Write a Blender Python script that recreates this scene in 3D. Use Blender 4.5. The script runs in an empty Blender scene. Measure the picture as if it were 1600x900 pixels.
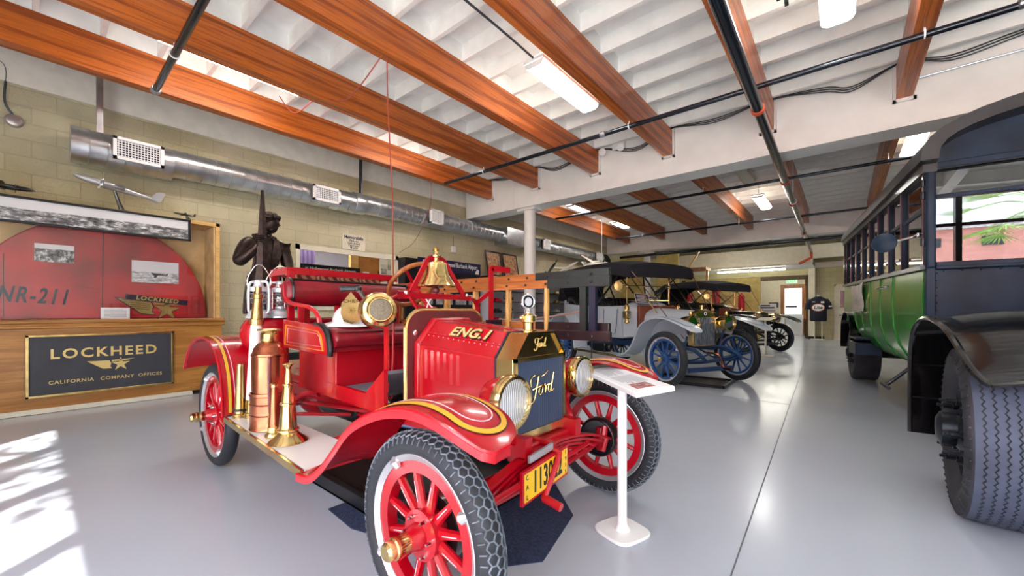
import bpy, math, random
from mathutils import Vector, Matrix
PI = math.pi
RN = random.Random(11)
C = bpy.context.scene.collection
S = bpy.context.scene

# ------------------------------------------------------------ camera, sky, sun, exposure
YAW = math.atan2(517, 623)
cam = bpy.data.objects.new('camera', bpy.data.cameras.new('camera'))
C.objects.link(cam)
cam.location = (0, 0, 1.15)
cam.rotation_euler = (PI / 2, 0, YAW)
cam.data.sensor_width = 36
cam.data.lens = 36 * 623 / 1600
cam.data.shift_y = 37 / 1600
cam.data.clip_start = 0.05
cam.data.clip_end = 300
S.camera = cam
S.view_settings.view_transform = 'Standard'
S.view_settings.look = 'None'
S.view_settings.gamma = 1
S.view_settings.use_curve_mapping = False
S.view_settings.exposure = 2.15
SKY, SUN, LAMP = 5.6, 8.0, 6.0
W = bpy.data.worlds.new('sky'); S.world = W; W.use_nodes = True
_n = W.node_tree.nodes; _l = W.node_tree.links
_n.clear()
_sky = _n.new('ShaderNodeTexSky'); _sky.sky_type = 'HOSEK_WILKIE'; _sky.turbidity = 3.0
_sky.sun_direction = (0.557, -0.557, 0.616)
_mixw = _n.new('ShaderNodeMixRGB'); _mixw.inputs[0].default_value = 0.62
_mixw.inputs[2].default_value = (0.86, 0.94, 1.0, 1)
_bg = _n.new('ShaderNodeBackground'); _bg.inputs[1].default_value = SKY
_wo = _n.new('ShaderNodeOutputWorld')
_l.new(_sky.outputs[0], _mixw.inputs[1]); _l.new(_mixw.outputs[0], _bg.inputs[0]); _l.new(_bg.outputs[0], _wo.inputs[0])
sun = bpy.data.objects.new('sun', bpy.data.lights.new('sun', 'SUN'))
C.objects.link(sun)
sun.data.energy = SUN; sun.data.angle = math.radians(0.6); sun.data.color = (1, .96, .9)
sun.rotation_euler = Vector((-0.557, 0.557, -0.616)).to_track_quat('-Z', 'Y').to_euler()
sun.location = (8, -12, 12)
def portal(x0, x1, z0, z1, y, side=False):
    d = bpy.data.lights.new('window_portal', 'AREA'); d.shape = 'RECTANGLE'
    d.size = x1 - x0; d.size_y = z1 - z0; d.cycles.is_portal = True
    o = bpy.data.objects.new('window_portal', d); C.objects.link(o)
    o.location = (y, (x0 + x1) / 2, (z0 + z1) / 2) if side else ((x0 + x1) / 2, y, (z0 + z1) / 2); o.rotation_euler = (PI / 2, 0, PI / 2 if side else 0)
portal(-2.8, 7.7, 0.1, 3.66, -3.12)
S.cycles.max_bounces = 10; S.cycles.diffuse_bounces = 5; S.cycles.glossy_bounces = 4
S.cycles.transparent_max_bounces = 12; S.cycles.transmission_bounces = 4
S.cycles.caustics_reflective = False; S.cycles.caustics_refractive = False
S.cycles.sample_clamp_indirect = 6

# ------------------------------------------------------------ materials
def lin(c):
    c = c / 255.0
    return c / 12.92 if c <= 0.04045 else ((c + 0.055) / 1.055) ** 2.4
def rgb(t): return tuple(lin(x) for x in t) + (1,)
class NT:
    def __init__(s, name):
        s.m = bpy.data.materials.new(name); s.m.use_nodes = True
        s.t = s.m.node_tree; s.n = s.t.nodes; s.p = s.n.get('Principled BSDF'); s.out = s.n.get('Material Output')
    def new(s, typ, **kw):
        o = s.n.new(typ)
        for k, v in kw.items():
            if k in o.inputs: o.inputs[k].default_value = v
            else: setattr(o, k, v)
        return o
    def link(s, a, b): s.t.links.new(a, b)
    def coord(s, axes='XYZ', scale=(1, 1, 1), world=False):
        tc = s.new('ShaderNodeTexCoord')
        if world:
            geo = s.new('ShaderNodeNewGeometry'); src = geo.outputs['Position']
        else: src = tc.outputs['Object']
        sep = s.new('ShaderNodeSeparateXYZ'); s.link(src, sep.inputs[0])
        com = s.new('ShaderNodeCombineXYZ')
        for i, a in enumerate(axes):
            mu = s.new('ShaderNodeMath', operation='MULTIPLY'); mu.inputs[1].default_value = scale[i]
            s.link(sep.outputs['XYZ'.index(a)], mu.inputs[0]); s.link(mu.outputs[0], com.inputs[i])
        return com.outputs[0]
    def ramp(s, fac, stops):
        r = s.new('ShaderNodeValToRGB'); e = r.color_ramp.elements
        while len(e) < len(stops): e.new(0.5)
        for q, (p, c) in zip(e, stops): q.position = p; q.color = rgb(c)
        s.link(fac, r.inputs[0]); return r.outputs[0]
    def bump(s, h, strength, dist=0.01):
        b = s.new('ShaderNodeBump'); b.inputs['Strength'].default_value = strength; b.inputs['Distance'].default_value = dist
        s.link(h, b.inputs['Height']); s.link(b.outputs[0], s.p.inputs['Normal']); return b
def mat(name, col, rough=0.5, metal=0.0, coat=0.0, var=0.0, vscale=6, bump=0.0, bscale=60, spec=None):
    k = NT(name); p = k.p
    p.inputs['Base Color'].default_value = rgb(col); p.inputs['Roughness'].default_value = rough
    p.inputs['Metallic'].default_value = metal; p.inputs['Coat Weight'].default_value = coat
    p.inputs['Coat Roughness'].default_value = 0.06
    if spec is not None: p.inputs['Specular IOR Level'].default_value = spec
    if var:
        nz = k.new('ShaderNodeTexNoise'); nz.inputs['Scale'].default_value = vscale; nz.inputs['Detail'].default_value = 6
        k.link(k.coord(), nz.inputs['Vector'])
        a = tuple(max(0, c * (1 - var)) for c in col); b = tuple(min(255, c * (1 + var)) for c in col)
        k.link(k.ramp(nz.outputs[0], [(0.3, a), (0.7, b)]), p.inputs['Base Color'])
    if bump:
        nz = k.new('ShaderNodeTexNoise'); nz.inputs['Scale'].default_value = bscale; nz.inputs['Detail'].default_value = 5
        k.link(k.coord(), nz.inputs['Vector']); k.bump(nz.outputs[0], bump, 0.01)
    return k.m
def woodmat(name, dark, light, axes='YXZ', sc=(0.5, 17, 17), rough=0.4, coat=0.15):
    k = NT(name)
    v = k.coord(axes, sc)
    a = k.new('ShaderNodeTexNoise'); a.inputs['Scale'].default_value = 1.0; a.inputs['Detail'].default_value = 8; a.inputs['Roughness'].default_value = 0.65
    a.inputs['Distortion'].default_value = 0.4
    k.link(v, a.inputs['Vector'])
    k.link(k.ramp(a.outputs[0], [(0.28, dark), (0.47, tuple((x + y) / 2 for x, y in zip(dark, light))), (0.55, light), (0.75, dark)]), k.p.inputs['Base Color'])
    k.p.inputs['Roughness'].default_value = rough; k.p.inputs['Coat Weight'].default_value = coat
    k.bump(a.outputs[0], 0.12, 0.004)
    return k.m
def emat(name, col, s):
    k = NT(name); k.p.inputs['Base Color'].default_value = rgb(col)
    k.p.inputs['Emission Color'].default_value = rgb(col); k.p.inputs['Emission Strength'].default_value = s
    return k.m
def glassmat(name, tint=(255, 255, 255), tr=0.9, rough=0.02, ior=1.45):
    k = NT(name); k.n.remove(k.p)
    t = k.new('ShaderNodeBsdfTransparent'); t.inputs[0].default_value = rgb(tint)
    g = k.new('ShaderNodeBsdfGlossy'); g.inputs['Roughness'].default_value = rough
    f = k.new('ShaderNodeLayerWeight'); f.inputs[0].default_value = .5
    pw = k.new('ShaderNodeMath', operation='POWER'); pw.inputs[1].default_value = 4; k.link(f.outputs['Facing'], pw.inputs[0])
    ad = k.new('ShaderNodeMath', operation='MULTIPLY_ADD'); ad.inputs[1].default_value = .85; ad.inputs[2].default_value = 1.03 - tr; ad.use_clamp = True
    k.link(pw.outputs[0], ad.inputs[0])
    mx = k.new('ShaderNodeMixShader'); k.link(ad.outputs[0], mx.inputs[0]); k.link(t.outputs[0], mx.inputs[1]); k.link(g.outputs[0], mx.inputs[2])
    k.link(mx.outputs[0], k.out.inputs[0]); return k.m
def blockwall(name, base, groove, axes, bw=0.4, bh=0.2, bump=1.0):
    k = NT(name); v = k.coord(axes, (1, 1, 1), world=True)
    b = k.new('ShaderNodeTexBrick'); b.inputs['Scale'].default_value = 1; b.inputs['Brick Width'].default_value = bw; b.inputs['Row Height'].default_value = bh
    b.inputs['Mortar Size'].default_value = 0.006; b.inputs['Mortar Smooth'].default_value = 0.4
    b.inputs['Color1'].default_value = rgb(base); b.inputs['Color2'].default_value = rgb(tuple(min(255, c * 1.05) for c in base)); b.inputs['Mortar'].default_value = rgb(groove)
    k.link(v, b.inputs['Vector'])
    n = k.new('ShaderNodeTexNoise'); n.inputs['Scale'].default_value = 17; n.inputs['Detail'].default_value = 8; n.inputs['Roughness'].default_value = 0.7; n.inputs['Distortion'].default_value = 1.6
    k.link(v, n.inputs['Vector'])
    n2 = k.new('ShaderNodeTexNoise'); n2.inputs['Scale'].default_value = 1.1; n2.inputs['Detail'].default_value = 3
    k.link(v, n2.inputs['Vector'])
    mx = k.new('ShaderNodeMixRGB', blend_type='MULTIPLY'); mx.inputs[0].default_value = 1
    k.link(b.outputs[0], mx.inputs[1]); k.link(k.ramp(n2.outputs[0], [(0.3, (225, 225, 205)), (0.7, (255, 255, 255))]), mx.inputs[2])
    k.link(mx.outputs[0], k.p.inputs['Base Color']); k.p.inputs['Roughness'].default_value = 0.75
    mu = k.new('ShaderNodeMath', operation='MULTIPLY_ADD'); mu.inputs[1].default_value = -0.5
    k.link(b.outputs['Fac'], mu.inputs[0]); k.link(n.outputs[0], mu.inputs[2])
    k.bump(mu.outputs[0], bump, 0.05)
    return k.m

M = {}
M['white'] = mat('white_paint', (244, 244, 241), 0.55, var=0.02, vscale=3, bump=.05, bscale=30)
M['joist'] = mat('joist_white', (248, 247, 243), 0.6, var=0.03, vscale=4, bump=.08, bscale=25)
M['offwhite'] = mat('offwhite', (226, 219, 198), 0.6, var=.03)
M['upper'] = mat('upper_wall_paint', (236, 230, 218), 0.7, var=.03, bump=.1, bscale=12)
M['block'] = blockwall('split_block', (226, 218, 188), (216, 208, 178), 'YZX', bump=.75)
M['blockx'] = blockwall('split_block_back', (210, 202, 166), (188, 180, 146), 'XZY', bump=.7)
M['beam'] = woodmat('stained_beam', (116, 46, 10), (206, 110, 38))
M['red'] = mat('red_enamel', (178, 2, 24), 0.25, coat=0.5, var=.03, vscale=3)
M['redframe'] = mat('red_chassis', (182, 2, 26), 0.32, coat=0.3)
M['leather'] = mat('red_leather', (128, 5, 24), 0.42, coat=0.1, var=.12, vscale=9, bump=.15, bscale=120)
M['gold'] = mat('gold_stripe', (222, 168, 48), 0.35)
M['goldleaf'] = mat('gold_leaf', (226, 200, 130), 0.35, metal=.3)
M['pin'] = mat('pale_stripe', (250, 200, 205), 0.35)
M['black'] = mat('black_paint', (16, 16, 20), 0.3, coat=.4)
M['navy'] = mat('navy_trim', (22, 26, 52), 0.4)
M['rubber'] = mat('tyre_rubber', (36, 40, 47), 0.62, var=.12, vscale=12, bump=.06)
M['tread'] = mat('tread_ridge', (104, 112, 122), 0.7, var=.2, vscale=20)
M['silver'] = mat('silver_rim', (205, 206, 210), 0.3, metal=.7)
M['chrome'] = mat('chrome', (225, 226, 230), 0.08, metal=1)
M['brass'] = mat('polished_brass', (228, 200, 136), 0.16, metal=1, var=.05, vscale=5)
M['brassdk'] = mat('aged_brass', (196, 170, 112), 0.22, metal=1, var=.12, vscale=14)
M['copper'] = mat('copper', (196, 118, 88), 0.22, metal=1, var=.12, vscale=10, bump=.05, bscale=20)
M['galv'] = mat('galvanised', (198, 203, 208), 0.28, metal=.9, var=.1, vscale=5)
M['lantern'] = mat('lantern_silver', (214, 216, 220), 0.38, metal=.45)
M['core'] = None
M['wood'] = woodmat('varnished_rail', (150, 82, 36), (214, 136, 74), 'XYZ', (1.5, 20, 20))
M['rung'] = woodmat('rung_wood', (190, 132, 62), (226, 178, 104), 'ZXY', (3, 20, 20))
M['dash'] = mat('mahogany_board', (104, 44, 46), 0.35, coat=.3, var=.1)
M['steer'] = woodmat('steering_wood', (120, 62, 24), (186, 112, 56), 'XYZ', (6, 6, 6), coat=.5)
M['greenblk'] = mat('dark_green_iron', (26, 34, 34), 0.35, coat=.3, bump=.3, bscale=90)
M['darkbrown'] = mat('dark_ladder_tip', (40, 24, 28), 0.35, coat=.4, var=.2, bump=.2, bscale=80)
M['floormat'] = mat('grey_floorboard', (108, 116, 126), 0.55, var=.08)
M['cream'] = mat('running_board_white', (236, 232, 228), 0.35)
M['plastic'] = mat('white_plastic', (244, 244, 244), 0.35)
M['paper'] = mat('paper', (235, 236, 238), 0.7)
M['ink'] = mat('ink', (40, 42, 48), 0.7)
M['inkgrey'] = mat('print_grey', (170, 172, 178), 0.7)
M['lens'] = None
M['plate'] = mat('plate_yellow', (240, 196, 40), 0.35)
M['oak'] = woodmat('oak_panel', (146, 92, 34), (192, 134, 62), 'YZX', (0.7, 9, 9), coat=.25)
M['oaklight'] = woodmat('light_frame_wood', (196, 150, 84), (226, 184, 116), 'YZX', (1.2, 10, 10), coat=.2)
M['linen'] = mat('tan_linen', (222, 190, 134), 0.85, var=.09, vscale=5, bump=.35, bscale=8)
M['planered'] = mat('faded_red_fabric', (166, 30, 38), 0.4, coat=.35, var=.22, vscale=2.2)
M['signblk'] = mat('charcoal_sign', (56, 58, 66), 0.55, var=.06)
M['frameblk'] = mat('black_frame', (20, 24, 32), 0.35)
M['bronze'] = mat('bronze', (58, 46, 42), 0.36, metal=.7, var=.25, vscale=18, bump=.5, bscale=28)
M['greycar'] = mat('grey_car_paint', (186, 198, 208), 0.35, coat=.4)
M['bluewheel'] = mat('blue_wheel', (30, 78, 140), 0.35, coat=.4)
M['bluedark'] = mat('blue_chassis', (34, 66, 112), 0.4, coat=.2)
M['topcloth'] = mat('black_top_cloth', (24, 25, 34), 0.85, bump=.2, bscale=40)
M['blkleather'] = mat('black_leather', (18, 16, 18), 0.32, coat=.3)
M['brownboard'] = mat('brown_cowl_board', (120, 56, 32), 0.4, coat=.3, var=.1)
M['busgreen'] = mat('bus_green', (26, 132, 30), 0.3, coat=.3, var=.06, vscale=2)
M['busdark'] = mat('bus_black_blue', (26, 42, 60), 0.42, coat=0, spec=.22, var=.3, vscale=3, bump=.1, bscale=6)
M['busfender'] = mat('bus_fender_black', (16, 14, 15), 0.14, coat=.5, bump=.08, bscale=5)
M['busroof'] = mat('bus_roof_black', (36, 37, 40), 0.45, coat=.1)
M['bustyre'] = mat('bus_tyre', (72, 82, 102), 0.7, var=.08, vscale=8)
M['busgroove'] = mat('bus_tyre_groove', (22, 22, 26), 0.9)
M['bussidewall'] = mat('bus_tyre_sidewall', (50, 52, 58), 0.75, var=.2, vscale=6)
M['iron'] = mat('dark_iron', (62, 66, 72), 0.35, metal=.8, var=.2, vscale=15)
M['busseat'] = mat('bus_interior_brown', (86, 56, 42), 0.5, var=.15)
M['pipe'] = mat('black_pipe', (28, 36, 48), 0.25, metal=.5, coat=.5)
M['orange'] = mat('orange_clamp', (206, 84, 50), 0.45)
M['cord'] = mat('red_brown_cord', (172, 72, 58), 0.5)
M['cablegrey'] = mat('grey_cable', (70, 76, 84), 0.5)
M['conduit'] = mat('steel_conduit', (176, 182, 188), 0.3, metal=.9)
M['trayblk'] = mat('black_drip_tray', (22, 23, 28), 0.35, coat=.15)
M['carpet'] = mat('navy_carpet', (44, 54, 84), 0.95, var=.25, vscale=60, bump=.8, bscale=160)
M['glass'] = glassmat('clear_glass', tr=.97)
M['caseglass'] = glassmat('case_glass', tr=1.0)
M['lampglass'] = glassmat('lamp_glass', (235, 238, 240), tr=.84)
M['busglass'] = glassmat('bus_glass', (120, 116, 110), tr=.7, rough=.01)
M['windshield'] = glassmat('windshield_glass', (110, 108, 104), tr=.85, rough=.005)
M['lampon'] = emat('fluorescent_lens', (255, 253, 246), LAMP)
M['lampoff'] = mat('unlit_lens', (196, 192, 172), 0.5)
M['uplight'] = emat('fluorescent_uplight', (255, 253, 240), LAMP * .12)
M['tubeon'] = emat('fluorescent_tube', (255, 252, 240), 14)
M['grillehole'] = mat('grille_dark', (50, 54, 60), 0.8)
M['vinylwhite'] = mat('model_white', (238, 236, 226), 0.4)
M['modelsilver'] = mat('model_silver', (176, 176, 178), 0.35, metal=.5)
M['redcyl'] = mat('red_cylinder', (190, 12, 36), 0.3, coat=.5)
M['yellowwall'] = mat('yellow_panel', (206, 186, 112), 0.7, var=.08, bump=.2)
M['jersey'] = mat('navy_jersey', (20, 24, 44), 0.8, bump=.3, bscale=10)
M['doorwood'] = woodmat('door_oak', (112, 66, 30), (166, 104, 52), 'ZXY', (1, 10, 10))
M['darkglass'] = mat('dark_blue_pane', (34, 40, 74), 0.15, coat=.5)
M['signnavy'] = mat('navy_sign', (14, 12, 62), 0.3)
M['signblack'] = mat('black_sign', (12, 12, 18), 0.3)
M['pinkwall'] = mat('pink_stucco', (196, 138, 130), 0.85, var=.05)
M['concrete'] = mat('pale_concrete', (222, 216, 206), 0.85, var=.08, vscale=2)
M['roofgrey'] = mat('grey_tile_roof', (170, 172, 178), 0.7, var=.1, vscale=8)
M['leaf'] = mat('palm_leaf', (104, 150, 40), 0.55, var=.25, vscale=3)
M['leafdk'] = mat('tree_leaf', (58, 92, 34), 0.6, var=.25, vscale=3)
M['bark'] = mat('bark', (110, 92, 72), 0.9, var=.2, bump=.5, bscale=30)
M['shelfwhite'] = mat('shelf_grey_white', (204, 210, 220), 0.45)
M['lilac'] = mat('lilac_curtain', (104, 84, 128), 0.8)
M['purple'] = mat('lavender_wall', (158, 160, 178), 0.7)
M['corkwood'] = mat('tan_board', (176, 116, 58), 0.6, var=.08)
M['pinkrope'] = mat('twisted_rope', (196, 150, 140), 0.8)
M['helmetwhite'] = mat('helmet_white', (240, 240, 240), 0.35, coat=.3)
M['duskblue'] = mat('dusk_blue', (118, 148, 190), 0.5)

def k_core():
    k = NT('radiator_core'); v = k.coord('YZX', (1, 1, 1))
    w1 = k.new('ShaderNodeTexWave', bands_direction='Y'); w1.inputs['Scale'].default_value = 55; k.link(v, w1.inputs['Vector'])
    w2 = k.new('ShaderNodeTexWave', bands_direction='X'); w2.inputs['Scale'].default_value = 36; k.link(v, w2.inputs['Vector'])
    mu = k.new('ShaderNodeMath', operation='MULTIPLY'); k.link(w1.outputs['Fac'], mu.inputs[0]); k.link(w2.outputs['Fac'], mu.inputs[1])
    k.link(k.ramp(mu.outputs[0], [(0.1, (30, 42, 66)), (0.7, (104, 132, 176))]), k.p.inputs['Base Color'])
    k.p.inputs['Roughness'].default_value = .5; k.p.inputs['Metallic'].default_value = .2
    k.bump(mu.outputs[0], .6, .004); return k.m
M['core'] = k_core()
def k_core2():
    k = NT('grey_honeycomb'); nz = k.new('ShaderNodeTexNoise'); nz.inputs['Scale'].default_value = 1
    k.link(k.coord('XYZ', (60, 60, 14)), nz.inputs['Vector'])
    k.link(k.ramp(nz.outputs[0], [(0.35, (84, 94, 110)), (0.65, (150, 158, 170))]), k.p.inputs['Base Color'])
    k.p.inputs['Roughness'].default_value = .45; k.p.inputs['Metallic'].default_value = .3; return k.m
M['core2'] = k_core2()
def k_lens():
    k = NT('fluted_lens'); v = k.coord('YZX', (1, 1, 1))
    w = k.new('ShaderNodeTexWave', bands_direction='X'); w.inputs['Scale'].default_value = 26; k.link(v, w.inputs['Vector'])
    k.link(k.ramp(w.outputs['Fac'], [(0.2, (160, 164, 170)), (0.6, (232, 234, 236))]), k.p.inputs['Base Color'])
    k.p.inputs['Metallic'].default_value = .25; k.p.inputs['Roughness'].default_value = .12; k.p.inputs['Coat Weight'].default_value = 1
    k.bump(w.outputs['Fac'], .5, .004); return k.m
M['lens'] = k_lens()
def k_floor():
    k = NT('grey_epoxy'); v = k.coord('XYZ', (1, 1, 1), world=True)
    n = k.new('ShaderNodeTexNoise'); n.inputs['Scale'].default_value = .7; n.inputs['Detail'].default_value = 3; k.link(v, n.inputs['Vector'])
    col = k.ramp(n.outputs[0], [(0.3, (178, 184, 196)), (0.7, (186, 192, 203))])
    k.link(col, k.p.inputs['Base Color'])
    n2 = k.new('ShaderNodeTexNoise'); n2.inputs['Scale'].default_value = 1.2; n2.inputs['Detail'].default_value = 2; k.link(v, n2.inputs['Vector'])
    r = k.new('ShaderNodeMapRange'); r.inputs[3].default_value = .19; r.inputs[4].default_value = .262; k.link(n2.outputs[0], r.inputs[0]); k.link(r.outputs[0], k.p.inputs['Roughness'])
    k.p.inputs['Coat Weight'].default_value = .12; k.p.inputs['Coat Roughness'].default_value = .12
    return k.m
M['floor'] = k_floor()
def photo_mat(name, sc=(9, 14, 9), tone=((24, 24, 26), (120, 120, 122), (236, 236, 238)), pos=(.38, .5, .62), sky=None):
    k = NT(name); n = k.new('ShaderNodeTexNoise'); n.inputs['Scale'].default_value = 1; n.inputs['Detail'].default_value = 8; n.inputs['Roughness'].default_value = .7
    k.link(k.coord('XYZ', sc), n.inputs['Vector'])
    c = k.ramp(n.outputs[0], list(zip(pos, tone)))
    if sky:
        tc = k.new('ShaderNodeTexCoord'); sp = k.new('ShaderNodeSeparateXYZ'); k.link(tc.outputs['Generated'], sp.inputs[0])
        n2 = k.new('ShaderNodeTexNoise'); n2.inputs['Scale'].default_value = 6; k.link(tc.outputs['Generated'], n2.inputs['Vector'])
        ad = k.new('ShaderNodeMath', operation='MULTIPLY_ADD'); ad.inputs[1].default_value = .12; k.link(n2.outputs[0], ad.inputs[0]); k.link(sp.outputs[2], ad.inputs[2])
        st = k.ramp(ad.outputs[0], [(sky[0] - .02, (0, 0, 0)), (sky[0] + .02, (255, 255, 255))])
        mx = k.new('ShaderNodeMixRGB'); k.link(st, mx.inputs[0]); k.link(c, mx.inputs[1]); mx.inputs[2].default_value = rgb(sky[1]); c = mx.outputs[0]
    k.link(c, k.p.inputs['Base Color']); k.p.inputs['Roughness'].default_value = .35; return k.m
M['pano'] = photo_mat('panorama_print', (6, 9, 26), pos=(.36, .5, .64), sky=(.62, (222, 222, 224)))
M['photo1'] = photo_mat('group_photo', (20, 20, 16), sky=(.78, (235, 235, 236)))
M['photo2'] = photo_mat('aircraft_photo', (8, 12, 40), tone=((120, 122, 126), (190, 191, 194), (232, 232, 234)), sky=(.55, (226, 226, 230)))
M['artprint'] = photo_mat('coloured_print', (8, 13, 11), tone=((64, 52, 96), (190, 130, 70), (222, 196, 130)), pos=(.36, .5, .66))
M['stripephoto'] = photo_mat('info_print', (9, 9, 9), tone=((70, 74, 78), (150, 152, 154), (205, 205, 202)), pos=(.3, .5, .7), sky=(.6, (214, 214, 212)))
M['redphoto'] = photo_mat('red_engine_print', (40, 40, 40), tone=((60, 40, 50), (170, 60, 60), (210, 180, 170)))
M['banner'] = photo_mat('printed_banner', (7, 7, 7), tone=((120, 100, 80), (206, 204, 200), (232, 232, 230)), pos=(.3, .42, .6))

# ------------------------------------------------------------ mesh helpers
ORG = Vector((0, 0, 0))
ORGS = {}
X, Y, Z = Vector((1, 0, 0)), Vector((0, 1, 0)), Vector((0, 0, 1))
def V(*a): return Vector(a[0]) if len(a) == 1 else Vector(a)
def frame(ax):
    ax = V(ax).normalized(); u = ax.orthogonal().normalized()
    if abs(ax.z) < .95: u = Z.cross(ax).normalized()
    else: u = X.copy()
    v = ax.cross(u).normalized(); u = v.cross(ax).normalized()
    return ax, u, v
class MB:
    def __init__(s): s.v = []; s.f = []; s.mi = []; s.m = 0
    def add(s, vs, fs):
        n = len(s.v); s.v += [V(p) for p in vs]
        for f in fs: s.f.append([i + n for i in f]); s.mi.append(s.m)
        return s
    def use(s, i): s.m = i; return s
    def box(s, x0, x1, y0, y1, z0, z1):
        return s.add([(x0, y0, z0), (x1, y0, z0), (x1, y1, z0), (x0, y1, z0), (x0, y0, z1), (x1, y0, z1), (x1, y1, z1), (x0, y1, z1)],
                     [(0, 3, 2, 1), (4, 5, 6, 7), (0, 1, 5, 4), (1, 2, 6, 5), (2, 3, 7, 6), (3, 0, 4, 7)])
    def bar(s, p, q, w, h, up=(0, 0, 1)):
        p, q = V(p), V(q); d = (q - p).normalized(); up = V(up)
        if abs(d.dot(up.normalized())) > .98: up = X
        sd = d.cross(up).normalized(); u = sd.cross(d).normalized()
        vs = [b + sd * (i * w / 2) + u * (j * h / 2) for b in (p, q) for i, j in ((-1, -1), (1, -1), (1, 1), (-1, 1))]
        return s.add(vs, [(0, 1, 2, 3)[::-1], (4, 5, 6, 7), (0, 1, 5, 4), (1, 2, 6, 5), (2, 3, 7, 6), (3, 0, 4, 7)])
    def ring(s, rings, caps=True, closed=False):
        n = len(rings[0]); vs = [p for r in rings for p in r]; fs = []
        m = len(rings)
        for i in range(m if closed else m - 1):
            a, b = i * n, ((i + 1) % m) * n
            for j in range(n): fs.append((a + j, a + (j + 1) % n, b + (j + 1) % n, b + j))
        if caps and not closed: fs.append(tuple(range(n))[::-1]); fs.append(tuple((m - 1) * n + j for j in range(n)))
        return s.add(vs, fs)
    def tube(s, pts, r, seg=8, closed=False, caps=True, flat=None):
        pts = [V(p) for p in pts]; m = len(pts); rings = []; u = None
        for i, p in enumerate(pts):
            if closed: d = pts[(i + 1) % m] - pts[i - 1]
            elif i == 0: d = pts[1] - p
            elif i == m - 1: d = p - pts[-2]
            else: d = (pts[i + 1] - p).normalized() + (p - pts[i - 1]).normalized()
            if d.length < 1e-9: d = Z.copy()
            d.normalize()
            if u is None: _, u, _ = frame(d)
            u = u - d * u.dot(d)
            if u.length < 1e-6: _, u, _ = frame(d)
            u.normalize(); v = d.cross(u)
            rr = r[i] if isinstance(r, (list, tuple)) else r
            k = flat or 1
            rings.append([p + u * (rr * math.cos(2 * PI * j / seg)) + v * (rr * k * math.sin(2 * PI * j / seg)) for j in range(seg)])
        return s.ring(rings, caps, closed)
    def lathe(s, prof, o, ax=(0, 0, 1), seg=24, closed=False, arc=None):
        o = V(o); ax, u, v = frame(ax); rings = []
        for r, h in prof:
            r = max(r, 1e-4)
            rings.append([o + ax * h + u * (r * math.cos(2 * PI * j / seg)) + v * (r * math.sin(2 * PI * j / seg)) for j in range(seg)])
        return s.ring(rings, not closed, closed)
    def torus(s, c, ax, R, r, seg=32, sub=8):
        return s.lathe([(R + r * math.cos(2 * PI * i / sub), r * math.sin(2 * PI * i / sub)) for i in range(sub)], c, ax, seg, closed=True)
    def poly(s, pts, o, u, v, d):
        o, u, v = V(o), V(u), V(v); n = u.cross(v).normalized() * d; k = len(pts)
        a = [o + u * p[0] + v * p[1] for p in pts]; b = [p + n for p in a]
        return s.add(a + b, [tuple(range(k))[::-1], tuple(range(k, 2 * k))] + [(i, (i + 1) % k, k + (i + 1) % k, k + i) for i in range(k)])
    def strip(s, A, B, th, nrm=None):
        # sheet between rail A and rail B with real thickness th
        A = [V(p) for p in A]; B = [V(p) for p in B]; m = len(A); top = []; bot = []
        for i in range(m):
            d = (A[min(i + 1, m - 1)] - A[max(i - 1, 0)]); n = d.cross(B[i] - A[i])
            if n.length < 1e-9: n = Z.copy()
            n.normalize(); top.append((A[i], B[i])); bot.append((A[i] - n * th, B[i] - n * th))
        rings = [[top[i][0], top[i][1], bot[i][1], bot[i][0]] for i in range(m)]
        return s.ring(rings)
    def sheet(s, G, th):
        # grid of points G[i][j], thickened
        m, n = len(G), len(G[0]); G = [[V(p) for p in r] for r in G]; N = []
        for i in range(m):
            r = []
            for j in range(n):
                a = G[min(i + 1, m - 1)][j] - G[max(i - 1, 0)][j]; b = G[i][min(j + 1, n - 1)] - G[i][max(j - 1, 0)]
                q = a.cross(b); r.append(q.normalized() if q.length > 1e-12 else Z.copy())
            N.append(r)
        vs = [p for r in G for p in r] + [G[i][j] - N[i][j] * th for i in range(m) for j in range(n)]
        o = m * n; fs = []
        for i in range(m - 1):
            for j in range(n - 1):
                q = (i * n + j, (i + 1) * n + j, (i + 1) * n + j + 1, i * n + j + 1); fs.append(q); fs.append(tuple(o + x for x in q)[::-1])
        edge = [(0, j) for j in range(n)] + [(i, n - 1) for i in range(1, m)] + [(m - 1, j) for j in range(n - 2, -1, -1)] + [(i, 0) for i in range(m - 2, 0, -1)]
        for k in range(len(edge)):
            a, b = edge[k], edge[(k + 1) % len(edge)]; ia, ib = a[0] * n + a[1], b[0] * n + b[1]
            fs.append((ia, ib, o + ib, o + ia))
        return s.add(vs, fs)
    def ball(s, c, r, seg=16, sub=10, sc=(1, 1, 1), ax=None):
        c = V(c); vs = []; fs = []
        rot = Matrix.Identity(3) if ax is None else V(ax).to_track_quat('Z', 'Y').to_matrix()
        for i in range(sub + 1):
            t = PI * i / sub
            for j in range(seg):
                a = 2 * PI * j / seg; p = Vector((r * sc[0] * math.sin(t) * math.cos(a), r * sc[1] * math.sin(t) * math.sin(a), r * sc[2] * math.cos(t)))
                vs.append(c + rot @ p)
        for i in range(sub):
            for j in range(seg): fs.append((i * seg + j, (i + 1) * seg + j, (i + 1) * seg + (j + 1) % seg, i * seg + (j + 1) % seg))
        return s.add(vs, fs)
    def xf(s, m, start=0):
        for i in range(start, len(s.v)): s.v[i] = m @ s.v[i]
        return s
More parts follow.
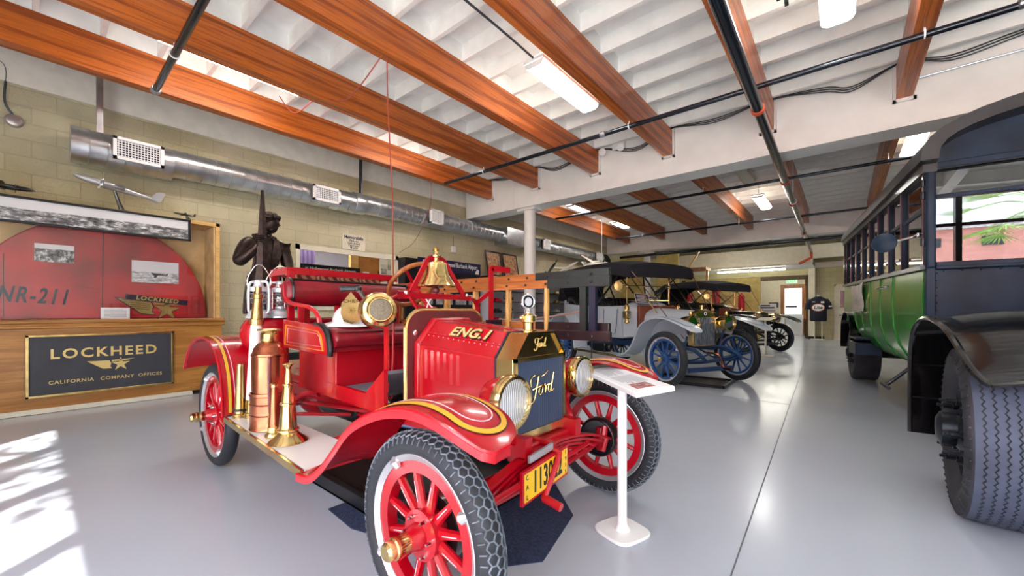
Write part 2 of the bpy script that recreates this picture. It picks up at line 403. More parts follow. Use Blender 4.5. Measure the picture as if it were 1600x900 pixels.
    def mesh(s, name, mats, org, angle=35):
        me = bpy.data.meshes.new(name); me.from_pydata([tuple(p - org) for p in s.v], [], s.f)
        for q in (mats if isinstance(mats, (list, tuple)) else [mats]): me.materials.append(M[q] if isinstance(q, str) else q)
        me.polygons.foreach_set('material_index', s.mi); me.polygons.foreach_set('use_smooth', [True] * len(s.f))
        me.validate(); me.update()
        import bmesh
        b = bmesh.new(); b.from_mesh(me); bmesh.ops.recalc_face_normals(b, faces=b.faces); b.to_mesh(me); b.free()
        me.set_sharp_from_angle(angle=math.radians(angle)); return me
    def build(s, name, mats, parent=None, org=None, bev=0, angle=35, label=None):
        if org is None and parent:
            q = parent
            while q.parent: q = q.parent
            og = ORGS.get(q.name, ORG)
        else: og = ORG if org is None else V(org)
        me = s.mesh(name, mats, og, angle)
        o = bpy.data.objects.new(name, me); C.objects.link(o)
        if parent: o.parent = parent
        elif org is not None: o.location = V(org)
        if bev:
            b = o.modifiers.new('bevel', 'BEVEL'); b.width = bev; b.segments = 2; b.limit_method = 'ANGLE'; b.angle_limit = math.radians(40)
        if label: o['label'] = label
        return o
    def solo(s, name, mats, label, cat, group=None, bev=0, kind=None, angle=35):
        # a thing that is one mesh: origin at the middle of its base
        xs = [p.x for p in s.v]; ys = [p.y for p in s.v]; zs = [p.z for p in s.v]
        o = s.build(name, mats, None, ((min(xs) + max(xs)) / 2, (min(ys) + max(ys)) / 2, min(zs)), bev, angle)
        tag(o, label, cat, group, kind); return o
    def struct(s, name, mats, bev=0):
        o = s.build(name, mats, None, (0, 0, 0), bev); o['kind'] = 'structure'; return o
def tag(o, label, cat, group=None, kind=None):
    o['label'] = label; o['category'] = cat
    if group: o['group'] = group
    if kind: o['kind'] = kind
def thing(name, label, cat, loc=(0, 0, 0), rotz=0, group=None, local=False):
    global ORG
    o = bpy.data.objects.new(name, None); C.objects.link(o); o.location = loc; o.rotation_euler = (0, 0, rotz); o.empty_display_size = .1
    tag(o, label, cat, group); ORG = Vector((0, 0, 0)) if local else V(loc); ORGS[o.name] = ORG; return o
def copy_tree(o, parent=None):
    c = o.copy(); C.objects.link(c); c.parent = parent
    for ch in list(o.children): copy_tree(ch, c)
    return c
def text(mb, s, size, o, u, v, depth=.002, align='CENTER', bold=0, shear=0, space=1.0, xs=1.0, lift=0.0):
    # lettering as extruded mesh standing on the plane o,u,v (v up), added to mesh builder mb
    cu = bpy.data.curves.new('lettering', 'FONT'); cu.body = s; cu.size = size; cu.align_x = align; cu.align_y = 'CENTER'
    cu.extrude = depth / 2; cu.offset = bold; cu.shear = shear; cu.space_character = space; cu.resolution_u = 3
    ob = bpy.data.objects.new('lettering', cu); me = bpy.data.meshes.new_from_object(ob)
    o, u, v = V(o), V(u).normalized(), V(v).normalized(); n = u.cross(v)
    vs = [o + u * (p.co.x * xs) + v * p.co.y + n * (p.co.z + depth / 2 + lift) for p in me.vertices]
    mb.add(vs, [tuple(f.vertices) for f in me.polygons])
    bpy.data.objects.remove(ob); bpy.data.meshes.remove(me); bpy.data.curves.remove(cu)
    return mb
def bez(pts, n=8):
    # smooth Catmull-Rom line through pts
    P = [V(p) for p in pts]; out = []
    for i in range(len(P) - 1):
        p0 = P[max(i - 1, 0)]; p1 = P[i]; p2 = P[i + 1]; p3 = P[min(i + 2, len(P) - 1)]
        for k in range(n):
            t = k / n
            out.append(.5 * ((2 * p1) + (p2 - p0) * t + (2 * p0 - 5 * p1 + 4 * p2 - p3) * t * t + (3 * p1 - p0 - 3 * p2 + p3) * t ** 3))
    out.append(P[-1]); return out
def lines(mb, o, u, v, w, h, n, lh, seed=1):
    # rows of small print as thin raised marks
    r = random.Random(seed); o, u, v = V(o), V(u).normalized(), V(v).normalized(); nn = u.cross(v) * .0008
    for i in range(n):
        y = h / 2 - (i + .5) * h / n; e = w / 2 * (1 if r.random() > .25 else r.uniform(.3, .8)); a = o + v * y + nn
        mb.add([a - u * (w / 2) - v * lh / 2, a + u * e - v * lh / 2, a + u * e + v * lh / 2, a - u * (w / 2) + v * lh / 2], [(0, 1, 2, 3)])
    return mb

# ------------------------------------------------------------ the room
WX = -7.5
m = MB().box(-7.7, 8, -3.2, 27.2, -.12, 0); m.struct('floor', 'floor')
m = MB().bar((-.345, 1.0, .0004), (-.60, 9.0, .0004), .007, .001).bar((-.60, 9.0, .0004), (-1.0, 18.6, .0004), .01, .001)
m.bar((-7.4, 5.9, .0004), (-.5, 6.0, .0004), .006, .001); m.struct('trim_1', mat('joint_line', (104, 106, 112), .8))
# ceiling: deck, joists and the blocking over the beams
BX = [-6.47, -5.11, -3.66, -2.26, -.79, .68]
m = MB().box(-7.7, 8, -3.2, 21.6, 4.5, 4.6)
y = 2.46 - .4915 * 11
while y < 21.3:
    m.box(-7.5, 8, y, y + .05, 4.285, 4.5); y += .4915
for x in BX + [2.1, 3.55, 5.0, 6.4]: m.box(x - .15, x - .01, -3, 6.94, 4.275, 4.5).box(x - .15, x - .01, 7.2, 21.3, 4.275, 4.5)
m.struct('ceiling', 'joist')
# left wall with the opening to the memorabilia room
m = MB()
m.box(WX - .2, WX, -3.2, 3.04, 0, 3.83).box(WX - .2, WX, 5.08, 21.6, 0, 3.83)
m.box(WX - .2, WX, 3.04, 5.08, 0, 1.22).box(WX - .2, WX, 3.04, 5.08, 2.31, 3.83)
m.use(1).box(WX - .2, WX + .02, -3.2, 21.6, 3.83, 4.5)
m.struct('wall_left', ['block', 'upper'])
m = MB()
for a in ((3.0, 5.12, 2.27, 2.36), (3.0, 5.12, 1.18, 1.25), (3.0, 3.07, 1.18, 2.36), (5.05, 5.12, 1.18, 2.36)): m.box(WX - .02, WX + .025, *a)
m.struct('window_2', 'offwhite')
m = MB().box(-10.2, -10.1, 1.6, 6.6, .6, 3).use(1).box(-10.2, -7.7, 1.6, 6.6, .5, .6).box(-10.2, -7.7, 1.6, 6.6, 2.9, 3.0).box(-10.2, -7.7, 1.5, 1.6, .6, 3).box(-10.2, -7.7, 6.6, 6.7, .6, 3)
m.struct('wall_back_room', ['purple', 'offwhite'])
# storefront behind the camera
m = MB().box(-7.7, -2.8, -3.2, -3, 0, 4.5).box(7.7, 8, -3.2, -3, 0, 4.5).box(-2.8, 7.7, -3.2, -3, 3.68, 4.5).box(-2.8, 7.7, -3.2, -3, 0, .1)
m.struct('wall_front', 'upper')
m = MB(); x = -2.8
mx = [-1.91, -.84, .23, 1.3, 2.37, 3.44, 4.51, 5.58, 6.65]
for x in mx: m.box(x - .05, x + .05, -3.14, -3.03, .1, 3.68)
for z in (.1, 1.9, 3.0, 3.63): m.box(-2.8, 7.7, -3.13, -3.04, z, z + .07)
m.box(-2.8, -2.73, -3.14, -3.03, .1, 3.68).box(7.63, 7.7, -3.14, -3.03, .1, 3.68)
wf = m.struct('window_1', 'black')
MB().box(-2.8, 7.7, -3.088, -3.082, .1, 3.68).build('pane', 'glass', wf, (0, 0, 0))
MB().box(8, 8.2, -3.2, 21.6, 0, 4.5).struct('wall_right', 'upper')
# steel beams carrying the timber
for i, yy in enumerate((7.1, 15.15)):
    m = MB().box(-7.42 if i == 0 else -7.49, 8, yy, yy + .4, 3.53, 4.5).box(-7.42 if i == 0 else -7.49, 8, yy - .004, yy + .45, 3.51, 3.545)
    m.box(-5.86, -5.80, yy - .012, yy + .01, 3.53, 4.27)
    m.struct('trim_%d' % (2 + i), 'white')
# back end of the hall
m = MB().box(-.95, 8, 21.2, 21.5, 0, 4.5).box(-7.7, -6.3, 21.2, 21.5, 0, 4.5).box(-6.3, -.95, 21.2, 21.5, 2.62, 4.5)
m.struct('wall_back', 'blockx')
m = MB().box(-1.12, -.9, 20.95, 21.2, 0, 3.0).use(1).box(-1.12, -.6, 20.93, 21.2, 0, .12)
m.struct('trim_4', ['offwhite', 'greenblk'])
m = MB().box(-7.4, -.88, 18.9, 19.2, 3.02, 3.2).box(-7.4, 8, 19.0, 19.3, 3.2, 3.7).use(1).box(-7.4, -.9, 19.0, 21.2, 2.98, 3.03)
m.struct('trim_5', ['offwhite', 'white'])
m = MB().box(-7.4, 8, 19.25, 21.2, 3.66, 3.72).box(-.9, 8, 20.9, 21.2, 3.0, 3.2).struct('trim_6', 'upper')
# brick header and entrance lobby beyond it
m = MB().box(-6.3, -1.1, 21.1, 21.35, 2.55, 2.72).box(-1.22, -1.08, 21.1, 21.5, 0, 2.62)
m.struct('trim_7', blockwall('dark_brick', (104, 84, 66), (60, 52, 44), 'XZY', .22, .08, .6))
m = MB().box(-7, 0, 26, 26.2, 0, 3.2).box(-7, 0, 21.5, 26.2, 3.0, 3.1).box(-7.2, -7, 21.5, 26.2, 0, 3.1).box(-1.15, -1.0, 21.5, 26.2, 0, 3.1)
m.struct('wall_lobby', 'offwhite')
# doors
d = MB().box(-2.6, -1.5, 25.93, 26.0, 0, 2.6).struct('door_1', 'doorwood')
MB().box(-2.42, -1.66, 25.9, 25.925, 1.0, 2.4).build('pane', emat('daylight_pane', (236, 240, 250), .2), d, (0, 0, 0))
d = MB().box(-.2, .75, 21.13, 21.2, 0, 2.2).struct('door_2', 'offwhite')
MB().box(-.08, .55, 21.11, 21.128, 1.32, 2.0).build('pane', 'darkglass', d, (0, 0, 0))
MB().tube([(-.1, 21.13, 1.0), (-.1, 21.06, 1.0)], .02).tube([(-.1, 21.07, 1.0), (.05, 21.07, 1.0)], .012).build('door_handle', 'iron', d, (0, 0, 0))
m = MB().box(-.28, -.2, 21.12, 21.2, 0, 2.28).box(.75, .83, 21.12, 21.2, 0, 2.28).box(-.28, .83, 21.12, 21.2, 2.2, 2.28)
m.build('door_frame', 'offwhite', d, (0, 0, 0))
# glass block sidelight in a timber frame
d = MB()
for a in ((22.2, 22.3), (24.4, 24.5)): d.box(-1.32, -1.16, a[0], a[1], 0, 2.62)
d.box(-1.32, -1.16, 22.2, 24.5, 2.52, 2.62).box(-1.32, -1.16, 22.2, 24.5, 0, .8)
d = d.struct('window_3', 'corkwood')
m = MB()
for i in range(4):
    for j in range(6): m.box(-1.27, -1.2, 22.33 + i * .52, 22.8 + i * .52, .83 + j * .285, 1.09 + j * .285)
m.build('glass_block', emat('glass_block', (198, 214, 200), .15), d, (0, 0, 0))
# outside: street seen in the bus windscreen and through the storefront
MB().box(-30, 30, -30, -3.25, -.16, -.04).struct('ground', 'concrete')
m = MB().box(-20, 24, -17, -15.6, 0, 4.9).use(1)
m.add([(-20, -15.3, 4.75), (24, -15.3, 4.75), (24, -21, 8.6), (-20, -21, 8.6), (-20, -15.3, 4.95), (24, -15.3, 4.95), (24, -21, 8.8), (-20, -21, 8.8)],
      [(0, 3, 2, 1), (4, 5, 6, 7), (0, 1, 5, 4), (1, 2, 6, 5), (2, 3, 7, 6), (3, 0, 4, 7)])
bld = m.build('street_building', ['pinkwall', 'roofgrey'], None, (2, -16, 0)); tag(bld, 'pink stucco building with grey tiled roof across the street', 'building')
for i in range(9):
    x = 1.0 + i * 1.9
    f = MB().box(x, x + .62, -15.62, -15.5, 4.0, 4.4).build('vent_grille', 'grillehole', bld, (2, -16, 0)); f.location = (0, 0, 0)
def palm(x, y, h, seed, label, nf=22, fl=1.7):
    r = random.Random(seed); t = thing('palm_tree', label, 'tree', (x, y, -.04))
    MB().tube([(x + .05 * math.sin(i), y, -.04 + h * i / 6) for i in range(7)], [.16 - .01 * i for i in range(7)], 10).build('trunk', 'bark', t)
    m = MB()
    for i in range(nf):
        a = 2 * PI * i / nf + r.uniform(-.2, .2); el = r.uniform(-.35, 1.1); d = V(math.cos(a), math.sin(a), 0); c = V(x, y, h)
        st = bez([c, c + d * (fl * .45 * math.cos(el)) + Z * (fl * .45 * math.sin(el)), c + d * (fl * .9 * math.cos(el)) + Z * (fl * .7 * math.sin(el) - .25)], 4)
        m.tube(st, .012, 4); tip = st[-1]; sd = d.cross(Z)
        for k in range(15):
            b = (k - 7) / 7 * 1.25; dirv = (d * math.cos(b) + sd * math.sin(b)).normalized() * (fl * .5) + Z * (-.12 * fl + .25 * math.sin(el) * fl)
            w = V(-dirv.y, dirv.x, 0).normalized() * .02
            q = tip + dirv * .55; e = tip + dirv
            m.add([tip - w * .4, tip + w * .4, q + w, q - w, e, tip + Z * .01, q + Z * .012, e + Z * .004], [(0, 1, 2, 3), (3, 2, 4), (5, 6, 7)])
    m.build('fronds', 'leaf', t)
palm(6.3, -6.6, 3.9, 3, 'fan palm with bright green fronds outside the storefront', 26, 1.5)
def leafy(x, y, h, r0, seed, label):
    r = random.Random(seed); t = thing('street_tree', label, 'tree', (x, y, -.04))
    MB().tube([(x, y, -.04), (x + .1, y, h * .4), (x, y + .1, h * .8)], [.12, .09, .05], 8).build('trunk', 'bark', t)
    m = MB()
    for i in range(900):
        d = V(r.gauss(0, 1), r.gauss(0, 1), r.gauss(0, .7)).normalized() * (r0 * r.random() ** .45); c = V(x, y, h) + d
        a = V(r.gauss(0, 1), r.gauss(0, 1), r.gauss(0, 1)).normalized(); b = a.orthogonal().normalized(); s_ = r.uniform(.05, .11)
        m.add([c - a * s_, c + b * s_ * .5, c + a * s_, c - b * s_ * .5], [(0, 1, 2, 3)])
    m.build('foliage', 'leafdk', t)
leafy(.75, -5.7, 5.6, 1.15, 5, 'leafy street tree outside shading the storefront')

# ------------------------------------------------------------ timber beams with white hangers
BL = ['leftmost orange-stained ceiling beam, the one nearest the block wall', 'orange-stained ceiling beam, second from the block wall, above the front bay',
      'orange-stained ceiling beam, third from the block wall, above the fire engine', 'orange-stained ceiling beam, fourth from the block wall, with dark knotty end grain figure',
      'orange-stained ceiling beam, fifth from the block wall, partly hidden by the thick black pipe', 'rightmost orange-stained front beam, ending above the green bus']
BF = ['far bay timber beam nearest the block wall, lit by a lamp', 'far bay timber beam, second from the wall, behind the white steel beam', 'far bay timber beam, third from the wall, over the grey touring car',
      'far bay timber beam, fourth from the wall, beside the glowing lamp', 'far bay timber beam running behind the thick black pipe', 'far bay timber beam reaching the roof of the bus']
for i, x in enumerate(BX):
    for (y0, y1, lab, g) in ((-3.0, 7.095, BL[i], 'front bay beams'), (7.56, 15.14, BF[i], 'far bay beams')):
        t = thing('ceiling_beam', lab, 'beam', (x - .078, (y0 + y1) / 2, 3.86), group=g)
        MB().box(x - .157, x, y0, y1, 3.86, 4.28).build('timber', 'beam', t, bev=.006)
        MB().box(x, x + .03, y1 - .05, y1 - .001, 3.82, 4.28).box(x - .187, x - .157, y1 - .05, y1 - .001, 3.82, 4.28).box(x - .187, x + .03, y1 - .05, y1 - .001, 3.82, 3.858).build('beam_hanger', 'white', t)
def column(x, y, lab):
    t = thing('support_column', lab, 'column', (x, y, 0))
    MB().lathe([(.13, 0), (.13, 3.46)], (x, y, 0), Z, 28).build('shaft', 'white', t)
    MB().box(x - .24, x + .24, y - .16, y + .16, 3.462, 3.508).build('cap_plate', 'white', t)
    MB().lathe([(.22, 0), (.22, .02), (.14, .03)], (x, y, 0), Z, 28).build('base_plate', 'white', t)
column(-5.55, 7.33, 'white round steel column rising behind the ladders')
column(-5.89, 15.38, 'white round steel column at the far end behind the black car top')

# ------------------------------------------------------------ lamps
def fixture(x, y0, y1, z, lab, on=True, w=.27):
    t = thing('ceiling_light', lab, 'ceiling light', (x, (y0 + y1) / 2, z), group='fluorescent ceiling lights')
    MB().box(x - w / 2, x + w / 2, y0, y1, z + .06, z + .1).build('housing', 'plastic', t)
    if on: MB().box(x - w / 2 + .03, x + w / 2 - .03, y0 + .05, y1 - .05, z + .1, z + .104).build('uplight_lens', 'uplight', t)
    pr = [(-w / 2, .058), (-w / 2 + .02, .02), (-w / 2 + .06, 0), (w / 2 - .06, 0), (w / 2 - .02, .02), (w / 2, .058)]
    MB().ring([[V(x + a, yy, z + b) for a, b in pr] for yy in (y0 + .02, y1 - .02)]).build('diffuser', 'lampon' if on else 'lampoff', t)
    for yy in (y0, y1 - .018): MB().ring([[V(x + a * 1.02, q, z + b - .003) for a, b in pr] for q in (yy, yy + .018)]).build('end_cap', 'plastic', t)
    for yy in (y0 + .2, y1 - .2): MB().tube([(x, yy, z + .1), (x, yy, 4.5)], .008, 6).build('hanger', 'conduit', t)
fixture(-2.77, 3.72, 5.08, 4.0, 'bright fluorescent light hanging between the third and fourth front beams')
fixture(-5.57, .85, 2.3, 4.05, 'fluorescent light tucked behind the second beam at upper left')
fixture(-5.55, 3.87, 5.27, 4.05, 'fluorescent light behind the second beam, nearer the white steel beam')
fixture(-.04, 3.7, 5.12, 4.0, 'fluorescent light at the upper right between pipe and rightmost beam')
fixture(-5.7, 9.35, 10.3, 4.0, 'fluorescent light in the far bay, just past the steel beam near the wall')
fixture(-5.7, 12.0, 13.0, 4.0, 'fluorescent light in the far bay, above the near car top')
fixture(-1.65, 11.6, 13.1, 4.0, 'glowing fluorescent light in the far bay beside the pipe')
fixture(-1.6, 8.8, 10.2, 4.0, 'unlit ceiling light in the far bay', on=False)
fixture(-3.2, 16.4, 17.8, 4.05, 'added unseen fill light beyond the second steel beam above the black car')  # added fixture hidden by the beam, brightens the far end
fixture(1.2, 16.4, 17.8, 4.05, 'added unseen fill light beyond the second steel beam above the rear of the bus')  # second hidden fixture added to lift the light at the back
fixture(.95, 9.0, 10.4, 4.0, 'fluorescent light peeking over the roof of the bus')
MB().tube(bez([(-2.77, 1.5, 4.12), (-2.77, 3.0, 4.12), (-2.77, 3.72, 4.1)]), .012, 8).solo('conduit', 'cablegrey', 'grey conduit feeding the bright hanging fluorescent light', 'conduit')
for i, (a, b) in enumerate(((-4.3, -3.06), (-3.02, -1.78))):
    t = thing('tube_light', ['left', 'right'][i] + ' one of the pair of bare fluorescent tubes in the far soffit', 'ceiling light', ((a + b) / 2, 19.5, 2.85), group='tube lights in the far soffit')
    MB().tube([(a + .02, 19.5, 2.875), (b - .02, 19.5, 2.875)], .025, 10).build('tube', 'tubeon', t)
    MB().box(a, b, 19.44, 19.56, 2.9, 2.978).build('housing', 'plastic', t)

# ------------------------------------------------------------ ventilation duct
t = thing('ventilation_duct', 'long round galvanised ventilation duct along the block wall', 'duct', (-7.24, 7.5, 3.0))
def duct(y0, y1, r, z, step):
    pr = []; y = y0
    while y < y1 - step: pr += [(r, y), (r - .002, y + step * .5), (r, y + step - .016), (r + .006, y + step - .012), (r + .006, y + step - .004)]; y += step
    pr += [(r, y), (r, y1)]
    MB().lathe(pr, (-7.25, 0, z), Y, 32).build('duct_section', 'galv', t, angle=50)
duct(.3, 1.25, .215, 3.2, .16); duct(1.25, 4.0, .19, 3.23, .17); duct(4.0, 8.3, .19, 3.26, .15); duct(9.0, 14.1, .18, 3.22, .16)
MB().lathe([(.20, 3.93), (.205, 3.94), (.205, 4.15), (.20, 4.16)], (-7.25, 0, 3.245), Y, 32).build('duct_collar', 'galv', t)
MB().box(-7.47, -7.0, 8.25, 9.05, 3.0, 3.45).build('plenum_box', 'galv', t)
for yy, zz in ((.55, 4.2), (4.1, 4.2)): MB().box(-7.28, -7.2, yy - .03 if yy < 1 else yy - .012, yy + .03 if yy < 1 else yy + .012, 3.4, zz + .1).build('strap', 'galv' if yy < 1 else 'iron', t)
def vent(y0, y1, z0, z1, lab):
    t = thing('air_vent', lab, 'vent', (-6.95, (y0 + y1) / 2, z0), group='white duct vents')
    b = .035
    MB().box(-7.06, -6.99, y0 + .02, y1 - .02, z0 + .02, z1 - .02).build('backing', 'grillehole', t)
    m = MB()
    for a in ((y0, y1, z0, z0 + b), (y0, y1, z1 - b, z1), (y0, y0 + b, z0, z1), (y1 - b, y1, z0, z1)): m.box(-7.0, -6.955, *a)
    m.build('frame', 'plastic', t)
    m = MB(); y = y0 + b + .012
    while y < y1 - b: m.box(-6.985, -6.968, y, y + .008, z0 + b, z1 - b); y += .030
    z = z0 + b + .012
    while z < z1 - b: m.box(-6.985, -6.972, y0 + b, y1 - b, z, z + .007); z += .030
    m.build('grille', 'plastic', t)
vent(.646, 1.13, 3.06, 3.34, 'white vent grille nearest the open end of the duct')
vent(3.08, 3.56, 3.075, 3.34, 'white vent grille, second along the duct, above the statue side')
vent(5.59, 5.97, 3.1, 3.42, 'white vent grille, third along the duct, beside the hanging cord')
vent(9.89, 10.27, 3.05, 3.36, 'white vent grille right of the white column')
vent(13.3, 13.75, 3.05, 3.35, 'farthest white vent grille on the duct')

# ------------------------------------------------------------ pipes and wiring
def pipe(name, pts, r, lab, hang=(), m_='pipe', grp='black sprinkler pipes', fit=()):
    t = thing(name, lab, 'pipe', pts[0], group=grp)
    MB().tube(pts, r, 14).build('tube', m_, t)
    for h in hang:
        MB().torus(h, (pts[-1][0] - pts[0][0], pts[-1][1] - pts[0][1], 0), r + .006, .008, 16, 6).tube([V(h) + Z * r, V(h[0], h[1], 4.3 if h[2] < 4 else 4.5)], .008, 6).build('pipe_hanger', 'plastic', t)
    for h in fit: MB().lathe([(r + .004, -.04), (r + .012, -.03), (r + .012, .03), (r + .004, .04)], h, (pts[-1][0] - pts[0][0], pts[-1][1] - pts[0][1], 0), 16).build('coupling', 'orange' if name == 'main_pipe' else 'conduit', t)
    return t
pipe('sprinkler_pipe', [(-6.28, 5.42, 3.78), (8, 5.46, 3.8)], .032, 'thin black sprinkler pipe crossing in front of the white steel beam', [(-5.19, 5.42, 3.78), (-2.34, 5.43, 3.79), (.6, 5.44, 3.8)], fit=[(-2.75, 5.43, 3.79), (1.2, 5.44, 3.8)])
pipe('main_pipe', [(-.62, -2.9, 3.42), (-.92, 18.8, 3.42)], .056, 'thick black main pipe running the length of the hall', [(-.79, 10, 3.42)], fit=[(-.735, 5.2, 3.42), (-.78, 8.4, 3.42), (-.81, 10.2, 3.42), (-.865, 14.2, 3.42)])
pipe('drop_pipe', [(-.92, 18.84, 3.42), (-.92, 18.86, 3.2), (-1.3, 18.86, 3.0)], .05, 'short elbowed pipe end dropping before the far soffit', m_='orange')
pipe('sprinkler_pipe', [(-6.12, 9.27, 3.72), (8, 9.4, 3.72)], .03, 'thin black sprinkler pipe in the far bay, just behind the steel beam', [(-5.19, 9.3, 3.72), (-2.34, 9.33, 3.72), (.6, 9.36, 3.72)])
pipe('sprinkler_pipe', [(-6.14, 13.15, 3.72), (8, 13.3, 3.72)], .03, 'farthest thin sprinkler pipe, before the second steel beam', [(-5.19, 13.15, 3.72), (-2.34, 13.2, 3.72), (.6, 13.25, 3.72)])
pipe('conduit_pipe', [(-6.7, 14.7, 3.26), (8, 14.5, 3.28)], .05, 'thick dark pipe slung under the second steel beam')
pipe('sprinkler_pipe', [(-6.23, .93, 3.75), (-1.6, .9, 3.75)], .036, 'short black pipe ending under the leftmost beam', [(-5.19, .92, 3.75)], fit=[(-6.2, .93, 3.75)])
for k, (n, dz) in enumerate((('upper', 0), ('lower', -.035), ('middle', .02))):
    P = [(-6.55, 7.05, 4.31), (-5.9, 7.05, 4.24), (-5.19, 7.05, 4.31), (-4.6, 7.05, 4.15), (-3.74, 7.05, 4.31), (-2.9, 7.05, 4.12), (-2.34, 7.05, 4.31), (-1.6, 7.05, 4.24), (-.87, 7.05, 4.31), (-.2, 7.05, 4.24), (.1, 7.05, 4.15), (.6, 7.05, 4.31), (1.0, 7.05, 4.2), (1.5, 7.05, 4.26), (2.02, 7.05, 4.31)]
    MB().tube(bez([(a, b - .012 * k, c + dz * (c < 4.3)) for a, b, c in P], 6), .008, 6).solo('cable', 'black' if k != 1 else 'cablegrey', 'black cable, the %s of three strung along the top of the white steel beam' % n, 'cable', 'cables on the steel beam')
MB().tube([(.7, 7.07, 4.07), (8, 7.07, 4.12)], .012, 8).solo('conduit', 'conduit', 'straight steel conduit on the white beam, right of the last timber', 'conduit')
def cordt(pts, lab, r=.007, m_='cord', nm='extension_cord', g=None): return MB().tube(bez([V(*p) for p in pts], 8), r, 6).solo(nm, m_, lab, 'cord', g)
cordt([(-3.74, 2.42, 3.85), (-3.9, 2.53, 3.6), (-3.9, 2.56, 3.0), (-3.88, 2.58, 2.4), (-3.9, 2.6, 1.88), (-3.92, 2.62, 1.5)], 'red-brown cord hanging straight down from the third beam')
cordt([(-3.75, 2.36, 3.85), (-4.1, 2.3, 3.62), (-4.75, 2.45, 3.75), (-5.3, 2.4, 3.95), (-5.9, 2.35, 3.93), (-6.3, 2.3, 4.28)], 'red-brown cord draped across between the second and third beams')
cordt([(-6.45, 5.2, 3.84), (-6.7, 5.35, 3.3), (-7.2, 5.35, 2.7), (-7.35, 5.1, 2.45), (-7.3, 5.05, 2.41)], 'thin cord swinging down to the airport display panel', .005)
t = thing('emergency_light', 'white twin-head emergency light on the steel beam', 'light', (-3.2, 7.02, 4.22))
MB().box(-3.35, -3.12, 6.98, 7.095, 4.2, 4.36).build('housing', 'plastic', t, bev=.01)
for dx in (-.35, .02): MB().lathe([(.02, 0), (.06, .05), (.07, .1), (.05, .11)], (-3.2 + dx, 7.02, 4.24), (.2, -.8, -.5), 14).build('lamp_head', 'plastic', t)
t = thing('strut_bracket', 'bundle of dark metal strut channels hanging at the top edge', 'bracket', (-.47, 4.3, 4.0))
for k in range(4): MB().box(-.56 + k * .05, -.53 + k * .05, 4.0 + .12 * k, 4.06 + .12 * k, 3.95, 4.5).build('strut', 'greenblk', t)
t = thing('wall_horn', 'round grey alarm horn on the block wall', 'alarm', (-7.47, -.13, 3.33))
MB().lathe([(.075, 0), (.075, .03), (.06, .045), (.03, .05)], (-7.495, -.13, 3.387), X, 20).build('housing', 'galv', t)
MB().tube(bez([(-7.49, -.13, 3.45), (-7.49, -.2, 3.6), (-7.49, -.19, 3.95), (-7.49, -.24, 4.05), (-7.49, -.35, 4.1)]), .012, 6).build('cable', 'cablegrey', t)
t = thing('wall_sensor', 'small white sensor hung under the duct', 'sensor', (-7.45, 6.7, 2.62))
MB().box(-7.499, -7.42, 6.65, 6.76, 2.62, 2.78).build('housing', 'plastic', t, bev=.01); MB().tube([(-7.46, 6.7, 2.78), (-7.46, 6.7, 3.02)], .006, 6).build('cable', 'cablegrey', t)

# ------------------------------------------------------------ aircraft display case on the left wall
CF = -6.93
t = thing('display_case', 'long oak display case against the block wall holding a red aircraft section', 'display case', (-7.2, .1, 0))
m = MB().box(-7.46, CF, -1.8, 1.76, .06, .98)
m.build('base_cabinet', 'oak', t, bev=.004)
MB().box(-7.44, CF + .012, -1.8, 1.42, .005, .06).build('skirting', 'offwhite', t)
m = MB(); pr = [(0, .955), (.022, .965), (.022, .985), (.012, .995), (.012, 1.01), (.03, 1.022), (.03, 1.045), (.018, 1.06), (-.05, 1.06), (-.05, .955)]
m.ring([[V(CF + a, yy, b) for a, b in pr] for yy in (-1.8, 1.79)]); m.box(-7.46, CF - .04, -1.8, 1.76, .985, 1.055)
m.build('ledge_moulding', 'oak', t)
m = MB().box(-7.46, CF, 1.69, 1.74, 1.06, 2.42).box(-7.46, CF, -1.8, 1.74, 2.37, 2.42).box(-7.46, CF, -1.8, -1.75, 1.06, 2.37); m.build('case_frame', 'oaklight', t, bev=.003)
MB().box(-7.455, -7.43, -1.75, 1.69, 1.06, 2.37).use(0).box(-7.43, CF - .03, 1.67, 1.689, 1.06, 2.37).build('lining', 'linen', t)
gl = MB().box(CF - .022, CF - .018, -1.75, 1.69, 1.06, 2.37).build('glass_front', 'caseglass', t)
t = thing('aircraft_section', 'red rounded aircraft fuselage section with dark number lettering behind the glass', 'aircraft section', (-7.25, .6, 1.062))
arc = [(.57 + 1.07 * math.cos(a), 1.085 + 1.225 * math.sin(a)) for a in [PI * (1 - i / 36) for i in range(37)]] + [(1.64, 1.062), (-.5, 1.062)]
MB().poly(arc, (-7.28, 0, 0), Y, Z, .08).build('fabric_skin', 'planered', t, bev=.012)
for a, b in (((.57, 1.08), (.58, 2.3)), ((-.2, 1.08), (-.2, 1.8)), ((.36, 1.46), (.56, 1.43))): MB().bar((-7.198, a[0], a[1]), (-7.198, b[0], b[1]), .008, .004).build('seam', 'black', t)
m = text(MB(), 'NR-211', .25, (-7.199, .02, 1.33), V(0, 1, -.06), V(0, .06, 1), .003, 'CENTER', 0.006, .2, 1.2, .58); m.build('number_lettering', 'navy', t)
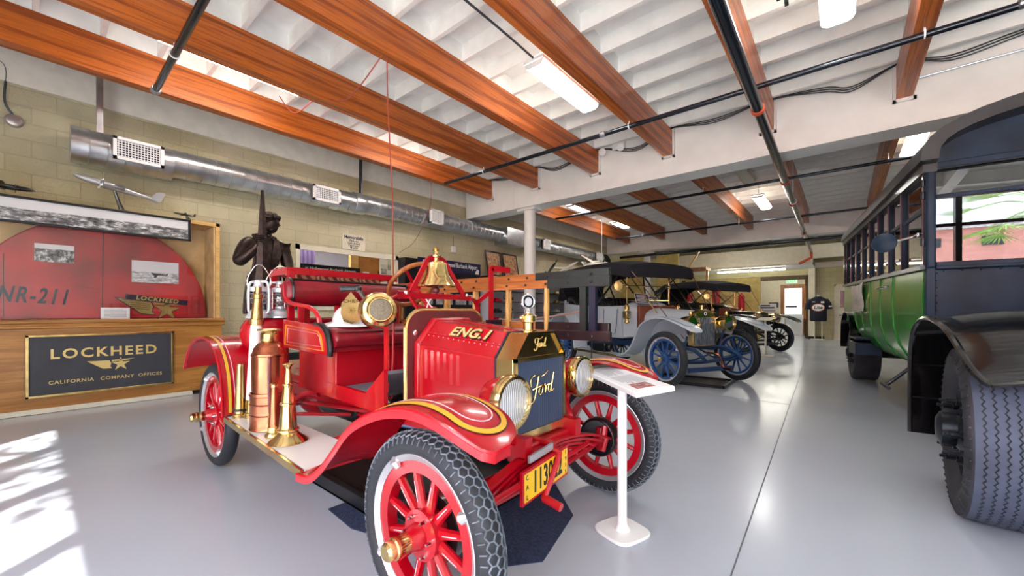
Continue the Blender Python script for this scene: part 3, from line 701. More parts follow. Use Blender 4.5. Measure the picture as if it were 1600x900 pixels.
def emblem(o, u, v, s, par, mat_, nm, back=None):
    o, u, v = V(o), V(u).normalized(), V(v).normalized(); n = u.cross(v)
    P = lambda pts: [(a * s, b * s) for a, b in pts]
    wing = [(-1, .18), (-.1, .16), (-.02, .0), (-.06, -.2), (.02, -.3), (-.35, -.3)]
    bar_ = [(.0, .18), (1, .22), (.62, .12), (.0, .08)]
    star = [((.42 if i % 2 == 0 else .15) * math.sin(i * PI / 5) * (1.0) + .38, (.42 if i % 2 == 0 else .15) * math.cos(i * PI / 5) - .08) for i in range(10)]
    m = MB()
    if back:
        mb = MB(); k = 1.12
        for q in (wing, star): 
            cx = sum(p[0] for p in q) / len(q); cy = sum(p[1] for p in q) / len(q)
            mb.poly(P([(cx + (a - cx) * k, cy + (b - cy) * k) for a, b in q]), o, u, v, .002)
        mb.build(nm + '_outline', back, par)
    for q in (wing, bar_, star): m.poly(P(q), o + n * (.002 if back else 0), u, v, .002)
    m.build(nm, mat_, par)
    if back:
        m = MB()
        for i in range(5): m.bar(o + n * .0045 + u * (-.9 + i * .05) * s + v * (.14 - .07 * i) * s, o + n * .0045 + u * (-.1 * s) + v * (.14 - .07 * i) * s, .006, .001, n)
        m.build(nm + '_feather', back, par)
eu = V(0, 1, -.12)
emblem((-7.199, 1.06, 1.22), eu, Z, .36, t, mat('emblem_gold', (150, 128, 62), .5), 'wing_emblem', 'navy')
m = MB().poly([(-.28, -.035), (.36, -.035), (.36, .035), (-.28, .035)], (-7.1945, 1.06, 1.315), eu, V(0, .12, 1), .002); m.build('emblem_band', 'navy', t)
text(MB(), 'LOCKHEED', .075, (-7.1915, 1.1, 1.312), eu, V(0, .12, 1), .002, 'CENTER', .003, .1, 1.2).build('emblem_lettering', mat('emblem_letter', (168, 148, 80), .5), t)
def flat(name, lab, cat, y0, y1, z0, z1, x, m_, group=None, th=.006, tilt=0):
    return MB().box(x - th, x, y0, y1, z0, z1).solo(name, m_, lab, cat, group)
flat('photograph', 'black and white photo of a group of people mounted over the red section', 'photo', .02, .33, 1.735, 1.945, -7.185, 'photo1')
flat('photograph', 'pale photo of a small aircraft in flight at the right of the red section', 'photo', .84, 1.32, 1.54, 1.83, -7.185, 'photo2')
m = MB().add([(-7.184, 1.06, 1.64), (-7.184, 1.20, 1.65), (-7.184, 1.21, 1.68), (-7.184, 1.18, 1.66), (-7.184, 1.09, 1.665), (-7.184, 1.03, 1.68), (-7.184, 1.03, 1.665)], [(0, 1, 2, 3, 4, 5, 6)])
m.add([(-7.184, 1.06, 1.645), (-7.184, 1.10, 1.645), (-7.184, 1.08, 1.61), (-7.184, 1.06, 1.61)], [(0, 1, 2, 3)])
q = m.build('aircraft_silhouette', 'ink', bpy.data.objects['photograph.001'], (0, 0, 0)); q.location = -V(bpy.data.objects['photograph.001'].location)
t = thing('caption_card', 'small white caption card standing on the oak ledge', 'card', (-6.99, .67, 1.062))
MB().box(-7.0, -6.995, .54, .80, 1.062, 1.2).build('card', 'paper', t); lines(MB(), (-6.9945, .67, 1.13), Y, Z, .2, .1, 7, .006).build('print', 'inkgrey', t)
t = thing('panorama_picture', 'long framed black and white panorama along the top of the display case', 'picture', (-6.9, .2, 2.12))
MB().box(-6.922, -6.905, -1.05, 1.37, 2.14, 2.385).build('print', 'pano', t)
m = MB()
for a in ((-1.08, 1.4, 2.115, 2.142), (-1.08, 1.4, 2.383, 2.41), (-1.08, -1.05, 2.115, 2.41), (1.372, 1.4, 2.115, 2.41)): m.box(-6.925, -6.888, *a)
m.build('frame', 'frameblk', t, bev=.003)
t = thing('plaque', 'charcoal sign with gold company lettering on the front of the oak case', 'sign', (-6.92, .59, .2))
MB().box(-6.928, -6.916, -.02, 1.196, .2, .88).build('panel', 'signblk', t)
m = MB()
for a in ((-.045, 1.22, .862, .89), (-.045, 1.22, .185, .213), (-.045, -.017, .185, .89), (1.193, 1.22, .185, .89)): m.box(-6.93, -6.9, *a)
m.build('frame', 'brassdk', t, bev=.004)
text(MB(), 'LOCKHEED', .155, (-6.916, .59, .66), Y, Z, .004, 'CENTER', .0035, 0, 1.22, 1.0).build('lettering', 'goldleaf', t)
text(MB(), 'CALIFORNIA', .056, (-6.916, .30, .34), Y, Z, .003, 'CENTER', .0006, 0, 1.15).build('lettering', 'goldleaf', t)
text(MB(), 'COMPANY', .056, (-6.916, .68, .34), Y, Z, .003, 'CENTER', .0006, 0, 1.15).build('lettering', 'goldleaf', t)
text(MB(), 'OFFICES', .056, (-6.916, .985, .34), Y, Z, .003, 'CENTER', .0006, 0, 1.15).build('lettering', 'goldleaf', t)
emblem((-6.916, .63, .52), Y, Z, .21, t, 'goldleaf', 'wing_emblem')
# model aircraft on top of the case and beyond
def model_plane(name, lab, p, heading, L, span, m_, engines=0, tails=1, pitch=0.0, roll=0.0, sweep=.1, stand=None, cat='model aircraft'):
    t = thing(name, lab, cat, p, local=True)
    R = Matrix.Rotation(heading, 4, 'Z') @ Matrix.Rotation(-pitch, 4, 'Y') @ Matrix.Rotation(roll, 4, 'X')
    def put(m, n): m.xf(R).build(n, m_, t)
    m = MB().lathe([(.002, L * .5), (L * .028, L * .46), (L * .05, L * .36), (L * .056, L * .15), (L * .052, -.1 * L), (L * .03, -.35 * L), (L * .008, -.5 * L)], (0, 0, 0), X, 14); put(m, 'fuselage')
    for s_ in (-1, 1):
        c0, c1 = L * .2, L * .07
        rings = []
        for k in range(4):
            f = k / 3; c = c0 + (c1 - c0) * f; yy = s_ * (span / 2 * f); x0 = L * .12 - sweep * L * f * 2.2; zz = L * .03 * f - L * .02
            rings.append([V(x0, yy, zz), V(x0 - c * .3, yy, zz + c * .07), V(x0 - c, yy, zz), V(x0 - c * .3, yy, zz - c * .05)])
        put(MB().ring(rings), 'wing')
        put(MB().ring([[V(-.4 * L - a, s_ * y_, 0), V(-.43 * L - a, s_ * y_, .006 * L), V(-.5 * L - a * .6, s_ * y_, 0), V(-.43 * L - a, s_ * y_, -.006 * L)] for a, y_ in ((0, 0), (.03 * L, .15 * L))]), 'tailplane')
        for e in range(engines // 2):
            yy = s_ * span * (.16 + .14 * e); xx = L * (.12 - sweep * (.32 + .28 * e) * 1.1)
            put(MB().lathe([(.004, .1 * L), (.022 * L, .085 * L), (.026 * L, .02 * L), (.02 * L, -.06 * L), (.004, -.12 * L)], (xx, yy, -.01 * L), X, 10), 'engine')
            put(MB().bar((xx + .1 * L, yy - .06 * L, -.01 * L - .03 * L), (xx + .1 * L, yy + .06 * L, -.01 * L + .03 * L), .012 * L, .004 * L).bar((xx + .1 * L, yy + .03 * L, -.01 * L - .06 * L), (xx + .1 * L, yy - .03 * L, -.01 * L + .06 * L), .012 * L, .004 * L), 'propeller')
    ys = [0] if tails == 1 else ([-.15 * L, .15 * L] if tails == 2 else [-.15 * L, 0, .15 * L])
    for yy in ys: put(MB().ring([[V(-.38 * L - a, yy - .004 * L, z_), V(-.38 * L - a, yy + .004 * L, z_), V(-.5 * L - a * .5, yy + .003 * L, z_), V(-.5 * L - a * .5, yy - .003 * L, z_)] for a, z_ in ((0, -.03 * L if tails > 1 else 0), (.04 * L, .1 * L), (.07 * L, .13 * L))]), 'tail_fin')
    if stand:
        m = MB().tube(bez([V(*q) - V(p) for q in stand]), [.03 - .018 * i / (8 * (len(stand) - 1)) for i in range(8 * (len(stand) - 1) + 1)], 8)
        b = V(*stand[0]) - V(p); m.lathe([(.07, 0), (.07, .012), (.03, .02)], b, Z, 16); m.build('stand', 'black', t)
    return t
model_plane('model_airliner', 'silver four-engined model airliner on a curved black stand above the panorama', (-7.02, .70, 2.70), -PI / 2, .80, .78, 'modelsilver', 4, 3, .2, -.12, .04, [(-7.05, .74, 2.422), (-7.05, .70, 2.55), (-7.02, .66, 2.69)])
model_plane('model_aeroplane', 'tiny model aeroplane with red tail near the right end of the panorama', (-7.05, 1.36, 2.5), -PI / 2, .24, .26, 'greenblk', 0, 1, .05, 0, .02, [(-7.05, 1.42, 2.422), (-7.05, 1.38, 2.48)])
model_plane('model_aeroplane', 'dark model aeroplane at the left edge on top of the case', (-7.03, -.22, 2.52), PI / 2, .5, .5, 'black', 2, 1, -.02, 0, .03, [(-7.03, -.3, 2.422), (-7.03, -.25, 2.5)])

# ------------------------------------------------------------ bronze statue
def skin(name, verts, edges, radii, m_, par, sub=2, label=None):
    me = bpy.data.meshes.new(name); me.from_pydata([tuple(V(v) - ORG) for v in verts], edges, []); me.materials.append(M[m_])
    o = bpy.data.objects.new(name, me); C.objects.link(o)
    o.modifiers.new('skin', 'SKIN'); sv = me.skin_vertices[0].data
    for i, r in enumerate(radii): sv[i].radius = (r, r) if not isinstance(r, tuple) else r; sv[i].use_root = (i == 0)
    o.modifiers.new('sub', 'SUBSURF').levels = sub; o.modifiers['sub'].render_levels = sub
    for p in me.polygons: p.use_smooth = True
    dg = bpy.context.evaluated_depsgraph_get(); ev = bpy.data.meshes.new_from_object(o.evaluated_get(dg)); ev.name = name
    o.modifiers.clear(); o.data = ev
    for p in ev.polygons: p.use_smooth = True
    if par: o.parent = par
    return o
sx, sy = -5.9, 1.97
t = thing('bronze_statue', 'bronze statue of an aviator holding an upright propeller blade behind the fire engine', 'statue', (sx, sy, 0))
MB().box(sx - .36, sx + .36, sy - .36, sy + .36, 0, .06).box(sx - .32, sx + .32, sy - .32, sy + .32, .06, .56).box(sx - .35, sx + .35, sy - .35, sy + .35, .56, .62).build('pedestal', 'black', t, bev=.01)
b = .62
VV = [(sx, sy, b + .95), (sx + .01, sy, b + 1.12), (sx + .01, sy, b + 1.30), (sx, sy, b + 1.46), (sx + .02, sy + .01, b + 1.54), (sx + .05, sy + .03, b + 1.62),  # pelvis..head base
      (sx + .03, sy - .22, b + 1.40), (sx + .08, sy - .33, b + 1.13), (sx + .22, sy - .20, b + 1.30), (sx + .27, sy - .13, b + 1.42),   # right arm bent up
      (sx + .0, sy + .23, b + 1.40), (sx + .02, sy + .29, b + 1.12), (sx + .10, sy + .25, b + .88), (sx + .13, sy + .22, b + .80),     # left arm down
      (sx + .01, sy - .10, b + .85), (sx + .05, sy - .12, b + .48), (sx + .0, sy - .12, b + .10), (sx + .14, sy - .13, b + .04),
      (sx + .01, sy + .10, b + .85), (sx + .02, sy + .13, b + .48), (sx - .02, sy + .13, b + .10), (sx + .12, sy + .15, b + .04)]
EE = [(0, 1), (1, 2), (2, 3), (3, 4), (4, 5), (3, 6), (6, 7), (7, 8), (8, 9), (3, 10), (10, 11), (11, 12), (12, 13), (0, 14), (14, 15), (15, 16), (16, 17), (0, 18), (18, 19), (19, 20), (20, 21)]
RR = [(.15, .19), (.14, .18), (.15, .19), (.11, .14), .065, .07, .095, .085, .06, .045, .095, .08, .06, .05, .11, .085, .06, .045, .11, .085, .06, .045]
skin('body', VV, EE, RR, 'bronze', t)
hx, hy, hz = sx + .06, sy + .05, b + 1.70
fd = V(.75, .62, -.12).normalized(); sdv = fd.cross(Z).normalized(); upv = sdv.cross(fd)
H = lambda a, c, d: V(hx, hy, hz) + fd * a + sdv * c + upv * d
m = MB().ball((hx, hy, hz), .108, 18, 14, (.86, 1.0, 1.18), fd.cross(sdv) * -1)
m.ball(H(.03, 0, -.07), .062, 14, 10)                                  # jaw
m.tube([H(.095, 0, .02), H(.122, 0, -.018)], [.012, .02], 8)         # nose
m.ball(H(.108, 0, -.02), .018, 8, 6)
for s_ in (-1, 1): m.ball(H(.084, s_ * .034, .022), .014, 8, 6).ball(H(.082, s_ * .036, .045), .018, 8, 6, (1.4, .7, .5)).ball(H(-.005, s_ * .088, -.005), .026, 8, 6, (.5, .8, 1.2))
m.tube([H(.088, -.026, -.062), H(.1, 0, -.06), H(.088, .026, -.062)], [.006, .011, .006], 6).tube([H(.084, -.02, -.075), H(.094, 0, -.076), H(.084, .02, -.075)], [.005, .01, .005], 6)
m.build('head', 'bronze', t)
m = MB(); r = random.Random(4)
for i in range(46):
    a = r.uniform(0, 2 * PI); e = r.uniform(.15, 1.45); dx = math.cos(e) * math.cos(a); 
    if dx > .45 and e < .8: continue
    p = H(.095 * dx - .01, .098 * math.cos(e) * math.sin(a), .04 + .085 * math.sin(e))
    m.ball(p, r.uniform(.03, .043), 8, 6, (1.3, .8, .8), V(r.gauss(0, 1), r.gauss(0, 1), r.gauss(0, .6)))
for i in range(6): m.ball(H(.075 + .01 * (i % 2), -.05 + .02 * i, .09), .03, 8, 6)
m.build('hair', 'bronze', t)
m = MB()                                                            # coat: lapels, hem, folds
for s_ in (-1, 1):
    m.strip([V(sx + .15, sy + s_ * .03, b + 1.05), V(sx + .17, sy + s_ * .02, b + 1.25), V(sx + .13, sy + s_ * .06, b + 1.47)], [V(sx + .14, sy + s_ * .1, b + 1.1), V(sx + .155, sy + s_ * .15, b + 1.3), V(sx + .07, sy + s_ * .13, b + 1.49)], .02)
m.tube(bez([(sx + .13, sy - .08, b + 1.49), (sx - .04, sy - .11, b + 1.53), (sx - .1, sy, b + 1.54), (sx - .04, sy + .11, b + 1.53), (sx + .13, sy + .08, b + 1.49)]), .026, 8)
m.lathe([(.17, 1.05), (.20, .75), (.24, .5), (.23, .5), (.19, .75), (.16, 1.05)], (sx, sy, b), Z, 22, closed=True)
for i in range(9): a = i * .7; m.tube(bez([(sx + .17 * math.cos(a), sy + .19 * math.sin(a), b + 1.0), (sx + .2 * math.cos(a + .1), sy + .22 * math.sin(a + .1), b + .75), (sx + .235 * math.cos(a), sy + .235 * math.sin(a), b + .52)]), .012, 6)
m.build('coat', 'bronze', t)
m = MB(); rg = []
for k in range(15):
    f = k / 14; z = b + .35 + f * 1.70; w = .012 + .062 * math.sin(PI * min(1, (1 - f) * .55 + .02)) ; th = .032 - .022 * f; c = V(sx + .31, sy - .125 - .0 * f, z); tw = .5 + .5 * f
    u_ = V(math.sin(tw) * .4, 1, 0).normalized(); n_ = V(1, -u_.x, 0)
    rg.append([c - u_ * w, c + n_ * th, c + u_ * w, c - n_ * th])
m.ring(rg); m.build('propeller_blade', 'bronze', t)
hc = V(sx + .29, sy - .125, b + 1.44)
m = MB().ball(hc + V(-.03, -.01, 0), .05, 12, 8, (.6, 1, 1.05))
for i, (dz, ln) in enumerate(((.042, .085), (.016, .095), (-.010, .09), (-.034, .075))):
    m.tube(bez([hc + V(-.03, -.055, dz), hc + V(.03, -.07, dz + .006), hc + V(.06, -.03, dz), hc + V(.055, -.03 + ln * .6, dz - .006)], 5), [.013] * 10 + [.011] * 5 + [.008], 8)
m.tube(bez([hc + V(-.03, .03, .02), hc + V(.02, .075, .045), hc + V(.05, .06, .05)], 5), .013, 8)
m.build('hand', 'bronze', t)
hl = V(sx + .15, sy + .21, b + .76)
m = MB().ball(hl, .045, 12, 8, (.5, 1, 1.2))
for i in range(4): m.tube(bez([hl + V(.005, -.03 + .02 * i, -.03), hl + V(.02, -.032 + .021 * i, -.075), hl + V(.005, -.03 + .02 * i, -.1 - .008 * (i in (1, 2)))], 4), .011, 6)
m.tube(bez([hl + V(.0, -.04, .02), hl + V(.03, -.065, -.02), hl + V(.03, -.06, -.05)], 4), .012, 6).build('hand', 'bronze', t)

# ------------------------------------------------------------ wall sign, memorabilia window contents, airport kiosk
t = thing('wall_sign', 'pale sign headed Memorabilia on the block wall above the window', 'sign', (-7.49, 4.09, 2.37))
MB().box(-7.5, -7.475, 3.85, 4.33, 2.375, 2.68).build('board', 'offwhite', t)
m = text(MB(), 'Memorabilia', .088, (-7.475, 4.09, 2.615), Y, Z, .002, 'CENTER', .0025, 0, .98, .93)
for i, w in enumerate(('Photos', 'Lockheed', 'Fashions', 'Media')): text(m, w, .058, (-7.475, 4.09, 2.55 - .045 * i), Y, Z, .002, 'CENTER', .0015, 0, 1.25, .9)
m.build('lettering', 'ink', t)
def wallpic(lab, y0, y1, z0, z1, x, pm, fm, name='framed_picture', bw=.03, back=True):
    t = thing(name, lab, 'picture', (x, (y0 + y1) / 2, z0))
    MB().box(x - .02, x - .008, y0 + .005, y1 - .005, z0 + .005, z1 - .005).build('print', pm, t)
    m = MB()
    for a in ((y0, y1, z0, z0 + bw), (y0, y1, z1 - bw, z1), (y0, y0 + bw, z0, z1), (y1 - bw, y1, z0, z1)): m.box(x - .022, x, *a)
    m.build('frame', fm, t); return t
m = MB(); 
for i in range(16): m.lathe([(.035, 1.6), (.035, 2.55)], (-8.9 + .02 * (i % 2), 3.25 + .045 * i, 0), Z, 8)
m.solo('curtain', 'lilac', 'lilac curtain seen through the memorabilia window', 'curtain')
MB().box(-9.0, -8.8, 3.2, 4.25, 2.02, 2.12).box(-9.0, -8.98, 3.2, 4.25, .65, 2.02).box(-9, -8.8, 3.2, 4.25, 1.7, 1.73).solo('wall_shelf', 'offwhite', 'pale shelf below the lilac curtain in the back room', 'shelf')
t = thing('reflected_banner', 'black airport name strip, a memorabilia window reflection built as a solid sign', 'sign', (-8.2, 4.1, 1.9))  # reflection in the window glass, modelled as a solid sign
MB().box(-8.2, -8.17, 3.3, 4.62, 1.86, 2.1).build('panel', 'signblack', t); text(MB(), 'at Hollywood Burbank Airport', .085, (-8.17, 3.98, 2.02), Y, Z, .002).build('lettering', 'paper', t)
MB().box(-8.2, -8.12, 3.3, 4.62, .6, 1.86).solo('reflected_board', 'signblack', 'black panel added in the back room to carry the reflected airport name strip', 'panel')  # added backing for the modelled reflection
t = thing('notice_board', 'tan board with pale post seen through the memorabilia window', 'board', (-8.6, 5.0, .6))
MB().box(-8.62, -8.56, 4.78, 5.9, .6, 2.75).build('board', 'corkwood', t); MB().box(-8.64, -8.54, 4.6, 4.78, .6, 2.75).build('post', 'oaklight', t); MB().box(-8.56, -8.555, 4.9, 5.06, 2.02, 2.08).build('tag', 'paper', t)
wallpic('brown framed picture propped beside the white photo sheet in the back room', 5.28, 5.62, 1.7, 2.12, -8.52, 'paper', 'doorwood')
t = thing('photo_sheet', 'white sheet of dark photos in the back room at the window edge', 'poster', (-8.0, 5.3, 1.6))
MB().box(-8.02, -8.01, 5.0, 5.4, 1.55, 2.5).build('sheet', 'paper', t)
for yy, zz in ((5.02, 2.0), (5.2, 2.1)): MB().box(-8.01, -8.005, yy, yy + .15, zz, zz + .22).build('photo', 'stripephoto', t)
t = thing('display_kiosk', 'black airport history display panel with navy header beside the wall', 'display', (-7.3, 6.25, 0))
MB().box(-7.45, -7.2, 5.1, 7.38, 0, 2.32).build('cabinet', 'signblack', t)
MB().box(-7.2, -7.18, 5.42, 7.38, 2.08, 2.36).build('header', 'signnavy', t)
text(MB(), 'Aviation at Hollywood Burbank Airport', .15, (-7.18, 6.4, 2.26), Y, Z, .002, 'CENTER', .0015, 0, 1, .72).build('lettering', 'paper', t)
MB().poly([(0, 0), (.12, 0), (.12, .1), (.06, .13), (0, .05)], (-7.18, 7.2, 2.1), Y, Z, .002).build('logo_patch', 'paper', t)
k = 0
for zz in (.95, 1.32, 1.68):
    yy = 5.5
    while yy < 7.2:
        w = RN.choice((.2, .26, .34)); MB().box(-7.2, -7.19, yy, min(yy + w, 7.3), zz, zz + .25).build('photo', 'stripephoto', t); yy += w + .1
# grey-white shelving with models and trophies
t = thing('display_shelf', 'grey-white shelving unit full of models behind the white column', 'shelf', (-7.3, 9.4, 0))
MB().box(-7.48, -7.46, 7.5, 11.6, 0, 2.08).build('back_panel', 'shelfwhite', t)
for yy in (7.5, 9.05, 10.2, 11.56): MB().box(-7.46, -7.0, yy, yy + .04, 0, 2.08).build('side_panel', 'shelfwhite', t)
MB().box(-7.46, -6.98, 7.5, 11.6, 2.04, 2.08).build('top_board', 'shelfwhite', t); MB().box(-7.46, -6.95, 7.5, 11.6, .84, .9).build('counter', 'plastic', t)
MB().box(-7.46, -7.0, 7.54, 11.56, .05, .84).build('base_cabinet', 'duskblue', t)
SH = (1.13, 1.42, 1.72)
for z in SH: MB().box(-7.44, -7.04, 7.54, 11.56, z - .012, z).build('glass_shelf', 'iron', t)
def trophy(x, y, z, h, m_, lab, g):
    MB().lathe([(h * .22, 0), (h * .22, h * .1), (h * .08, h * .16), (h * .06, h * .4), (h * .2, h * .55), (h * .26, h * .95), (h * .22, h)], (x, y, z), Z, 14).solo('trophy', m_, lab, 'trophy', g)
OD = ('first', 'second', 'third', 'fourth', 'fifth', 'sixth', 'seventh', 'eighth')
SN = {.9: 'on the white counter', 1.13: 'on the lowest glass shelf', 1.42: 'on the middle glass shelf', 1.72: 'on the top glass shelf'}
for z in (.9,) + SH:
    for j, y in enumerate((7.75, 8.05, 8.35, 8.7, 9.3, 9.7, 10.5, 10.95)):
        h = RN.uniform(.1, .2)
        if j % 3 == 1:
            x = -7.2; m = MB().box(x - .05, x + .05, y - .14, y + .14, z + .02, z + .06).box(x - .045, x + .045, y - .08, y + .05, z + .06, z + .1)
            for a in (-.09, .09): m.lathe([(.03, -.055), (.03, .055)], (x, y + a, z + .03), X, 10)
            m.solo('model_car', RN.choice(('redcyl', 'iron', 'vinylwhite', 'brassdk')), 'small model vehicle %s, %s from its left end' % (SN[z], OD[j]), 'model', 'models %s' % SN[z])
        else:
            trophy(-7.2, y, z + .001, h, RN.choice(('chrome', 'brass', 'silver')), 'small metal trophy cup %s, %s from its left end' % (SN[z], OD[j]), 'trophies %s' % SN[z])
def leaning(lab, y0, y1, z0, z1):
    t = wallpic(lab, y0, y1, z0, z1, 0, 'artprint', 'black', 'framed_print', .045)
    t.location.z = 2.1; t.location.x = -7.2
    for c in t.children: c.data.transform(Matrix.Translation((0, 0, 0)))
    t.rotation_euler = (0, -.17, 0)
leaning('framed colourful print leaning on the shelf, farther from the column', 7.7, 8.3, 2.12, 2.82)
leaning('framed colourful print leaning on the shelf, right beside the white column', 8.38, 9.02, 2.12, 2.82)
model_plane('model_bomber', 'dark model aircraft with propellers on a black stand right of the column', (-7.0, 10.35, 2.5), -.6, .75, .85, 'greenblk', 4, 1, .35, .9, .03, [(-7.2, 10.45, 2.085), (-7.1, 10.4, 2.3), (-7.0, 10.35, 2.5)])
model_plane('model_jet', 'white swept-wing model jet standing tilted on the shelf top', (-6.85, 11.0, 2.55), .5, .85, .7, 'vinylwhite', 0, 1, .5, 1.0, .26, [(-7.15, 11.1, 2.085), (-6.85, 11.0, 2.55)])
model_plane('model_jet', 'white model jet airliner pointing right above the car top', (-6.5, 12.4, 2.78), 1.0, 1.05, 1.0, 'vinylwhite', 2, 1, .08, .8, .2, [(-7.1, 12.4, .0), (-7.0, 12.4, 1.4), (-6.5, 12.4, 2.78)])
RP0, RP1 = V(-6.2, 7.0, .98), V(-3.72, 6.88, 1.19)
MB().tube(bez([RP0, (-5.9, 7.0, .965), (-5.2, 6.96, 1.0), (-4.5, 6.92, 1.07), RP1], 10), .02, 8).solo('barrier_rope', 'pinkrope', 'twisted pink and white rope strung past the white column', 'rope')
for p_, lab_ in ((RP0, 'iron rope post standing left of the white column'), (RP1, 'iron rope post hidden by the dark ladder ends beside the pale grey car')):
    MB().lathe([(.14, 0), (.14, .015), (.02, .03), (.014, .05), (.014, p_.z - .05), (.022, p_.z - .045), (.022, p_.z - .025), (.0, p_.z - .024)], (p_.x, p_.y + .0, .001), Z, 18).solo('rope_post', 'iron', lab_, 'post')
# far left corner
t = thing('spare_tyre', 'black tyre hung high on the far left wall', 'tyre', (-7.35, 14.75, 2.6))
MB().torus((-7.38, 14.78, 3.02), X, .33, .105, 36, 12).build('tyre', 'rubber', t); MB().lathe([(.25, -.04), (.25, .04), (.22, .04), (.22, -.04)], (-7.38, 14.78, 3.02), X, 28, closed=True).build('rim', 'iron', t)
MB().box(-7.3, -6.2, 16.0, 16.15, 1.0, 3.45).solo('partition_panel', 'yellowwall', 'yellowish stippled panel behind the far white column', 'panel')
MB().box(-5.75, -4.9, 16.0, 16.08, 1.9, 3.4).solo('partition_panel', 'yellowwall', 'yellow board high up right of the far white column', 'panel')
t = thing('wooden_loft', 'timber loft frame with slanting braces right of the far column', 'frame', (-5.2, 16.6, 0))
MB().box(-5.8, -4.0, 16.35, 17.0, 2.75, 2.85).build('deck', 'doorwood', t)
for x in (-5.78, -4.02): MB().bar((x, 16.6, 0), (x, 16.6, 2.75), .08, .08).build('post', 'oaklight', t)
for a, b in (((-5.75, 16.3, 2.5), (-5.2, 16.3, 3.3)), ((-4.7, 16.3, 2.7), (-4.2, 16.3, 3.5)), ((-5.1, 16.3, 2.85), (-5.1, 16.3, 3.5))): MB().bar(a, b, .05, .05).build('brace', 'oaklight', t)
def cylr(x, y, z0, h, r, lab): MB().lathe([(r, 0), (r, h * .82), (r * .6, h * .92), (r * .3, h * .94), (r * .3, h)], (x, y, z0), Z, 18).solo('red_cylinder', 'redcyl', lab, 'cylinder', 'red cylinders behind the black car')

t = thing('back_room_fill', 'added ceiling fill light brightening the memorabilia room', 'ceiling light', (-8.7, 4.1, 2.8))  # added lamp, lights the room behind the wall opening
MB().box(-8.85, -8.55, 2.6, 5.6, 2.84, 2.898).build('housing', 'plastic', t); MB().box(-8.8, -8.6, 2.65, 5.55, 2.815, 2.84).build('diffuser', 'lampon', t)

MB().tube([(-6.12, 12.0, 2.25), (-6.12, 12.0, 4.5)], .012, 8).solo('drop_rod', 'plastic', 'thin white rod hanging down beside the top of the pale grey car', 'rod')

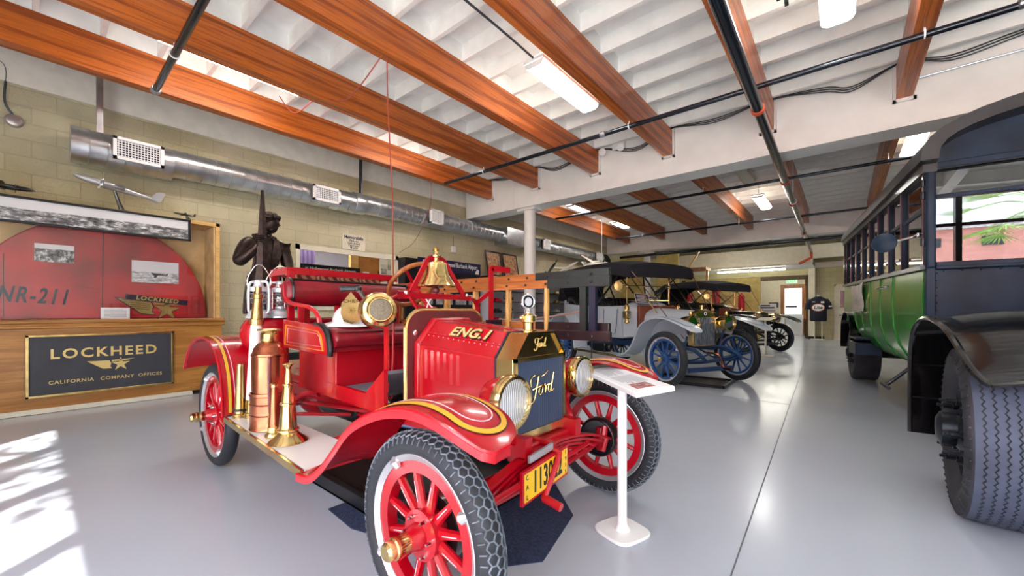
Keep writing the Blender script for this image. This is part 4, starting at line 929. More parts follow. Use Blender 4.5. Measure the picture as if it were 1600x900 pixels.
# ------------------------------------------------------------ wheels (shared builder)
def wheel(par, c, r, tr, out, sp, rimm, capm, ax=(0, 1, 0), nsp=12, fw=.045, rimw=.02, flange=.088, tread=False, drum=None, cap_l=.09, lugs=True, tyre_m='rubber', pin=None):
    c = V(c); ax = V(ax).normalized() * out            # ax now points outward
    rr = r - 2 * tr + .012
    m = MB()
    prof = [(rr - rimw, -.022), (rr - rimw - fw, -.022), (rr - rimw - fw, .022), (rr - rimw, .022)]
    m.lathe(prof, c, ax, 56, closed=True)
    m.lathe([(.03, -.06), (flange * .8, -.05), (flange, -.012), (flange, .03), (flange * .55, .036), (flange * .5, .06), (.035, .075), (.03, .11)], c, ax, 28)
    a0, u, v = frame(ax)
    for k in range(nsp):
        a = 2 * PI * (k + .5) / nsp; d = u * math.cos(a) + v * math.sin(a); t_ = ax.cross(d)
        rg = []
        for q, w in ((flange * .8, .024), (flange * 1.5, .017), (rr - rimw - fw + .004, .0125)):
            rg.append([c + d * q + t_ * (w * math.cos(2 * PI * j / 8)) + ax * (.017 * math.sin(2 * PI * j / 8)) for j in range(8)])
        m.ring(rg)
    w = m.build('wheel', sp, par)
    m = MB(); n = 16; R0 = r - tr
    m.lathe([(R0 + tr * math.cos(2 * PI * i / n) * (1 if math.cos(2 * PI * i / n) > 0 else .95), tr * 1.06 * math.sin(2 * PI * i / n)) for i in range(n)], c, ax, 72, closed=True)
    m.build('tyre', tyre_m, w, angle=60)
    m = MB().lathe([(rr + .012, -.034), (rr + .012, .034), (rr + .002, .038), (rr - rimw, .026), (rr - rimw, -.026), (rr + .002, -.038)], c, ax, 64, closed=True)
    m.build('rim', rimm, w)
    m = MB().lathe([(.03, .07), (.034, .08), (.034, .08 + cap_l * .5), (.037, .08 + cap_l * .52), (.037, .08 + cap_l * .62), (.031, .08 + cap_l * .66), (.031, .08 + cap_l * .9), (.024, .08 + cap_l)], c, ax, 18)
    m.build('hub_cap', capm, w)
    if lugs:
        for k in range(4):
            a = 2 * PI * (k + .35) / 4; d = u * math.cos(a) + v * math.sin(a)
            MB().tube([c + d * (rr + .006) + ax * .03, c + d * (rr - rimw * .7) + ax * .036, c + d * (rr - rimw * 1.7) + ax * .03], [.012, .021, .012], 8).build('rim_lug', 'silver', w)
        for k in range(6):
            a = 2 * PI * k / 6; d = u * math.cos(a) + v * math.sin(a); MB().lathe([(.0075, .0), (.0075, .014), (.005, .02), (.005, .026)], c + d * flange * .76 + ax * .03, ax, 8).build('hub_bolt', 'chrome', w)
    if pin:
        m = MB()
        for k in range(nsp):
            a = 2 * PI * (k + .5) / nsp; d = u * math.cos(a) + v * math.sin(a)
            m.bar(c + d * flange * 1.25 + ax * .0172, c + d * (rr - rimw - fw - .03) + ax * .0172, .003, .0012, ax)
        m.build('pinstripe', pin, w)
    if drum:
        m = MB().lathe([(.03, -.1), (.118, -.095), (.122, -.085), (.122, -.04), (.03, -.035)], c, ax, 32); m.torus(c - ax * .096, ax, .112, .008, 32, 8); m.build('brake_drum', 'black', w)
    if tread:
        m = MB(); N = 66; rows = (-1, 0, 1); ds = 2 * PI / N; dt = .52
        def P(s_, t_): 
            rad = R0 + (tr + .0022) * math.cos(t_); d = u * math.cos(s_) + v * math.sin(s_); return c + d * rad + ax * ((tr * 1.06 + .0022) * math.sin(t_))
        for k in range(N):
            for q in rows:
                s0 = (k + (.5 if q % 2 else 0)) * ds; t0 = q * dt
                h = [(s0 - .5 * ds, t0 - .15), (s0, t0 - .36), (s0 + .5 * ds, t0 - .15), (s0 + .5 * ds, t0 + .15), (s0, t0 + .36)]
                es = [(h[0], h[1]), (h[1], h[2]), (h[2], h[3])] + ([(h[3], h[4]), (h[4], (s0 - .5 * ds, t0 + .15))] if q == 1 else [])
                for (a, b) in es: m.bar(P(*a), P(*b), .0034, .005, P(a[0], a[1]) - c)
            m.bar(P(k * ds, .92), P(k * ds, 1.4), .0034, .005, ax).bar(P(k * ds, -.92), P(k * ds, -1.4), .0034, .005, ax)
        m.build('tread', 'tread', w)
    return w
def surf_fn(prof, yo, yi, crown):
    L = [0]
    for a, b in zip(prof, prof[1:]): L.append(L[-1] + math.dist(a, b))
    T = [q / L[-1] for q in L]
    def at(s):
        s = min(max(s, 0), 1)
        for i in range(len(T) - 1):
            if s <= T[i + 1] + 1e-9: f = (s - T[i]) / (T[i + 1] - T[i]); return [a + (b - a) * f for a, b in zip(prof[i], prof[i + 1])]
    def fn(s, f):
        x, z = at(s); a = yo(s) if callable(yo) else yo; b = yi(s) if callable(yi) else yi
        return V(x, a + (b - a) * f, z + crown * (1 - (2 * f - 1) ** 2))
    return fn
def ribbon(mb, fn, path, w, lift):
    A, B = [], []; e = 1e-3
    for i, (s, f) in enumerate(path):
        p = fn(s, f); t_ = (fn(*path[min(i + 1, len(path) - 1)]) - fn(*path[max(i - 1, 0)])).normalized()
        n = (fn(min(s + e, 1), f) - fn(max(s - e, 0), f)).cross(fn(s, f + e) - fn(s, f - e)).normalized()
        if n.z < 0 and abs(n.z) > .2: n = -n
        sd = t_.cross(n).normalized(); A.append(p + n * lift - sd * w / 2); B.append(p + n * lift + sd * w / 2)
    return mb.strip(A, B, .0015)
def smooth2(pts, n=5): return [(p.x, p.z) for p in bez([V(a, 0, b) for a, b in pts], n)]

# ------------------------------------------------------------ the fire engine
YC = 1.635
E = thing('fire_engine', 'red antique fire engine with brass radiator and wooden ladders in the foreground', 'fire engine', (-2.4, YC, 0))
wheel(E, (-1.15, .905, .36), .36, .047, -1, 'red', 'silver', 'brass', tread=True, drum=True, pin='pin')
wheel(E, (-1.19, 2.365, .36), .36, .047, 1, 'red', 'silver', 'brass', tread=True, drum=True)
wheel(E, (-3.63, .9, .38), .38, .043, -1, 'red', 'silver', 'brass', drum=True, pin='pin')
wheel(E, (-3.63, 2.37, .38), .38, .043, 1, 'red', 'silver', 'brass', drum=True)
def fender(prof, yo, yi, crown, name, lip, front, out, stripes=True, lab=None):
    fn = surf_fn(prof, yo, yi, crown); m = MB(); ns = 44; nf = 9; G = []
    def edge(s, f):          # round the nose off in plan
        if front and s > .8:
            q = (s - .8) / .2; k = 1 - math.sqrt(max(0, 1 - q * q)); lo, hi = .25 * k, 1 - .5 * k; return fn(s, lo + (hi - lo) * f)
        return fn(s, f)
    for i in range(ns + 1): G.append([edge(i / ns, j / (nf - 1)) for j in range(nf)])
    m.sheet(G, .004 if out < 0 else -.004)
    # rolled outer lip
    m2 = MB(); lp = [edge(i / ns, 0) for i in range(ns + 1)]
    if front: lp += [edge(1, j / 8) for j in range(1, 9)]
    A = lp; Bq = [p + Z * -lip * (1 if front else .3) + V(0, 0 if front else 0, 0) for p in lp]
    if not front: Bq = [p + V(0, .012 * -out, -.008) for p in lp]
    m2.strip(A, Bq, .004); m2.tube(lp, .007, 6)
    fo = m.build(name, 'red', E, angle=50)
    m2.build('rolled_edge', 'redframe', fo)
    if stripes:
        if front:
            path = [(s_, .16) for s_ in [.30 + .58 * k / 24 for k in range(25)]]
            path += [(.88 + .075 * math.sin(a), .48 - .32 * math.cos(a)) for a in [PI * k / 14 for k in range(1, 14)]]
            path += [(s_, .80) for s_ in [.88 - .5 * k / 22 for k in range(23)]]
            p2 = [(s_, .26) for s_ in [.34 + .52 * k / 24 for k in range(25)]]
            p2 += [(.86 + .06 * math.sin(a), .485 - .225 * math.cos(a)) for a in [PI * k / 14 for k in range(1, 14)]]
            p2 += [(s_, .71) for s_ in [.86 - .42 * k / 22 for k in range(23)]]
            ribbon(MB(), fn, path, .026, .0012).build('stripe_shadow', 'black', fo); ribbon(MB(), fn, path, .019, .0022).build('gold_stripe', 'gold', fo); ribbon(MB(), fn, p2, .004, .0015).build('pinstripe', 'pin', fo)
        else:
            for f in (.16, .82):
                path = [(s_, f) for s_ in [.06 + .93 * k / 40 for k in range(41)]]
                ribbon(MB(), fn, path, .024, .0012).build('stripe_shadow', 'black', fo); ribbon(MB(), fn, path, .018, .0022).build('gold_stripe', 'gold', fo)
                ribbon(MB(), fn, [(s_, f + (.1 if f < .5 else -.08)) for s_, _ in path], .004, .0015).build('pinstripe', 'pin', fo)
    return fo
FP = smooth2([(-1.90, .415), (-1.78, .435), (-1.67, .50), (-1.55, .606), (-1.43, .715), (-1.29, .785), (-1.17, .822), (-1.05, .838), (-.95, .83), (-.87, .805), (-.80, .77), (-.755, .735)])
fender(FP, .765, lambda s: 1.06 - .03 * s, .022, 'front_fender', .03, True, -1)
fender([(x - .10, z) for x, z in FP], 2.46, lambda s: 2.2, .022, 'front_fender', .03, True, 1)
RP = smooth2([(-4.27, .67), (-4.2, .77), (-4.08, .87), (-3.9, .935), (-3.7, .953), (-3.5, .925), (-3.35, .835), (-3.265, .72), (-3.225, .58), (-3.215, .44)])
fender(RP, .82, 1.105, .012, 'rear_fender', .02, False, -1)
fender(RP, 2.45, 2.165, .012, 'rear_fender', .02, False, 1)
def running_board(y0r, y0f, y1):
    P = [(-3.215, y0r), (-1.87, y0f), (-1.87, y1), (-3.215, y1)]
    b = MB().poly(P, (0, 0, .405), X, Y, .022).build('running_board', 'redframe', E)
    MB().poly([(-3.205, y0r + .012 * (1 if y0r < y1 else -1)), (-1.875, y0f + .012 * (1 if y0r < y1 else -1)), (-1.875, y1), (-3.205, y1)] if y0r < y1 else [(-3.205, y1), (-1.875, y1), (-1.875, y0f - .012), (-3.205, y0r - .012)], (0, 0, .4275), X, Y, .010).build('board_top', 'cream', b)
    sg = -1 if y0r < y1 else 1
    MB().bar((-3.215, y0r + sg * .002, .422), (-1.87, y0f + sg * .002, .422), .012, .036).build('brass_edging', 'brass', b)
running_board(.835, .775, 1.09); running_board(2.435, 2.45, 2.18)
# chassis
m = MB()
for s in (-1, 1): m.bar((-4.3, YC + s * .29, .54), (-1.08, YC + s * .215, .54), .05, .085)
m.build('frame_rail', 'redframe', E)
MB().box(-1.19, -1.12, YC - .24, YC + .24, .46, .525).ball((-1.12, YC, .475), .045, 14, 10).build('front_crossmember', 'redframe', E, bev=.008)
m = MB(); m.tube(bez([(-1.15, .98, .35), (-1.16, 1.15, .335), (-1.17, YC, .325), (-1.18, 2.12, .335), (-1.19, 2.28, .35)]), .026, 10)
for yy in (1.0, 2.27): m.lathe([(.028, -.07), (.034, -.06), (.034, .06), (.028, .07)], (-1.16, yy, .36), Z, 12).tube([(-1.16, yy, .36), (-1.16, yy + (.07 if yy > YC else -.07), .36)], .022, 10)
m.build('front_axle', 'redframe', E)
m = MB()
for k in range(5):
    h = .62 - .1 * k; m.strip([V(-1.09 - .04, YC + h * q, .50 - .016 * k + .0 - .13 * q * q * (h / .62)) for q in [i / 8 - 1 for i in range(17)]], [V(-1.09 + .005, YC + h * q, .50 - .016 * k - .13 * q * q * (h / .62)) for q in [i / 8 - 1 for i in range(17)]], .012)
m.build('leaf_spring', 'redframe', E)
m = MB()
for s, yy in ((-1, 1.03), (1, 2.24)):
    m.tube([(-1.11, yy, .385), (-1.13, yy + s * -.01, .30)], .016, 8).tube([(-1.12, yy, .45), (-1.12, yy - s * .02, .38)], .02, 8)
    m.tube(bez([(-1.17, yy + s * .05, .37), (-1.06, yy + s * .06, .36), (-1.03, yy + s * .03, .40), (-1.035, yy + s * .02, .46)]), .016, 8)
m.build('spring_perch', 'redframe', E)
MB().tube([(-1.33, .99, .33), (-1.33, 2.28, .33)], .014, 8).tube([(-1.16, .98, .34), (-1.34, .99, .33)], .016, 8).tube([(-1.16, 2.28, .34), (-1.34, 2.28, .33)], .016, 8).build('tie_rod', 'redframe', E)
MB().tube([(-1.04, 1.02, .41), (-1.08, 1.95, .43)], .013, 8).build('drag_link', 'redframe', E)
m = MB()
for yy in (1.05, 2.22): m.tube([(-1.2, yy, .30), (-2.0, YC, .36)], .014, 8)
m.tube([(-2.0, YC, .36), (-2.15, YC, .42)], .03, 8); m.build('radius_rod', 'redframe', E)
m = MB().tube([(-3.63, .98, .38), (-3.63, 2.29, .38)], .04, 12).ball((-3.63, YC, .39), .15, 18, 12).tube([(-3.63, YC, .39), (-2.2, YC, .48)], .032, 10)
for s in (-1, 1): m.tube([(-3.6, YC + s * .6, .36), (-2.4, YC + s * .05, .44)], .014, 8)
m.build('rear_axle', 'redframe', E)
m = MB()
for k in range(4):
    h = .6 - .11 * k; m.strip([V(-3.66, YC + h * q, .66 - .02 * k - .16 * q * q * (h / .6)) for q in [i / 8 - 1 for i in range(17)]], [V(-3.60, YC + h * q, .66 - .02 * k - .16 * q * q * (h / .6)) for q in [i / 8 - 1 for i in range(17)]], .014)
m.build('rear_spring', 'redframe', E)
MB().lathe([(.02, -.3), (.075, -.28), (.08, -.2), (.08, .2), (.075, .28), (.02, .3)], (-2.92, 1.52, .42), X, 20).build('muffler', 'black', E)
MB().tube(bez([(-2.62, 1.52, .42), (-2.2, 1.5, .44), (-1.8, 1.48, .5), (-1.6, 1.5, .62)]), .024, 10).build('exhaust_pipe', 'duskblue', E)
for yy, xo in ((1.35, -2.02), (1.35, -2.95)):
    MB().tube(bez([(xo, yy, .55), (xo - .12, yy - .02, .545), (xo - .2, yy - .08, .50), (xo - .2, yy - .16, .43), (xo - .24, yy - .24, .398)]), .026, 10).build('board_bracket', 'redframe', E)
for yy, xo in ((1.92, -2.02), (1.92, -2.95)): MB().tube(bez([(xo, yy, .55), (xo - .2, yy + .08, .50), (xo - .24, yy + .26, .398)]), .026, 10).build('board_bracket', 'redframe', E)
MB().tube([(-3.3, 1.33, .45), (-1.95, 1.33, .56)], .015, 8).build('truss_rod', 'redframe', E)
MB().box(-1.72, -1.32, YC - .12, YC + .12, .40, .72).lathe([(.1, -.3), (.14, -.2), (.14, .1), (.08, .2)], (-2.05, YC, .5), X, 18).build('engine_block', 'iron', E)
# radiator
def hexsec(x, h, sh, th, top, bot): return [V(x, YC - h, bot), V(x, YC - h, sh), V(x, YC - th, top), V(x, YC + th, top), V(x, YC + h, sh), V(x, YC + h, bot)]
rad = MB().ring([hexsec(-1.284, .214, .925, .113, 1.047, .56), hexsec(-1.172, .214, .925, .113, 1.047, .56)]).build('radiator', 'brass', E, bev=.004)
MB().box(-1.174, -1.166, YC - .198, YC + .198, .572, .915).build('core', 'core', rad)
m = MB()
for a in ((YC - .213, YC - .196, .535, .93), (YC + .196, YC + .213, .535, .93), (YC - .213, YC + .213, .535, .575), (YC - .213, YC + .213, .912, .93)): m.box(-1.176, -1.158, *a)
for s in (-1, 1): m.bar((-1.167, YC + s * .205, .927), (-1.167, YC + s * .109, 1.045), .018, .014)
m.bar((-1.167, YC - .113, 1.044), (-1.167, YC + .113, 1.044), .018, .012); m.build('shell_edge', 'brass', rad)
def script(o, u, v, s, mat_, par, r):
    m = MB(); o, u, v = V(o), V(u), V(v)
    K = [[(-.48, .12), (-.5, .32), (-.3, .42), (.0, .36), (.22, .42), (.34, .5)], [(-.12, .38), (-.22, .05), (-.34, -.28), (-.52, -.36), (-.58, -.22)], [(-.42, .02), (-.2, .06), (.0, .08)],
         [(.02, .1), (-.1, -.02), (-.08, -.16), (.04, -.12), (.08, .02), (.02, .1), (.14, .06)], [(.14, .08), (.22, .1), (.2, -.14), (.26, .04), (.36, .08)],
         [(.5, .08), (.4, .06), (.36, -.08), (.44, -.14), (.52, .0), (.66, .42)], [(.66, .42), (.52, -.06), (.56, -.14), (.66, -.08)]]
    for q in K: m.tube(bez([o + u * (a * s) + v * (b * s) for a, b in q], 6), r, 6, flat=.5)
    m.build('script_lettering', mat_, par)
script((-1.163, YC - .01, .765), Y, Z, .17, 'brassdk', rad, .0065)
script((-1.170, YC - .005, .985), Y, Z, .08, 'goldleaf', rad, .0018)
m = MB().lathe([(.034, 0), (.034, .01), (.026, .015), (.026, .05), (.036, .055), (.036, .085), (.026, .09), (.012, .1)], (-1.225, YC - .03, 1.045), Z, 20)
m.tube([(-1.225, YC - .08, 1.12), (-1.225, YC + .02, 1.12)], .007, 8).ball((-1.225, YC - .085, 1.12), .012, 8, 6).ball((-1.225, YC + .025, 1.12), .012, 8, 6)
cp = m.build('filler_cap', 'brass', rad)
m = MB().torus((-1.225, YC - .03, 1.20), V(1, -.35, 0), .036, .007, 24, 8).lathe([(.012, 0), (.016, .012), (.008, .03)], (-1.225, YC - .03, 1.14), Z, 12); m.build('temperature_gauge', 'chrome', cp)
MB().lathe([(.032, -.005), (.032, .003), (.024, .004), (.024, .001), (0, .001)], (-1.225, YC - .03, 1.20), V(1, -.35, 0), 20).build('gauge_ring', 'black', cp); MB().lathe([(.022, .0015), (.022, .003), (.0, .0035)], (-1.225, YC - .03, 1.20), V(1, -.35, 0), 20).build('gauge_face', 'lantern', cp)
# hood
m = MB().ring([hexsec(-1.284, .212, .923, .112, 1.046, .55), hexsec(-1.82, .252, .962, .13, 1.098, .58)]).use(1)
for k in range(14):
    for q in (.42, .52): 
        f = (k + .5) / 14; y0, y1, z0, z1 = .212 + .04 * f, .112 + .018 * f, .923 + .039 * f, 1.046 + .052 * f
        m.ball((-1.284 - .536 * f, YC - (y0 + (y1 - y0) * q), z0 + (z1 - z0) * q), .003, 6, 4)
h = m.build('hood', ['red', 'pin'], E)
MB().ring([hexsec(-1.815, .262, .972, .14, 1.112, .575), hexsec(-1.858, .266, .976, .144, 1.116, .575)]).build('cowl_former', 'red', h, bev=.012)
MB().ring([hexsec(-1.279, .217, .928, .116, 1.050, .60), hexsec(-1.287, .218, .929, .117, 1.051, .60)]).build('hood_seal', 'navy', h)
def hs(f, s, t_):     # point on near hood side: f back fraction, t height fraction on the vertical side
    y = YC + s * (.212 + .04 * f); return V(-1.284 - .536 * f, y, .55 + .03 * f + (.373 + .009 * f) * t_)
for s in (-1, 1):
    for k in range(6):
        f = .43 + .088 * k; m = MB(); a, b = hs(f, s, .54), hs(f, s, .96)
        m.ring([[p + V(0, s * -.004, 0), p + V(-.016, s * .011, 0), p + V(-.02, s * -.004, 0)] for p in (a, a + (b - a) * .1, a + (b - a) * .9, b)]); m.build('louver', 'red', h)
m = MB()
for s in (-1, 1): m.bar((-1.29, YC + s * .213, .925), (-1.815, YC + s * .254, .964), .006, .006); m.bar((-1.29, YC + s * .165, .985), (-1.815, YC + s * .195, 1.033), .004, .004)
m.bar((-1.29, YC, 1.047), (-1.815, YC, 1.099), .008, .006); m.build('hinge_line', 'redframe', h)
sv = V(0, .111, .13).normalized(); su = V(1, .03, -.09); su = (su - sv * su.dot(sv)).normalized()
eo = V(-1.52, YC - .165, 1.034) + V(0, -.0, .0)
f = (1.52 - 1.284) / .536; y0, y1, z0, z1 = .212 + .04 * f, .112 + .018 * f, .923 + .039 * f, 1.046 + .052 * f
eo = V(-1.52, YC - (y0 + (y1 - y0) * .72), z0 + (z1 - z0) * .72)
text(MB(), 'ENG.1', .082, eo + su * .005 - sv * .005, su, sv, .001, 'CENTER', .004, .22, 1.05, 1.2, .003).build('letter_shadow', 'black', h)
text(MB(), 'ENG.1', .082, eo, su, sv, .001, 'CENTER', .0025, .22, 1.05, 1.2, .0045).build('lettering', 'goldleaf', h)
# firewall
def rrect(h_, z0, z1, r_, n=8): return [(-h_, z0)] + [(h_, z0)] + [(h_ - r_ + r_ * math.cos(a), z1 - r_ + r_ * math.sin(a)) for a in [PI / 2 * i / n for i in range(n + 1)]] + [(-h_ + r_ - r_ * math.sin(a), z1 - r_ + r_ * math.cos(a)) for a in [PI / 2 * i / n for i in range(n + 1)]]
FW = rrect(.305, .58, 1.158, .11)
fwb = MB().poly(FW, (-1.885, YC, 0), Y, Z, .024).build('firewall', 'dash', E)
pts = [V(-1.873, YC + a, b) for a, b in FW[1:] + FW[:1]]; MB().tube(pts, .014, 8, flat=1.0).build('brass_edge', 'brass', fwb)
for a in (-.25, .25): MB().lathe([(.016, 0), (.016, .004), (.01, .008)], (-1.861, YC + a, 1.03), X, 12).build('screw_head', 'chrome', fwb)
# lamps
for nm, (lx, ly, lz) in (('near', (-1.065, 1.29, .768)), ('far', (-1.14, 2.0, .782))):
    hl = MB().lathe([(.005, -.17), (.04, -.165), (.085, -.12), (.105, -.06), (.108, -.02)], (lx, ly, lz), X, 28).build('headlight', 'red', E)
    MB().lathe([(.106, -.035), (.116, -.03), (.118, .0), (.112, .014), (.1, .016), (.098, .006), (.104, -.03)], (lx, ly, lz), X, 36, closed=True).build('lamp_rim', 'brass', hl)
    MB().lathe([(.0, .016), (.05, .013), (.08, .008), (.1, .002), (.1, -.004), (0, -.004)], (lx, ly, lz), X, 32).build('lens', 'lens', hl)
    s = -1 if ly < YC else 1
    MB().tube(bez([(lx - .09, ly, lz - .09), (lx - .09, ly - s * .03, lz - .15), (-1.15, YC + s * .25, .57), (-1.15, YC + s * .2, .54)]), .02, 8).build('lamp_bracket', 'redframe', hl)
# plate and crank
pl = MB().box(-1.045, -1.03, 1.31, 1.668, 0, .142).build('licence_plate', 'redframe', E)
pl.data.transform(Matrix.Identity(4))
def platem(mb): return mb
sk = Matrix(((1, 0, 0, 0), (0, 1, 0, 0), (0, .085, 1, .331 - .085 * (1.31 - YC)), (0, 0, 0, 1)))
pl.data.transform(sk)
def plate_part(m, n, mt): q = m.build(n, mt, pl); q.data.transform(sk); return q
plate_part(MB().box(-1.03, -1.027, 1.322, 1.656, .012, .13), 'plate_face', 'plate')
plate_part(text(MB(), '113022', .13, (-1.027, 1.494, .071), Y, Z, .0015, 'CENTER', .003, 0, 1.06, .565), 'number_lettering', 'black')
m = MB()
for i, ch in enumerate('CAL'): text(m, ch, .03, (-1.027, 1.339, .113 - .042 * i), Y, Z, .0015)
for i, ch in enumerate('1915'): text(m, ch, .026, (-1.027, 1.641, .116 - .031 * i), Y, Z, .0015)
plate_part(m, 'small_lettering', 'black')
plate_part(MB().bar((-1.05, 1.38, .168), (-1.05, 1.56, .168), .012, .03), 'plate_bracket', 'silver')
cr = MB().tube(bez([(-1.2, 1.555, .523), (-1.10, 1.555, .522), (-1.06, 1.555, .50), (-1.05, 1.555, .46), (-1.058, 1.555, .38), (-1.065, 1.555, .315)]), .015, 10).build('starting_crank', 'redframe', E)
for v_ in cr.data.vertices: v_.co.x += .035 if v_.co.z < .5 else .0; v_.co.y += .02 - max(0, .5 - v_.co.z) * .6
MB().tube([(-1.03, 1.466, .315), (-.94, 1.466, .30)], .019, 12).build('crank_handle', 'redframe', cr)
# body
for s in (-1, 1):
    yy = YC + s * .435
    side = [(-2.95, .625), (-2.0, .60), (-1.885, .60), (-1.885, .84), (-2.07, .69), (-2.42, .70), (-2.95, .70)]
    MB().poly(side, (0, yy - .012 * s - (.012 if s > 0 else -.012), 0), X, Z, .024).build('body_sill', 'red', E)
MB().box(-2.43, -2.05, YC - .42, YC + .42, .655, .68).build('floorboard', 'floormat', E)
MB().poly([(-2.06, .66), (-1.89, .81), (-1.89, .83), (-2.06, .683)], (0, YC + .42, 0), X, Z, .84).build('toeboard', 'floormat', E)
sb = MB().box(-2.95, -2.42, YC - .43, YC + .43, .63, .93).build('seat_box', 'red', E, bev=.006)
MB().box(-2.97, -2.35, YC - .49, YC + .49, .905, .935).build('seat_rail', 'leather', E, bev=.008)
m = MB(); ncu = 10; G = []
for k in range(2): pass
prof = [(-2.97, .935), (-2.325, .935), (-2.30, .96), (-2.30, 1.0), (-2.325, 1.035), (-2.40, 1.052), (-2.7, 1.056), (-2.9, 1.05), (-2.97, 1.03)]
m.ring([[V(a, YC + y_, .935 + (b - .935) * k) for a, b in prof] for y_, k in ((-.485, .7), (-.465, 1), (.465, 1), (.485, .7))]); m.build('seat_cushion', 'leather', E, angle=60)
MB().tube([(-2.31, YC - .47, 1.03), (-2.31, YC + .47, 1.03)], .007, 6).build('seat_piping', 'dash', E)
for s in (-1, 1):
    yy = YC + s * .505
    pan = smooth2([(-2.99, .905), (-2.345, .885), (-2.34, .93), (-2.375, 1.02), (-2.44, 1.062), (-2.6, 1.075), (-2.99, 1.095)], 1)
    ap = MB().poly(pan, (0, yy + .014, 0), X, Z, .028).build('seat_side', 'red', E, bev=.004)
    MB().tube(bez([(-2.345, yy, .885), (-2.34, yy, .93), (-2.375, yy, 1.02), (-2.44, yy, 1.064), (-2.52, yy, 1.072)]), .018, 8).build('edge_trim', 'black', ap)
    q = [(-2.95, .925), (-2.395, .915), (-2.42, 1.0), (-2.46, 1.03), (-2.935, 1.06)]
    loop = [V(a, yy + s * .0155, b) for a, b in q]; MB().tube(loop, .007, 4, closed=True, flat=.35).build('gold_stripe', 'gold', ap)
    cx = sum(a for a, b in q) / 5; cz = sum(b for a, b in q) / 5
    MB().tube([V(cx + (a - cx) * .9, yy + s * .0155, cz + (b - cz) * .68) for a, b in q], .0028, 4, closed=True, flat=.4).build('pinstripe', 'pin', ap)
    MB().tube(bez([(-3.0, yy, 1.34), (-2.985, yy, 1.26), (-2.92, yy, 1.215), (-2.78, yy, 1.195), (-2.6, yy, 1.175), (-2.5, yy, 1.13), (-2.47, yy, 1.065)]), .014, 10).build('arm_rail', 'redframe', E)
bk = MB(); pr = []
for i in range(14): a = 2 * PI * i / 14; pr.append((.075 * math.cos(a), .095 * math.sin(a)))
bk.ring([[V(-3.0 + a * k, YC + y_, 1.29 + b * k) for a, b in pr] for y_, k in ((-.515, .55), (-.505, .8), (-.48, .97), (-.44, 1), (.44, 1), (.48, .97), (.505, .8), (.515, .55))])
bk = bk.build('backrest', 'leather', E, angle=70)
m = MB()
for s in (-1, 1): m.tube([(-3.0 + .074 * math.cos(a), YC + s * .475, 1.29 + .096 * math.sin(a)) for a in [2 * PI * i / 20 for i in range(20)]], .009, 6, closed=True)
m.tube([(-2.965, YC - .475, 1.378), (-2.965, YC + .475, 1.378)], .008, 6); m.build('piping', 'black', bk)
for y_ in (-.4, -.13, .13, .4): MB().bar((-3.0, YC + y_, .93), (-3.0, YC + y_, 1.22), .035, .02, X).build('backrest_post', 'redframe', E)
# hose bed
m = MB()
for a in (((-3.12, YC - .42, 1.45), (-3.12, YC + .42, 1.45)), ((-3.44, YC - .42, 1.45), (-3.44, YC + .42, 1.45)), ((-3.12, YC - .42, 1.45), (-3.44, YC - .42, 1.45)), ((-3.12, YC + .42, 1.45), (-3.44, YC + .42, 1.45))): m.bar(*a, .05, .05)
hb = MB().box(-3.44, -3.12, YC - .42, YC + .42, 1.30, 1.32).box(-3.44, -3.42, YC - .42, YC + .42, 1.32, 1.36).box(-3.44, -3.12, YC - .42, YC - .40, 1.32, 1.36).box(-3.44, -3.12, YC + .40, YC + .42, 1.32, 1.36).box(-3.14, -3.12, YC - .42, YC + .42, 1.32, 1.36).build('hose_bed', 'red', E)
m.build('top_rail', 'red', hb)
for x_ in (-3.12, -3.44):
    for s in (-1, 1): MB().bar((x_, YC + s * .42, .9), (x_, YC + s * .42, 1.45), .04, .04).build('corner_post', 'red', hb)
MB().box(-4.3, -3.14, YC - .32, YC + .32, .60, .66).build('rear_platform', 'red', E)
for x_ in (-3.17, -3.56):
    for s in (-1, 1): MB().bar((x_, YC + s * .29, .66), (x_, YC + s * .29, 1.30), .04, .04).build('bed_support', 'redframe', E)
tk = MB().lathe([(.02, -.67), (.07, -.655), (.105, -.63), (.118, -.60), (.118, .60), (.105, .63), (.07, .655), (.02, .67)], (-3.36, YC, .985), Y, 32).build('water_tank', 'red', E)
for s in (-1, 1): MB().torus((-3.36, YC + s * .598, .985), Y, .119, .007, 32, 8).build('tank_ring', 'cream', tk)
# bell hoop
def flatbar(pts, w, th, nm, par=None, mt='redframe', up=X):
    m = MB(); P = [V(*p) for p in pts]
    for a, b in zip(P, P[1:]): m.bar(a, b + (b - a).normalized() * .004, w, th, up)
    return m.build(nm, mt, par or E)
hp = bez([(-1.97, 1.272, .70), (-1.97, 1.272, .9), (-1.97, 1.272, 1.14), (-1.97, 1.285, 1.205), (-1.97, 1.33, 1.237), (-1.97, 1.45, 1.245), (-1.97, 1.82, 1.245), (-1.97, 1.94, 1.237), (-1.97, 1.985, 1.205), (-1.97, 1.998, 1.14), (-1.97, 1.998, .9), (-1.97, 1.998, .7)], 4)
flatbar(hp, .034, .012, 'bell_hoop', up=Y)
hoop = bpy.data.objects['bell_hoop']
flatbar([(-1.97, 1.40, 1.25), (-1.97, 1.435, 1.262), (-1.97, 1.555, 1.465), (-1.97, 1.575, 1.482), (-1.97, 1.675, 1.482), (-1.97, 1.695, 1.465), (-1.97, 1.86, 1.262), (-1.97, 1.89, 1.25)], .03, .014, 'bell_yoke', hoop, up=X)
MB().bar((-1.97, 1.43, 1.24), (-1.88, 1.47, 1.10), .03, .012).build('hoop_brace', 'redframe', hoop)
for y_ in (1.40, 1.885): MB().lathe([(.014, 0), (.014, .016), (.008, .02)], (-1.97, y_, 1.253), Z, 8).build('bolt', 'chrome', hoop)
